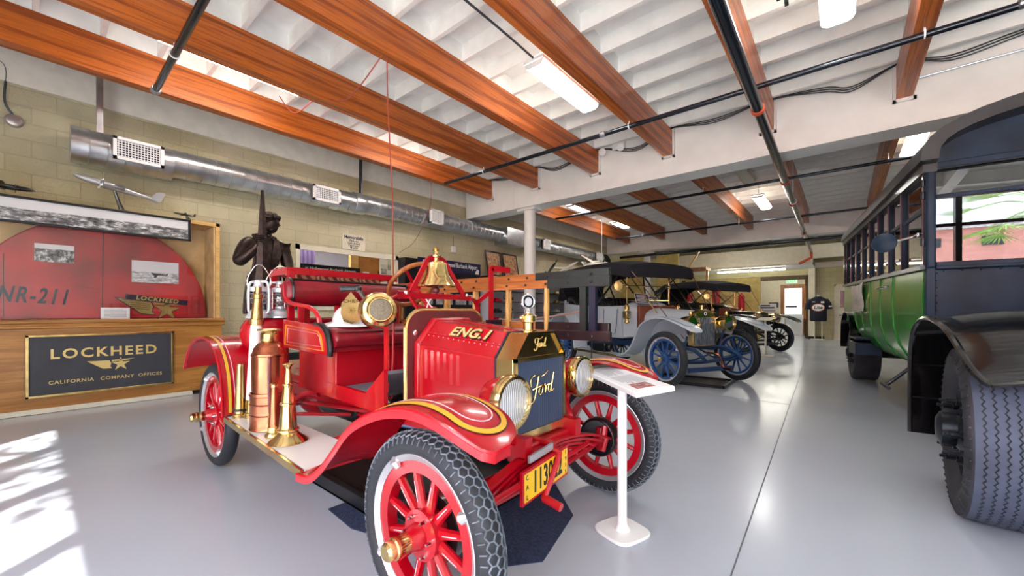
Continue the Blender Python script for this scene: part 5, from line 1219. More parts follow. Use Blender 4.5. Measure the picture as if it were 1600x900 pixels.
bl = thing('bell', 'polished brass bell hanging in the red yoke above the fire engine cowl', 'bell', (-1.97, 1.625, 1.31))
MB().lathe([(.122, 0), (.124, .004), (.118, .016), (.10, .045), (.082, .075), (.072, .11), (.066, .145), (.05, .158), (.018, .165), (.018, .178), (.03, .184), (.033, .195), (.018, .205), (.014, .222), (.022, .232), (.016, .245), (.0, .25)], (-1.97, 1.625, 1.308), Z, 36).build('bell_body', 'brass', bl)
MB().poly([(-.025, -.03), (.025, -.03), (.03, .01), (.012, .05), (-.012, .05), (-.03, .01)], (-1.893, 1.60, 1.395), V(.25, 1, 0).normalized(), V(-.25, 0, 1).normalized(), .006).build('emblem', 'brassdk', bl)
MB().ball((-1.97, 1.625, 1.285), .024, 12, 8).tube([(-1.97, 1.625, 1.29), (-1.97, 1.625, 1.4)], .008, 8).build('clapper', 'dash', bl)
MB().tube(bez([(-1.97, 1.62, 1.27), (-1.965, 1.56, 1.20), (-1.95, 1.53, 1.12), (-1.92, 1.53, 1.02)]), .004, 6).build('pull_cord', 'plastic', bl)
# siren
sn = thing('siren', 'brass hand-cranked siren with mesh front clamped to the red hoop post', 'siren', (-1.95, 1.2, 1.06))
so = V(-1.93, 1.195, 1.158); sa = V(.93, -.36, .06).normalized()
MB().lathe([(.05, -.10), (.085, -.085), (.098, -.05), (.1, .0), (.096, .03), (.086, .05), (.07, .055), (.062, .07), (.058, .07), (.058, .04), (.0, .04)], so, sa, 36).build('housing', 'brass', sn)
k = NT('siren_mesh'); v_ = k.coord('YZX'); w1 = k.new('ShaderNodeTexVoronoi'); w1.inputs['Scale'].default_value = 420; k.link(v_, w1.inputs['Vector']); k.link(k.ramp(w1.outputs['Distance'], [(.3, (58, 52, 48)), (.6, (150, 138, 118))]), k.p.inputs['Base Color']); k.p.inputs['Metallic'].default_value = .4; k.p.inputs['Roughness'].default_value = .4; M['mesh'] = k.m
MB().lathe([(.057, .055), (.057, .06), (.0, .063)], so, sa, 28).build('mesh_front', 'mesh', sn)
MB().lathe([(.0, -.17), (.035, -.165), (.045, -.13), (.06, -.1), (.06, -.09)], so, sa, 24).build('gear_case', 'red', sn)
b0 = so - sa * .15; b1 = b0 + V(-.075, -.05, .135)
MB().bar(b0, b1, .03, .014).build('crank_arm', 'black', sn)
MB().tube([b1, b1 + V(-.08, -.06, .0)], [.016, .019], 10).ball(b1, .022, 10, 8).build('crank_handle', 'black', sn)
MB().tube([so + V(.02, .08, 0), (-1.97, 1.272, 1.15)], .018, 8).build('clamp', 'redframe', sn)
# helmet on the seat
hm = thing('chief_helmet', 'white fire helmet with gold shield resting on the red seat', 'helmet', (-2.5, 1.33, 1.055))
o_ = V(-2.5, 1.33, 1.056)
MB().ball(o_ + Z * .03, .105, 26, 14, (1.08, .92, 1.0)).xf(Matrix.Identity(4)).build('dome', 'helmetwhite', hm)
MB().lathe([(.10, .03), (.14, .02), (.165, .005), (.168, .0), (.14, .008), (.098, .022)], o_, Z, 36, closed=True).build('brim', 'helmetwhite', hm)
fu, fv = V(.42, .9, 0).normalized(), V(-.36, .17, .92).normalized()
MB().poly([(-.045, -.075), (0, -.09), (.045, -.075), (.062, -.02), (.056, .05), (.03, .085), (.0, .13), (-.03, .085), (-.056, .05), (-.062, -.02)], o_ + V(.118, -.045, .10), fu, fv, .006).build('shield', 'brass', hm)
nn = fu.cross(fv)
text(MB(), 'CHIEF', .034, o_ + V(.118, -.045, .10) + nn * .006 + fv * .062, fu, fv, .001).build('lettering', 'black', hm)
m = MB()
for i in range(6): a = PI * i / 6; d = fu * math.cos(a) + fv * math.sin(a); m.bar(o_ + V(.118, -.045, .10) + nn * .007 - d * .028, o_ + V(.118, -.045, .10) + nn * .007 + d * .028, .006, .003, nn)
m.build('emblem', 'brassdk', hm)
# controls
lv = MB().tube([(-2.05, 1.36, .70), (-2.03, 1.355, .9), (-2.02, 1.35, 1.09)], .007, 8).build('lever', 'redframe', E)
MB().ball((-2.02, 1.35, 1.105), .022, 14, 10).build('knob', 'black', lv)
wc = V(-2.52, 1.86, 1.355); wa = V(-.74, 0, .67).normalized()
st = MB().tube([wc, wc - wa * .85], .018, 10).build('steering_column', 'redframe', E)
MB().torus(wc, wa, .2, .0165, 44, 10).build('steering_wheel', 'steer', st)
_, u_, v_ = frame(wa); m = MB()
for k in range(4): a = PI / 4 + k * PI / 2; m.bar(wc - wa * .03, wc + (u_ * math.cos(a) + v_ * math.sin(a)) * .195, .022, .01, wa)
m.lathe([(.035, -.05), (.05, -.03), (.05, .0), (.02, .02)], wc, wa, 16); m.build('wheel_spider', 'redframe', st)
MB().tube([wc - wa * .09, wc - wa * .09 + V(.02, -.2, .0)], .006, 8).build('throttle_lever', 'redframe', st)
# ladder rack
for x_ in (-1.97, -3.45):
    P = [(x_, 2.135, .6), (x_, 2.135, 1.45), (x_, 2.14, 1.466), (x_, 2.34, 1.466)]
    r_ = flatbar(P, .04, .016, 'rack_post', up=X)
    MB().bar((x_, 2.0, 1.22) if x_ > -2 else (x_, 1.95, 1.1), (x_, 2.135, 1.30), .03, .014, X).build('rack_brace', 'redframe', r_)
    MB().bar((x_, 2.13, .95), (x_, 2.36, .95), .04, .03, X).build('rack_arm', 'redframe', r_)
    MB().bar((x_, 1.9, .56), (x_, 2.14, .62), .04, .03, X).build('rack_foot', 'redframe', r_)
    MB().box(x_ - .03, x_ + .05, 2.11, 2.20, 1.05, 1.09).build('rack_clamp', 'navy', r_)
def ladder(yy, zt, zb, x0, x1, xt, lab, tipm):
    t = thing('ladder', lab, 'ladder', ((x0 + x1) / 2, yy, zb))
    for z in (zt, zb):
        m = MB().box(x0, xt, yy - .016, yy + .016, z - .027, z + .027).use(1); x_ = x1 - .12
        while x_ > x0: m.lathe([(.009, 0), (.009, .006), (.005, .009)], (x_, yy - .018, z), -Y, 8); x_ -= .17
        rl = m.build('rail', ['wood', 'iron'], t)
        MB().box(xt, x1, yy - .018, yy + .018, z - .03, z + .03).build('rail_tip', tipm[0] if z == zt else tipm[1], rl, bev=.003)
    x_ = x1 - .47
    while x_ > x0 + .05: MB().lathe([(.013, zb + .02), (.017, (zt + zb) / 2), (.013, zt - .02)], (x_, yy, 0), Z, 12).build('rung', 'rung', t); x_ -= .34
    return t
la = ladder(2.215, 1.335, 1.0, -3.95, -1.07, -1.52, 'wooden ladder on the near side of the rack, slightly lower', ('greenblk', 'darkbrown'))
lb = ladder(2.285, 1.392, 1.05, -3.85, -1.11, -1.67, 'wooden ladder on the far side of the rack, slightly higher', ('greenblk', 'darkbrown'))
for x_, mt in ((-1.275, 'greenblk'), (-1.21, 'navy')): MB().box(x_, x_ + .045, 2.2, 2.232, 1.02, 1.31).build('end_post', mt, la)
# hose in the bed
hz_ = thing('fire_hose', 'brownish fire hose folded in layers inside the red hose bed', 'hose', (-3.28, YC, 1.32))
m = MB(); P = []
for l_ in range(2):
    for i in range(8):
        y_ = YC - .33 + .094 * i; xs = (-3.38, -3.20) if i % 2 == 0 else (-3.20, -3.38)
        P += [(xs[0], y_, 1.352 + .055 * l_), ((xs[0] + xs[1]) / 2, y_ + .01, 1.354 + .055 * l_), (xs[1], y_, 1.352 + .055 * l_)]
m.tube(P, .03, 8); k = NT('woven_hose'); w1 = k.new('ShaderNodeTexWave', wave_type='BANDS', bands_direction='DIAGONAL'); w1.inputs['Scale'].default_value = 9; k.link(k.coord(), w1.inputs['Vector']); k.link(k.ramp(w1.outputs['Fac'], [(.3, (112, 52, 40)), (.7, (196, 140, 104))]), k.p.inputs['Base Color']); k.p.inputs['Roughness'].default_value = .9; M['hose'] = k.m
m.build('hose', 'hose', hz_)
# lanterns on the tank
def lantern(x, y, z, lab, rot):
    t = thing('lantern', lab, 'lantern', (x, y, z)); o_ = V(x, y, z); c_, s_ = math.cos(rot), math.sin(rot); W_ = lambda a, b: o_ + V(a * c_, a * s_, b)
    MB().lathe([(.085, 0), (.085, .012), (.075, .02), (.066, .05), (.05, .062), (.03, .066)], o_, Z, 28).build('fuel_base', 'lantern', t)
    MB().lathe([(.032, .066), (.038, .072), (.036, .085), (.026, .092)], o_, Z, 20).build('burner', 'lantern', t)
    MB().lathe([(.03, .088), (.048, .115), (.054, .14), (.047, .17), (.034, .195), (.032, .195), (.045, .17), (.052, .14), (.046, .115), (.028, .088)], o_, Z, 24, closed=True).build('glass_globe', 'lampglass', t)
    MB().lathe([(.034, .195), (.06, .198), (.062, .225), (.05, .232), (.035, .236), (.03, .26), (.034, .275), (.02, .285)], o_, Z, 24).build('hood_cap', 'lantern', t)
    for s in (-1, 1): MB().tube(bez([W_(s * .05, .03), W_(s * .085, .05), W_(s * .09, .1), W_(s * .09, .2), W_(s * .075, .262), W_(s * .03, .272)], 5), .0095, 8).build('side_tube', 'lantern', t)
    m = MB()
    for zz in (.11, .145, .18): m.torus(o_ + Z * zz, Z, .06, .0022, 24, 5)
    for k_ in range(4): a = rot + PI / 4 + k_ * PI / 2; m.tube([o_ + V(.06 * math.cos(a), .06 * math.sin(a), .07), o_ + V(.06 * math.cos(a), .06 * math.sin(a), .2)], .0022, 5)
    m.build('wire_guard', 'chrome', t)
    MB().tube(bez([W_(-.09, .2), W_(-.10, .29), W_(-.05, .37), W_(0, .40), W_(.05, .37), W_(.10, .29), W_(.09, .2)], 5), .0035, 6).build('bail_handle', 'chrome', t)
lantern(-3.36, 1.235, 1.103, 'silver barn lantern on the red tank, nearer the seat', .9)
lantern(-3.36, 1.085, 1.103, 'silver barn lantern at the outer end of the red tank', .5)
# fire gear standing on the running board
ZB = .438
ex = thing('fire_extinguisher', 'copper soda-acid extinguisher with ring handle in a copper holder on the running board', 'fire extinguisher', (-2.715, .935, ZB))
eo = V(-2.715, .935, ZB)
MB().lathe([(0.1056, 0), (0.1080, .004), (0.1032, .02), (0.1032, .085), (0.1068, .09), (0.1032, .095), (0.1032, .15), (0.1068, .155), (0.1032, .16), (0.1032, .20), (0.1080, .205), (0.1080, .222), (0.1008, .222), (0.1008, .01)], eo, Z, 36).build('copper_holder', 'copper', ex)
MB().lathe([(0.0936, .02), (0.0936, .44), (0.0984, .445), (0.0984, .455), (0.0924, .46), (0.0840, .49), (0.0600, .52), (0.0408, .53)], eo, Z, 36).build('cylinder', 'copper', ex)
MB().lathe([(0.0432, .528), (0.0480, .535), (0.0480, .575), (0.0408, .585), (0.0240, .59)], eo, Z, 24).build('cap', 'brassdk', ex)
m = MB().torus(eo + Z * .60, Z, .062, .006, 32, 8)
for k_ in range(4): a = k_ * PI / 2 + .3; m.tube([eo + Z * .585, eo + V(.06 * math.cos(a), .06 * math.sin(a), .60)], .005, 6)
m.build('ring_handle', 'brassdk', ex)
MB().poly([(-.04, -.1), (0.0480, -.1), (0.0480, .1), (-.04, .1)], eo + V(-.03, -.0755, .33), V(1, -.0, 0), Z, .003).build('embossed_plate', 'brassdk', ex)
MB().tube(bez([eo + V(.07, -.02, .46), eo + V(.10, -.035, .40), eo + V(.10, -.035, .25), eo + V(.10, -.03, .1)]), .011, 8).build('rubber_hose', 'dash', ex)
MB().lathe([(0.0096, 0), (0.0156, .02), (0.0108, .09)], eo + V(.10, -.03, .03), Z, 10).build('hose_tip', 'brassdk', ex)
tr_ = thing('speaking_trumpet', 'brass flared speaking trumpet standing on the running board, nearest the front fender', 'trumpet', (-2.345, .90, ZB))
MB().lathe([(.098, 0.0000), (.10, 0.0026), (.085, 0.0187), (.06, 0.0382), (.048, 0.0553), (.055, 0.0612), (.055, 0.0697), (.045, 0.0748), (.04, 0.1445), (.034, 0.1997), (.04, 0.2040), (.04, 0.2142), (.033, 0.2176), (.024, 0.3060), (.029, 0.3094), (.029, 0.3162), (.021, 0.3196), (.014, 0.3910), (.012, 0.3978), (.018, 0.4123), (.03, 0.4250), (.026, 0.4267), (.01, 0.4123)], (-2.345, .90, ZB), Z, 36).build('horn', 'brass', tr_)
MB().torus((-2.30, .885, ZB + .064), V(.5, 1, 0), .016, .004, 16, 6).torus((-2.315, .89, ZB + .312), V(.5, 1, 0), .012, .003, 16, 6).build('strap_ring', 'brass', tr_)
nz_ = thing('hose_nozzle', 'slim copper and brass nozzle between the extinguisher and the trumpet', 'nozzle', (-2.50, .885, ZB))
MB().lathe([(.046, 0), (.048, .006), (.046, .014), (.034, .03), (.034, .055), (.03, .06)], (-2.50, .885, ZB), Z, 28).build('coupling', 'brass', nz_)
MB().lathe([(.030, .06), (.017, .27), (.016, .28)], (-2.50, .885, ZB), Z, 24).build('barrel', 'copper', nz_); MB().lathe([(.016, .278), (.021, .282), (.021, .298), (.015, .302)], (-2.50, .885, ZB), Z, 20).build('tip', 'brass', nz_)
n2 = thing('hose_nozzle', 'tall play pipe nozzle wrapped in white cord by the rear fender', 'nozzle', (-3.08, .955, ZB))
no = V(-3.08, .955, ZB); nd = V(.035, .03, 1).normalized()
MB().lathe([(.05, 0), (.05, .03), (.042, .04), (.042, .11), (.036, .12)], no, nd, 24).build('coupling', 'brassdk', n2)
MB().lathe([(.042, .12), (.034, .62)], no, nd, 24).build('cord_wrap', 'cream', n2)
MB().lathe([(.036, .62), (.044, .625), (.044, .66), (.036, .665), (.026, .80), (.031, .805), (.031, .83), (.022, .835), (.020, .88)], no, nd, 24).build('tip', 'brassdk', n2)
for s in (-1, 1): MB().tube(bez([no + V(s * .042, 0, .08), no + V(s * .09, -.02, .09), no + V(s * .10, -.02, .14)]), .01, 8).build('handle', 'brassdk', n2)
n3 = thing('hose_nozzle', 'short tapered brass nozzle behind the white-wrapped one against the fender', 'nozzle', (-3.14, .90, ZB))
MB().lathe([(.042, 0), (.042, .02), (.034, .03), (.022, .34), (.024, .345), (.02, .36)], (-3.14, .90, ZB), V(.04, 0, 1), 24).build('barrel', 'brassdk', n3)
MB().torus((-3.14, .90, ZB + .05), Z, .036, .008, 20, 8).build('valve_ring', 'iron', n3)
# under the engine
t = thing('drip_tray', 'black shallow drip tray on the floor under the fire engine', 'tray', (-2.4, 1.75, 0))
MB().box(-3.25, -1.55, 1.20, 2.3, .006, .02).build('tray_floor', 'trayblk', t)
m = MB()
for a in ((-3.25, -3.21, 1.2, 2.3), (-1.59, -1.55, 1.2, 2.3), (-3.25, -1.55, 1.2, 1.24), (-3.25, -1.55, 2.26, 2.3)): m.box(a[0], a[1], a[2], a[3], .006, .09)
m.build('tray_wall', 'trayblk', t, bev=.004)
MB().poly([(-2.0, 1.08), (-1.22, 1.30), (-1.06, 1.5), (-1.17, 1.95), (-1.5, 2.25), (-2.0, 2.3), (-2.3, 2.1), (-2.3, 1.1)], (0, 0, .0008), X, Y, .005).solo('floor_mat', 'carpet', 'dark blue carpet mat with cut corners under the front of the fire engine', 'mat')
# sign stand in front of the far wheel
t = thing('sign_stand', 'white reading stand with tilted text panel in front of the fire engine wheel', 'sign stand', (-.87, 1.96, 0))
bo = V(-.885, 1.965, 0); bu = V(.769, .639, 0); bv = V(-.639, .769, 0)
P = []
for i in range(32):
    a = 2 * PI * i / 32; r_ = 1 / (abs(math.cos(a)) ** 4 + abs(math.sin(a)) ** 4) ** .25; P.append((.118 * r_ * math.cos(a + .55), .118 * r_ * math.sin(a + .55)))
b_ = MB().poly(P, bo + Z * .001, bu, bv, .018).build('base', 'plastic', t, bev=.005)
MB().lathe([(.04, .019), (.034, .03), (.024, .05), (.0235, .76)], bo, Z, 24).build('pole', 'plastic', t)
pc = V(-.907, 2.018, .80); pu = V(.749, -.663, 0); pv = V(.655, .74, .14).normalized()
pan = MB().poly([(-.345, -.095), (.345, -.095), (.345, .095), (-.345, .095)], pc - pu.cross(pv) * .022, pu, pv, .022).build('text_panel', 'plastic', t, bev=.002)
MB().poly([(-.325, -.08), (.325, -.08), (.325, .08), (-.325, .08)], pc, pu, pv, .0012).build('printed_sheet', 'paper', pan)
lines(lines(MB(), pc + pu.cross(pv) * .0014 - pu * .17, pu, pv, .22, .11, 11, .004, 3), pc + pu.cross(pv) * .0014 + pu * .07, pu, pv, .2, .12, 12, .004, 5).build('print', 'inkgrey', pan)
MB().poly([(.18, -.055), (.285, -.055), (.285, .035), (.18, .035)], pc + pu.cross(pv) * .0012, pu, pv, .001).build('photo', 'redphoto', pan)

# ------------------------------------------------------------ veteran touring cars
def arch(u, hw, z0, z1, zs, n=10, flat=.85):
    # rounded hood section: straight sides to zs, then a half-ellipse to z1
    return [V(u, -hw, z0), V(u, -hw, zs)] + [V(u, -hw * math.cos(PI * i / n), zs + (z1 - zs) * math.sin(PI * i / n)) for i in range(1, n)] + [V(u, hw, zs), V(u, hw, z0)]
def touring(name, lab, loc, P):
    t = thing(name, lab, 'car', loc, math.atan2(-.467, .883), local=True)
    r, tk, wb = P['r'], P['track'] / 2, P['wb']; pm, cm = P['paint'], P['chassis']
    for u in (0, -wb):
        for s in (-1, 1): wheel(t, (u, s * tk, r), r, .052, s, P['wheel'], P['rim'], P['cap'], lugs=P.get('lugs', True), drum=(u < 0), cap_l=.05, fw=.035, flange=.085)
    for s in (-1, 1): MB().bar((-wb - .35, s * .40, .56), (-.1, s * .36, .56), .05, .09).tube(bez([(-.12, s * .36, .56), (.12, s * .37, .57), (.3, s * .38, .50), (.4, s * .38, .42)]), .03, 8).build('frame_rail', cm, t)
    for s in (-1, 1): 
        m = MB()
        for k in range(4):
            h = .5 - .09 * k; m.strip([V(.0 + h * q, s * .42 - .025, .40 + .14 * q * q * (h / .5) - .012 * k) for q in [i / 6 - 1 for i in range(13)]], [V(.0 + h * q, s * .42 + .025, .40 + .14 * q * q * (h / .5) - .012 * k) for q in [i / 6 - 1 for i in range(13)]], .011)
        m.build('leaf_spring', cm, t)
    MB().tube(bez([(0, -tk + .06, r), (.0, -.5, .37), (.0, 0, .34), (.0, .5, .37), (0, tk - .06, r)]), .03, 10).build('front_axle', cm, t)
    MB().tube([(-wb, -tk + .06, r), (-wb, tk - .06, r)], .045, 10).ball((-wb, 0, r), .15, 14, 10).build('rear_axle', cm, t)
    MB().tube([(.1, -tk + .12, .36), (.1, tk - .12, .36)], .016, 8).build('tie_rod', cm, t)
    MB().bar((.16, -.46, .25), (.16, .46, .25), .03, .07).build('tow_bar', cm, t)
    MB().tube(bez([(.1, 0, .5), (.26, 0, .5), (.3, .03, .46), (.3, .09, .34), (.31, .10, .27)]), .016, 8).tube([(.31, .10, .28), (.44, .11, .28)], .02, 8).build('starting_crank', P['crank'], t)
    # radiator and hood
    ra = MB().ring([arch(-.06, .25, .60, P['rz'], P['rz'] - .2), arch(.05, .25, .60, P['rz'], P['rz'] - .2)]).build('radiator_shell', 'brass', t, bev=.006)
    MB().ring([arch(.045, .215, .62, P['rz'] - (.13 if pm == 'greycar' else .03), P['rz'] - .16), arch(.056, .215, .62, P['rz'] - (.13 if pm == 'greycar' else .03), P['rz'] - .16)]).build('core', P['core'], ra)
    MB().lathe([(.03, 0), (.03, .04), (.04, .045), (.04, .065), (.01, .07)], (-.01, 0, P['rz'] - .004), Z, 16).build('filler_cap', 'brass', ra)
    if P.get('badge'):
        MB().lathe([(.04, 0), (.04, .006), (.0, .008)], (.052, 0, P['rz'] - .07), X, 20).build('badge', 'navy', ra); MB().torus((.06, 0, P['rz'] - .07), X, .024, .006, 20, 6).build('badge_ring', 'plastic', ra)
        script((.062, .14, P['rz'] - .2), Y, Z, .07, 'brass', ra, .003)
    hd = MB().ring([arch(-.06, .24, .66, P['rz'] - .02, P['rz'] - .2), arch(-1.0, .31, .66, P['rz'] + .03, P['rz'] - .18)]).build('hood', pm, t, angle=50)
    for s in (-1, 1): MB().tube(bez([(-.1, s * .243, .98), (-.5, s * .275, 1.0), (-.95, s * .308, 1.01)]), .006, 6).build('hood_hinge', cm, hd)
    MB().box(-1.06, -1.0, -.42, .42, .70, 1.26).build('cowl_board', P['board'], t, bev=.01)
    cw = MB().ring([arch(-1.06, .43, .70, 1.28, 1.12), arch(-1.3, .56, .68, 1.36, 1.2)]).build('cowl', pm, t, angle=50)
    # tub
    prof = lambda u, w, top: [V(u, -w, .66), V(u, -w - .03, .95), V(u, -w, top), V(u, -w + .05, top + .01), V(u, -w + .05, .70), V(u, w - .05, .70), V(u, w - .05, top + .01), V(u, w, top), V(u, w + .03, .95), V(u, w, .66)]
    tub = MB().ring([prof(-1.28, .57, 1.25), prof(-1.9, .60, 1.25), prof(-2.5, .62, 1.27), prof(-wb - .2, .62, 1.32), prof(-wb - .42, .56, 1.34)]).build('body', pm, t, angle=50)
    MB().box(-wb - .47, -wb - .40, -.56, .56, .68, 1.42).build('rear_panel', pm, t, bev=.03)
    for s in (-1, 1):
        for (a, b) in ((-1.78, -1.38), (-2.62, -2.15)):
            w = s * .634
            MB().tube([(a, w * .985, 1.2), (a, w * 1.01, .9), (a + .06, w * .995, .74), (b - .06, w * .99, .73), (b, w * 1.0, .88), (b, w * .965, 1.2)], .006, 6).build('door_outline', cm, t)
            MB().box(b - .06, b - .02, w - .01, w + .012, .98, 1.03).build('door_handle', pm, t)
    for (u, z) in ((-2.0, 1.40), (-wb - .2, 1.46)):
        m = MB().box(u - .09, u + .05, -.54, .54, .95, z - .05)
        sb = m.build('seat_back', 'blkleather', t, bev=.03)
        m = MB()
        for i in range(12):
            yy = -.5 + i * .091; m.tube([(u + .06, yy, 1.0), (u + .085, yy, 1.25), (u + .03, yy, z)], [.04, .048, .042], 8)
        m.tube([(u - .02, -.55, z - .02), (u - .02, .55, z - .02)], .055, 12); m.build('tufting', 'blkleather', sb)
        MB().box(u, u + .5, -.54, .54, .82, .97).build('seat_cushion', 'blkleather', t, bev=.04)
        for s in (-1, 1): MB().tube(bez([(u - .02, s * .55, z - .02), (u + .2, s * .57, z - .04), (u + .4, s * .57, 1.3)]), .05, 10).build('arm_roll', 'blkleather', t)
    # fenders, boards
    for s in (-1, 1):
        fp = smooth2([(-1.02, .385), (-.85, .42), (-.68, .54), (-.56, .72), (-.42, .93), (-.2, 1.035), (.05, 1.05), (.32, .985), (.5, .91), (.60, .84)])
        def fend(prof, nm, front):
            fn = surf_fn(prof, s * (tk + .12), s * (tk - .20), .02); ns, nf = 36, 7; G = []
            def ed(q, f):
                if front and q > .86:
                    g = (q - .86) / .14; k_ = 1 - math.sqrt(max(0, 1 - g * g)); return fn(q, .4 * k_ + (1 - .72 * k_) * f)
                return fn(q, f)
            for i in range(ns + 1): G.append([ed(i / ns, j / (nf - 1)) for j in range(nf)])
            fo = MB().sheet(G, .006 * -s).tube([g[0] for g in G], .014, 6).build(nm, P['fender'], t, angle=50)
            if front:
                G2 = [[V(p.x, s * (tk - .20), p.z), V(p.x, s * (tk - .21), p.z - .10), V(p.x, s * (.46), max(.56, p.z - .26))] for p in [fn(i / 20, 1) for i in range(3, 16)]]
                MB().sheet(G2, .006).build('inner_valance', P['fender'], fo)
            if front and P.get('pinline'): ribbon(MB(), fn, [(.58 + .3 * k_ / 10, .18) for k_ in range(11)] + [(.88 + .05 * math.sin(a), .5 - .32 * math.cos(a)) for a in [PI * j / 10 for j in range(1, 10)]] + [(.88 - .3 * k_ / 10, .82) for k_ in range(11)], .008, .002).build('pinstripe', cm, fo)
        fend(fp, 'front_fender', True)
        fend(smooth2([(-wb + .55, .385), (-wb + .50, .62), (-wb + .42, .88), (-wb + .2, 1.05), (-wb - .08, 1.10), (-wb - .38, 1.02), (-wb - .58, .82), (-wb - .64, .66)]), 'rear_fender', False)
        rb = MB().box(-wb + .55, -.98, min(s * (tk + .12), s * (tk - .18)), max(s * (tk + .12), s * (tk - .18)), .355, .385).build('running_board', P['fender'], t)
        MB().box(-wb + .55, -.98, s * (tk + .122) - .006, s * (tk + .122) + .006, .35, .392).build('edging', 'brassdk', rb)
    MB().box(-1.95, -1.55, -.78, -.62, .386, .55).lathe([(.03, 0), (.06, .02), (.06, .08), (.04, .1)], (-1.55, -.7, .48), X, 14).build('tool_box', 'black', t, bev=.02)
    # lamps
    for s in (-1, 1):
        c = V(.13, s * .385, .965)
        hl = MB().lathe([(.03, -.2), (.07, -.19), (.105, -.14), (.118, -.06), (.12, .05), (.135, .055), (.135, .075), (.118, .08), (.112, .05), (.1, -.05), (.03, -.1)], c, X, 30).build('headlight', 'brass', t)
        MB().lathe([(.11, .05), (.07, -.02), (.03, -.06), (0, -.065), (0, -.07), (.03, -.07), (.075, -.03), (.112, .045)], c, X, 28).build('reflector', 'chrome', hl)
        MB().lathe([(.114, .062), (.0, .066), (.0, .06), (.114, .058)], c, X, 28).build('lens', 'caseglass', hl)
        MB().lathe([(.02, .12), (.035, .15), (.02, .19)], c, Z, 14).build('chimney', 'brass', hl)
        MB().tube([c + V(-.05, 0, -.12), (-.0, s * .37, .60)], .016, 8).build('lamp_post', cm, hl)
        c = V(-1.12, s * .60, 1.10)
        sl = MB().box(c.x - .055, c.x + .055, c.y - .055, c.y + .055, 1.03, 1.16).build('side_lamp', 'brassdk', t, bev=.01)
        MB().lathe([(.05, .07), (.035, .10), (.05, .105), (.05, .13), (.03, .15), (.04, .16), (.015, .19)], c, Z, 14).lathe([(.055, -.07), (.03, -.10), (.05, -.115), (.05, -.15), (.02, -.17)], c, Z, 14).build('lamp_cap', 'brass', sl)
        MB().lathe([(.04, .0), (.04, .012), (0, .016)], c + X * .055, X, 16).build('lens', 'lampglass', sl)
    # windscreen
    for s in (-1, 1):
        MB().tube([(-1.24, s * .5, 1.30), (-1.24, s * .5, 1.93)], .017, 10).ball((-1.24, s * .5, 1.62), .035, 10, 8).build('windscreen_post', 'brass', t)
        MB().tube([(-1.24, s * .5, 1.88), (-.55, s * .42, 1.12)], .009, 6).build('stay_rod', 'brass', t)
        MB().tube([(-.86, s * .7, 1.85), (.02, s * .40, .72)], .007, 6).build('roof_strap', 'dash', t)
    MB().tube([(-1.24, -.5, 1.36), (-1.24, .5, 1.36)], .012, 8).tube([(-1.24, -.5, 1.9), (-1.24, .5, 1.9)], .012, 8).tube([(-1.24, -.5, 1.63), (-1.24, .5, 1.63)], .009, 8).build('windscreen_rail', 'brass', t)
    MB().box(-1.243, -1.237, -.49, .49, 1.37, 1.89).build('windscreen_glass', 'glass', t)
    sp = MB().lathe([(.05, -.06), (.09, -.03), (.1, .02), (.085, .03), (.08, .02), (0, .015)], (-1.25, -.68, 1.62), V(.6, -.75, 0), 22).build('spot_lamp', 'brass', t)
    MB().tube([(-1.25, -.62, 1.62), (-1.24, -.5, 1.62)], .012, 8).build('lamp_arm', 'brass', sp)
    # folding top
    top = []
    for (u, zc, zs, zv) in ((-.86, 1.95, 1.90, 1.78), (-.9, 2.03, 1.97, 1.75), (-1.5, 2.14, 2.08, 1.86), (-2.2, 2.16, 2.10, 1.92), (-3.0, 2.14, 2.08, 1.92), (-wb - .5, 2.06, 1.98, 1.84), (-wb - .75, 1.95, 1.88, 1.70)):
        top.append([V(u, -.72, zv), V(u, -.74, (zv + zs) / 2), V(u, -.71, zs)] + [V(u, .71 * q / 5, zs + (zc - zs) * (1 - (q / 5) ** 2)) for q in range(-4, 5)] + [V(u, .71, zs), V(u, .74, (zv + zs) / 2), V(u, .72, zv)])
    tp = MB().sheet(top, -.012).build('folding_top', 'topcloth', t, angle=40)
    MB().strip([V(-.87, -.72 + .144 * i, 1.94) for i in range(11)], [V(-.875, -.72 + .144 * i, 1.76) for i in range(11)], .008).build('front_valance', 'topcloth', tp)
    for s in (-1, 1):
        for a, b in (((-2.05, 1.25), (-1.2, 1.85)), ((-2.05, 1.25), (-2.2, 2.05)), ((-2.1, 1.25), (-3.05, 2.05)), ((-wb - .1, 1.36), (-wb - .5, 1.95)), ((-2.2, 2.0), (-1.6, 1.3))): MB().bar((a[0], s * .66, a[1]), (b[0], s * .68, b[1]), .03, .02).build('top_bow', 'black', tp)
    if P.get('rearcurtain', True): MB().sheet([[V(-wb - .5 - .25 * (1 - k / 4) + .12 * (1 - k / 4), v_, 1.4 + .55 * k / 4) for v_ in (-.62, -.3, .3, .62)] for k in range(5)], .01).build('rear_curtain', 'topcloth', tp)
    if P.get('disc'): MB().lathe([(.05, 0), (.05, .006), (0, .01)], (-.885, .0, 1.88), X, 20).build('dust_cap', 'plastic', tp)
    sw = MB().torus((-1.62, .3, 1.32), V(-.6, 0, .8), .19, .015, 32, 8).build('steering_wheel', 'black', t)
    MB().tube([(-1.62, .3, 1.32), (-1.2, .3, .78)], .018, 8).bar((-1.62, .12, 1.32), (-1.62, .48, 1.32), .02, .01).build('steering_column', 'brassdk', sw)
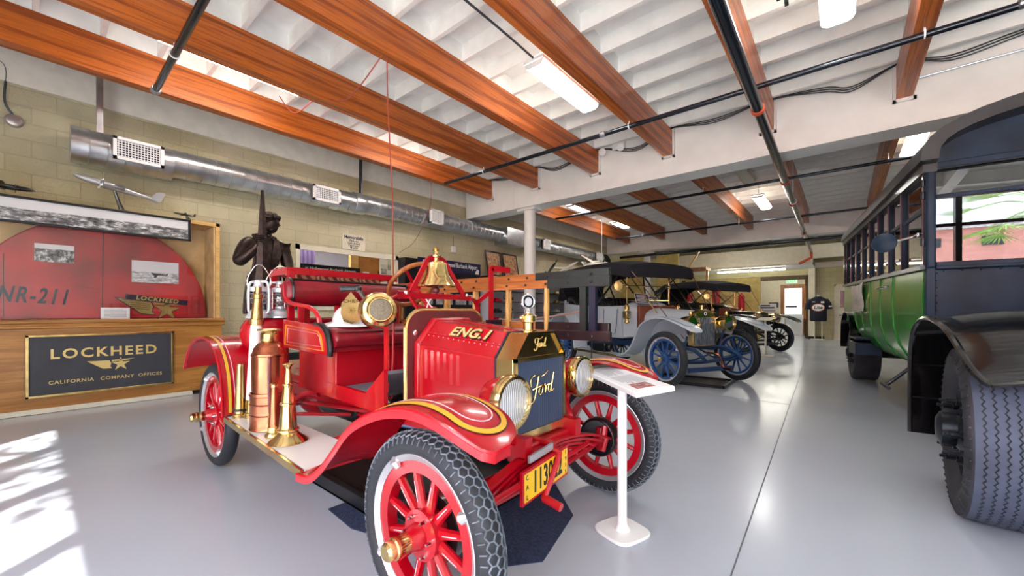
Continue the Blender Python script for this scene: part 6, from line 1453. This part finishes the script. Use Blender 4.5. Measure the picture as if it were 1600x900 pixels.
    if P.get('card'):
        cd = MB().poly([(-.13, -.10), (.13, -.10), (.13, .10), (-.13, .10)], (-1.07, -.30, 1.39), V(.25, .97, -.06), V(-.5, .12, .86), .008).build('info_card', 'signblk', t)
        u_, v_ = V(.25, .97, -.06).normalized(), V(-.5, .12, .86).normalized(); n_ = u_.cross(v_).normalized()
        lines(MB(), V(-1.07, -.30, 1.39) + n_ * .009, u_, v_, .2, .15, 5, .012, 8).build('print', 'paper', cd)
        m = MB()
        for a, b in (((-.13, -.1), (.13, -.1)), ((.13, -.1), (.13, .1)), ((.13, .1), (-.13, .1)), ((-.13, .1), (-.13, -.1))): m.bar(V(-1.07, -.30, 1.39) + u_ * a[0] + v_ * a[1] + n_ * .006, V(-1.07, -.30, 1.39) + u_ * b[0] + v_ * b[1] + n_ * .006, .008, .008)
        m.build('frame', 'plastic', cd)
    return t
touring('touring_car', 'pale grey veteran touring car with blue wheels and black folding top', (-1.74, 6.89, 0),
        dict(r=.425, track=1.54, wb=3.0, paint='greycar', chassis='bluedark', wheel='bluewheel', rim='silver', cap='brass', fender='greycar', core='core2', board='brownboard', rz=1.19, badge=True, pinline=True, crank='copper', disc=True, card=True))
touring('touring_car', 'black veteran touring car with brass radiator parked behind the pale grey one', (-1.77, 13.19, 0),
        dict(r=.41, track=1.5, wb=2.7, paint='black', chassis='black', wheel='black', rim='black', cap='brassdk', fender='black', core='black', board='brownboard', rz=1.16, crank='iron', lugs=False))
# things around the cars
t = thing('drip_tray', 'black drip tray on the floor under the front of the pale grey car', 'tray', (-1.9, 6.9, 0))
MB().box(-2.5, -1.35, 6.55, 7.3, .004, .016).box(-2.5, -1.35, 6.55, 6.58, .016, .05).box(-2.5, -1.35, 7.27, 7.3, .016, .05).box(-2.5, -2.47, 6.55, 7.3, .016, .05).box(-1.38, -1.35, 6.55, 7.3, .016, .05).build('tray_floor', 'trayblk', t)
def stand(x, y, h, lab, rot=0, m_='offwhite', dark=False, w=.42):
    t = thing('sign_stand', lab, 'sign stand', (x, y, 0))
    MB().lathe([(.2, 0), (.2, .012), (.05, .03)], (x, y, .001), Z, 24).build('base', m_, t); MB().lathe([(.022, .03), (.022, h)], (x, y, 0), Z, 12).build('pole', m_, t)
    u = V(math.cos(rot), math.sin(rot), 0); v = V(-math.sin(rot), math.cos(rot), .28).normalized()
    q = MB().poly([(-w / 2, -.13), (w / 2, -.13), (w / 2, .13), (-w / 2, .13)], (x, y, h), u, v, .015).build('text_panel', m_, t)
    lines(MB(), V(x, y, h) + u.cross(v) * .016, u, v, w * .8, .18, 7, .008, 2).build('print', 'inkgrey', q)
stand(-1.55, 12.2, .95, 'cream reading stand beside the front wheel of the black car', -.5)
stand(-1.5, 16.3, .95, 'small reading stand beyond the black car near the lobby opening', -.4)
t = thing('small_sign', 'small white sign with black lettering on a post behind the black car', 'sign', (-2.0, 16.0, 0))
MB().box(-2.22, -1.72, 15.98, 16.0, 1.12, 1.42).build('board', 'plastic', t); lines(MB(), (-1.97, 15.979, 1.32), X, Z, .4, .14, 2, .045, 4).build('print', 'ink', t); MB().box(-2.2, -1.74, 15.975, 15.98, 1.16, 1.2).build('print', 'inkgrey', t)
MB().tube([(-1.97, 15.99, .02), (-1.97, 15.99, 1.12)], .015, 8).lathe([(.15, 0), (.15, .02)], (-1.97, 15.99, 0), Z, 20).build('post', 'iron', t)
cylr(-4.95, 17.6, 1.1, .95, .13, 'tall red cylinder standing behind the windscreen of the pale grey car')
cylr(-4.6, 17.6, 1.1, .45, .1, 'short red cylinder beside the tall one behind the pale grey car')
cylr(-3.95, 17.7, 1.1, 1.1, .15, 'red cylinder behind the seats of the black car')
cylr(-3.1, 18.0, 1.1, .8, .12, 'red cylinder farthest right behind the black car')
t = thing('work_bench', 'long bench carrying the red cylinders behind the cars', 'bench', (-4.0, 17, 0))
MB().box(-5.4, -2.6, 17.2, 18.2, 1.04, 1.098).build('bench_top', 'corkwood', t)
for x in (-5.3, -2.7):
    for y in (17.3, 18.1): MB().box(x - .04, x + .04, y - .04, y + .04, 0, 1.04).build('leg', 'doorwood', t)
MB().box(-5.3, -2.5, 18.3, 18.4, 0, 2.5).solo('partition_panel', 'yellowwall', 'wide yellow partition behind the black car', 'panel')
# jersey on a stand by the far wall
t = thing('jersey_stand', 'navy racing jersey with oval beer emblem on a cream stand by the far block wall', 'jersey', (-.78, 20.7, 0))
jx, jy = -.78, 20.7
def jsec(z, w, d): return [V(jx + w * math.cos(a), jy + d * math.sin(a), z) for a in [2 * PI * i / 20 for i in range(20)]]
MB().ring([jsec(.76, .26, .12), jsec(.80, .28, .13), jsec(1.2, .28, .14), jsec(1.5, .30, .14), jsec(1.66, .28, .12), jsec(1.74, .16, .09), jsec(1.78, .08, .07)]).tube(bez([(jx - .24, jy, 1.64), (jx - .33, jy, 1.48), (jx - .36, jy, 1.25)]), [.08] * 8 + [.095] * 8 + [.10], 12).tube(bez([(jx + .24, jy, 1.64), (jx + .33, jy, 1.48), (jx + .36, jy, 1.25)]), [.08] * 8 + [.095] * 8 + [.10], 12).build('shirt', 'jersey', t, angle=60)
MB().lathe([(.05, 1.72), (.05, 1.84), (.0, 1.845)], (jx, jy, 0), Z, 16).build('neck_form', 'plastic', t)
el = lambda rx, rz: [(rx * math.cos(2 * PI * i / 28), rz * math.sin(2 * PI * i / 28)) for i in range(28)]
MB().poly(el(.215, .155), (jx + .0, jy - .150, 1.32), X, Z, .004).build('emblem_border', mat('emblem_orange', (214, 120, 50), .5), t); MB().poly(el(.19, .132), (jx + .0, jy - .155, 1.32), X, Z, .004).build('emblem_field', 'plastic', t)
text(MB(), 'Lite', .19, (jx, jy - .16, 1.315), X, Z, .003, 'CENTER', .006, .15).build('lettering', 'navy', t)
MB().box(jx - .2, jx - .1, jy - .15, jy - .145, 1.54, 1.565).build('patch', 'plastic', t); MB().box(jx + .09, jx + .2, jy - .15, jy - .145, 1.5, 1.57).build('patch', 'plastic', t); MB().box(jx + .34, jx + .44, jy - .11, jy - .10, 1.34, 1.39).build('patch', 'plastic', t)
for s in (-1, 1): MB().tube([(jx + s * .12, jy, .02), (jx + s * .12, jy, .85)], .016, 8).build('stand_leg', 'offwhite', t)
MB().box(jx - .26, jx + .24, jy - .16, jy + .12, .0, .02).build('stand_base', 'offwhite', t)
t = thing('exit_sign', 'green-lit EXIT sign over the lobby door', 'sign', (-2.1, 25.9, 2.62))
MB().box(-2.36, -1.84, 25.86, 25.92, 2.64, 2.9).build('housing', 'plastic', t); text(MB(), 'EXIT', .2, (-2.1, 25.86, 2.77), X, Z, .004, 'CENTER', .004).build('lettering', emat('exit_green', (60, 190, 110), .6), t); MB().box(-2.2, -2.0, 25.88, 25.93, 2.9, 3.0).build('bracket', 'plastic', t)
t = thing('tube_light', 'fluorescent strip on the lobby ceiling beyond the opening', 'ceiling light', (-2.4, 23.5, 2.93))
MB().box(-3.3, -1.5, 23.4, 23.6, 2.93, 2.998).build('housing', 'plastic', t); MB().tube([(-3.2, 23.5, 2.9), (-1.6, 23.5, 2.9)], .03, 8).build('tube', 'tubeon', t)
MB().box(-4.2, -3.35, 24.6, 24.7, 0, 2.75).solo('screen_panel', 'doorwood', 'brown wooden screen panel in the lobby', 'panel')
t = thing('wall_lamp', 'small glowing sconce on the brown lobby screen', 'lamp', (-3.6, 24.5, 1.9))
MB().ball((-3.6, 24.48, 1.98), .09, 14, 10).build('globe', emat('sconce_globe', (255, 226, 160), 3), t); MB().tube([(-3.6, 24.59, 1.95), (-3.6, 24.5, 1.93)], .015, 8).build('arm', 'brassdk', t)
MB().ball((-3.35, 23.0, 2.86), .1, 14, 10).solo('globe_lamp', emat('globe_white', (255, 246, 220), 4), 'round glowing ceiling lamp in the lobby', 'lamp')
t = thing('lobby_counter', 'glass-topped counter with papers in the lobby', 'counter', (-2.9, 24.2, 0))
MB().box(-3.3, -1.5, 23.9, 24.4, 0, 1.0).build('base', 'shelfwhite', t); MB().box(-3.3, -1.5, 23.9, 24.4, 1.0, 1.35).build('glass_case', 'caseglass', t); MB().box(-2.9, -2.5, 24.0, 24.2, 1.36, 1.62).build('monitor', 'iron', t); MB().box(-2.2, -1.75, 24.0, 24.3, 1.36, 1.44).build('till', 'black', t)

# ------------------------------------------------------------ the green bus (local x to its right side, y to its rear)
B = thing('bus', 'antique green and black bus at the right with a large black front fender', 'bus', (.518, 4.635, 0), math.radians(5.5), local=True)
BW, BL_ = 2.1, 5.15
zs = lambda y: 1.515 + .0235 * y          # window sill height
ze = lambda y: 2.29 + .0235 * y           # eaves height
# lower side panels with rounded tuck-under
def side_sec(y, x): 
    sg = 1 if x == 0 else -1
    return [V(x + sg * a, y, b) for a, b in ((.03, zs(y) - .01), (0, zs(y) - .03), (-.01, 1.25), (.0, 1.0), (.04, .82), (.13, .66), (.25, .58), (.27, .60), (.16, .68), (.08, .84), (.04, 1.0), (.03, 1.25))]
for x in (0, BW):
    MB().ring([side_sec(y, x) for y in (.06, 1.1)]).build('front_panel', 'busgreen', B, angle=50)
    ys = [1.1, 1.75, 2.4, 3.05, 3.7]
    for a, b in zip(ys, ys[1:] + [BL_]):
        rear = a >= 3.6
        sec = [side_sec(y, x) for y in (a, b)]
        if rear: sec = [[V(p.x, p.y, max(p.z, .98)) for p in s_] for s_ in sec]
        MB().ring(sec).build('side_panel', 'busgreen', B, angle=50)
        m = MB(); P = [V(p.x + (-.004 if x == 0 else .004), p.y, p.z) for p in side_sec(a + .02, x)[1:(5 if rear else 7)]]; m.tube(P, .009, 6); m.build('panel_seam', 'busgreen', B)
    MB().bar((x, .02, zs(.02) - .005), (x, BL_, zs(BL_) - .005), .06, .035).build('belt_rail', 'iron' if x == 0 else 'busdark', B)
MB().box(.03, BW - .03, BL_ - .05, BL_, .6, 1.6).build('rear_panel', 'busgreen', B, bev=.02)
MB().box(.2, BW - .2, .1, BL_ - .05, .60, .66).build('floor_pan', 'busdark', B)
for x in (.55, BW - .55): MB().bar((x, -1.75, .58), (x, BL_, .58), .07, .14).build('frame_rail', 'black', B)
# pillars and windows
pil = [.04, .78, 1.36, 1.94, 2.52, 3.10, 3.68, 4.26, 4.84, BL_ - .02]
for x in (0, BW):
    sg = 1 if x == 0 else -1
    for i, y in enumerate(pil):
        w = .09 if i in (0, 1) else .06
        MB().box(min(x, x + sg * .06), max(x, x + sg * .06), y, y + w if i < len(pil) - 1 else y + .02, zs(y), ze(y) + .01).build('pillar', 'busdark', B, bev=.008)
        MB().box(min(x + sg * -.006, x + sg * .004), max(x + sg * -.006, x + sg * .004), y + .02, y + .04, zs(y) + .02, ze(y)).build('pillar_reflection', 'dash', B)  # red-brown strip paints a reflection onto the dark pillar
    for a, b in zip(pil, pil[1:]):
        zr = zs(a) + .47
        fr = MB().box(min(x + sg * .012, x + sg * .045), max(x + sg * .012, x + sg * .045), a + .06, b + .01, zr, zr + .03)
        fr.box(min(x + sg * .012, x + sg * .045), max(x + sg * .012, x + sg * .045), a + .06, b + .01, zs(a), zs(a) + .045); fr = fr.build('window_frame', 'busdark', B)
        MB().box(min(x + sg * .024, x + sg * .029), max(x + sg * .024, x + sg * .029), a + .05, b + .02, zs(a) + .02, ze(a) + .02).build('pane', 'busglass', fr)
    MB().bar((x + sg * .02, -.02, ze(0) + .07), (x + sg * .02, BL_, ze(BL_) + .07), .085, .17).build('eaves_rail', 'busroof', B)
for i, y in enumerate(pil[1:-1]): MB().lathe([(.012, 0), (.014, .012), (.0, .016)], (-.006, y + .03, zs(y) + .12), -X, 10).build('button', 'chrome', B)
# roof with rounded brow
G = []
for k, (y, h) in enumerate(((-.14, .0), (-.10, .012), (.3, .02), (2.5, .0), (BL_ + .05, .0))):
    row = []
    for i in range(21):
        f = i / 20; a = PI * f; row.append(V(BW / 2 - (BW / 2 + .05) * math.cos(a) * (1 if abs(math.cos(a)) > .98 else 1), y, ze(y) + .05 + h + .42 * (math.sin(a) ** .75)))
    G.append(row)
rf = MB().sheet(G, -.05).build('roof', 'busroof', B, angle=60)
m = MB()
rg = []
for i in range(21):
    a = PI * i / 20; x_ = BW / 2 - (BW / 2 + .05) * math.cos(a); z_ = ze(0) + .05 + .42 * (math.sin(a) ** .75)
    n_ = V(-math.cos(a) * .8, 0, math.sin(a)).normalized(); rg.append([V(x_, -.15, z_) + n_ * .012, V(x_, .02, z_) + n_ * .012, V(x_, .02, z_) - n_ * .11, V(x_, -.15, z_) - n_ * .09])
m.ring(rg).build('roof_brow', 'busroof', rf)
P = [(.02, ze(0) + .02)] + [(BW / 2 - (BW / 2 - .02) * math.cos(PI * i / 16), ze(0) + .0 + .40 * (math.sin(PI * i / 16) ** .75)) for i in range(1, 16)] + [(BW - .02, ze(0) + .02)]
MB().poly(P, (0, .05, 0), X, Z, .05).build('front_fascia', 'busdark', B)
MB().poly(P, (0, BL_, 0), X, Z, .05).box(.05, BW - .05, BL_ - .05, BL_, 2.0, 2.4).build('rear_fascia', 'busroof', B)
# windscreen
for x in (.0, BW / 2 - .03, BW - .06): MB().box(x, x + .06, -.01, .05, 1.50, 2.34).build('screen_post', 'busdark', B, bev=.015)
for z, h_ in ((1.50, .05), (2.30, .05), (2.06, .03)): MB().box(.06, BW - .06, -.004, .04, z, z + h_).build('screen_rail', 'busdark', B, bev=.006)
for a, b in ((.06, BW / 2 - .03), (BW / 2 + .03, BW - .06)):
    MB().box(a, b, .012, .018, 1.55, 2.06).build('lower_screen', 'windshield', B)
    MB().add([(a, .012, 2.09), (b, .012, 2.09), (b, .044, 2.30), (a, .044, 2.30), (a, .018, 2.09), (b, .018, 2.09), (b, .050, 2.30), (a, .050, 2.30)], [(0, 1, 2, 3), (4, 7, 6, 5), (0, 4, 5, 1), (1, 5, 6, 2), (2, 6, 7, 3), (3, 7, 4, 0)]).build('upper_screen', 'windshield', B)
# cowl, scuttle and hood
cw = MB().box(0, BW, -.01, .06, .62, 1.50).build('cowl', 'busdark', B, bev=.02)
m = MB()
for i in range(12): m.ball((.06, -.012, 1.46 - .06 * i), .007, 6, 4)
for i in range(20): m.ball((.1 + .1 * i, -.012, 1.475), .008, 6, 4)
m.build('rivet', 'busdark', cw)
MB().box(-.005, .05, -.03, .0, .95, 1.5).box(.055, BW - .06, -.022, .0, 1.49, 1.515).build('cowl_moulding', 'busdark', cw, bev=.006)
hood = lambda y, hw, z1: [V(BW / 2 + p.y, y, p.z) for p in arch(0, hw, .72, z1, z1 - .2)]
MB().ring([hood(-.005, .46, 1.42), hood(-1.35, .38, 1.34)]).build('hood', 'busdark', B, angle=50)
ra = MB().ring([hood(-1.35, .40, 1.37), hood(-1.5, .40, 1.37)]).build('radiator', 'chrome', B, bev=.01)
MB().ring([hood(-1.49, .34, 1.3), hood(-1.505, .34, 1.3)]).build('core', 'black', ra)
# front fenders
for x0, s in ((-.21, 1), (BW + .21, -1)):
    fp = [(y, z) for y, z in smooth2([(-.63, .30), (-.63, .62), (-.65, .88), (-.74, 1.03), (-.92, 1.10), (-1.12, 1.105), (-1.34, 1.06), (-1.55, .975), (-1.70, .868), (-1.75, .805)])]
    n = len(fp); G = []
    for i, (y, z) in enumerate(fp):
        q = i / (n - 1); row = []
        for j in range(9):
            f = j / 8; cr = .055 * math.sin(PI * min(1, f * 1.0)) * min(1, max(0, (q - .25) * 4)); wd = .74 if q > .3 else .50
            ins = .06 * max(0, (q - .8) / .2) ** 2
            row.append(V(x0 + s * (ins + (wd - ins) * f), y, z + cr * (1 if q < .9 else .8)))
        G.append(row)
    fo = MB().sheet(G, .012 * s).build('front_fender', 'busfender', B, angle=60)
    MB().tube([g[0] for g in G], .016, 8).tube(G[-1], .014, 8).build('rolled_edge', 'busfender', fo)
    m = MB()
    for z in (.55, .78): m.tube([(x0 + s * .01, -.645, z), (x0 + s * .48, -.645, z)], .006, 6)
    m.build('flap_seam', 'black', fo)
# wheels
def buswheel(cx, cy, r, w, s, tread, turn=0):
    c = V(cx, cy, r); ax = Matrix.Rotation(math.radians(turn), 3, 'Z') @ (X * -s)
    m = MB(); hw = w / 2
    prof = [(r * .60, -hw * .62), (r * .72, -hw * .92), (r * .86, -hw), (r * .955, -hw * .93)]
    prof2 = [(r * .955, hw * .93), (r * .86, hw), (r * .72, hw * .92), (r * .60, hw * .62)]
    t_ = MB().lathe(prof + [(r * .985, -hw * .84)] + [(r * .985, hw * .84)] + prof2 + [(r * .58, 0)], c, ax, 96, closed=True)
    if tread:
        _, u, v = frame(ax)
        for j in range(54):
            a = 2 * PI * j / 54; d = u * math.cos(a) + v * math.sin(a)
            t_.bar(c + d * (r * .97) + ax * (hw * .885), c + d * (r * .88) + ax * (hw * .985), .014, .009, d.cross(ax))
    wl = t_.build('tyre', 'bussidewall', B, angle=50)
    if tread:
        # ribs with zig-zag grooves
        seg = 168; nr = 8; m = MB(); g = MB()
        _, u, v = frame(ax); amp = w * .016
        for k in range(nr):
            a0 = -hw * .84 + (k + .0) * (w * .84 / nr) + .0034; a1 = -hw * .84 + (k + 1) * (w * .84 / nr) - .0034; rings = []
            for j in range(seg):
                a = 2 * PI * j / seg; d = u * math.cos(a) + v * math.sin(a); z = amp * (1 if j % 2 else -1)
                rr = r - .006 * (abs(k - 3.5) / 3.5) ** 3
                e0 = a0 + (z if k > 0 else 0); e1 = a1 + (z if k < nr - 1 else 0)
                rings.append([c + d * (r * .97) + ax * e0, c + d * rr + ax * e0, c + d * rr + ax * e1, c + d * (r * .97) + ax * e1])
            m.ring(rings, False, True)
        m.build('tread', 'bustyre', wl, angle=30)
    MB().lathe([(r * .60, hw * .60), (r * .62, hw * .70), (r * .57, hw * .74), (r * .54, hw * .5), (r * .45, hw * .25), (r * .43, hw * .62), (r * .40, hw * .66), (r * .26, hw * .78), (r * .2, hw * .9), (r * .2, hw * 1.25), (r * .13, hw * 1.35), (r * .02, hw * 1.38)], c, ax, 40).build('wheel_disc', 'iron', wl)
    MB().lathe([(r * .60, -hw * .6), (r * .5, -hw * .5), (r * .5, hw * .3), (r * .60, hw * .6), (r * .615, hw * .6), (r * .615, -hw * .6)], c, ax, 40, closed=True).build('rim', 'iron', wl)
    _, u, v = frame(ax)
    for k in range(8):
        a = 2 * PI * k / 8; d = u * math.cos(a) + v * math.sin(a)
        MB().lathe([(.026, 0), (.026, .035), (.016, .036), (.016, .075), (.010, .078), (.010, .10)], c + d * (r * .34) + ax * (hw * .68), ax, 6).build('wheel_nut', 'iron', wl)
buswheel(.011, -1.26, .475, .34, 1, True, -7.5); buswheel(BW - .011, -1.26, .475, .34, -1, False, -7.5)
buswheel(.17, 4.35, .455, .34, 1, False); buswheel(BW - .17, 4.35, .455, .34, -1, False)
MB().tube([(.2, -1.27, .475), (BW - .2, -1.27, .475)], .05, 10).build('front_axle', 'black', B); MB().tube([(.3, 4.35, .455), (BW - .3, 4.35, .455)], .07, 10).ball((BW / 2, 4.35, .455), .2, 14, 10).build('rear_axle', 'black', B)
# rear fender, step
for x0, s in ((-.07, 1), (BW + .07, -1)):
    prof = [(3.72, .50), (3.72, .72), (3.80, .93), (3.98, 1.08), (4.2, 1.14), (4.6, 1.14), (4.85, 1.05), (5.02, .9), (5.08, .5)]
    prof = smooth2(prof, 3); G = [[V(x0 + s * .3 * j / 3, y, z) for j in range(4)] for y, z in prof]
    MB().sheet(G, -.012 * s).build('rear_fender', 'busfender', B, angle=50)
MB().box(-.09, .2, 3.02, 3.70, .52, .70).box(-.09, .2, 3.02, 3.70, .74, .77).build('step_box', 'busdark', B, bev=.01)
MB().tube([(-.0, 1.45, .34), (.22, 1.45, .58)], .018, 8).tube([(-.02, 1.25, .33), (-.02, 1.6, .33)], .02, 8).build('step_iron', 'iron', B)
# door handle, grab rail, mirror, horn
MB().tube(bez([(-.012, 1.28, 1.42), (-.05, 1.3, 1.42), (-.055, 1.5, 1.42), (-.05, 1.7, 1.42), (-.012, 1.72, 1.42)]), .012, 8).build('grab_rail', 'chrome', B)
mi = MB().lathe([(.0, -.03), (.05, -.025), (.082, -.006), (.084, .006), (.075, .01), (.0, .008)], (-.235, .10, 1.745), V(.25, 1, -.1), 26).build('mirror', 'busdark', B)
MB().tube(bez([(-.235, .12, 1.745), (-.15, .1, 1.755), (-.06, .07, 1.775), (-.005, .06, 1.79)]), .010, 8).ball((-.03, .065, 1.785), .02, 8, 6).build('mirror_arm', 'chrome', mi)
for z in (1.72, 2.1, 2.2): MB().lathe([(.014, -.03), (.014, .03)], (-.012, .03, z), Z, 10).build('hinge', 'iron', B)
# seats
for y in (.65, 1.5, 2.25, 3.0, 3.75, 4.4):
    for x in (.14, 1.2):
        if y < 1 and x > 1: continue
        st = MB().box(x, x + .8, y + .36, y + .46, 1.1, 1.72).build('seat_back', 'busseat', B, bev=.03); MB().box(x, x + .8, y, y + .38, 1.02, 1.14).build('seat_cushion', 'busseat', st, bev=.03); MB().box(x + .05, x + .75, y + .05, y + .35, .66, 1.02).build('seat_base', 'busdark', st)
sw = MB().torus((.55, .42, 1.45), V(0, .6, .8), .22, .016, 32, 8).build('steering_wheel', 'black', B)
MB().tube([(.55, .42, 1.45), (.55, .12, 1.2)], .02, 8).build('steering_column', 'black', sw)
# banner hung on the side
G = [[V(-.03 - .012 * math.sin(j * 1.7 + i), 2.85 + 1.0 * j / 8 , zs(3.2) - .03 - .40 * i / 6 - .02 * math.sin(PI * j / 8) * (1 if i == 0 else .6)) for j in range(9)] for i in range(7)]
GM = Matrix.Translation((.518, 4.635, 0)) @ Matrix.Rotation(math.radians(5.5), 4, 'Z')
MB().sheet([[GM @ p for p in r] for r in G], .003).solo('cloth_banner', 'banner', 'grey and white printed cloth banner hung on the side of the bus', 'banner')
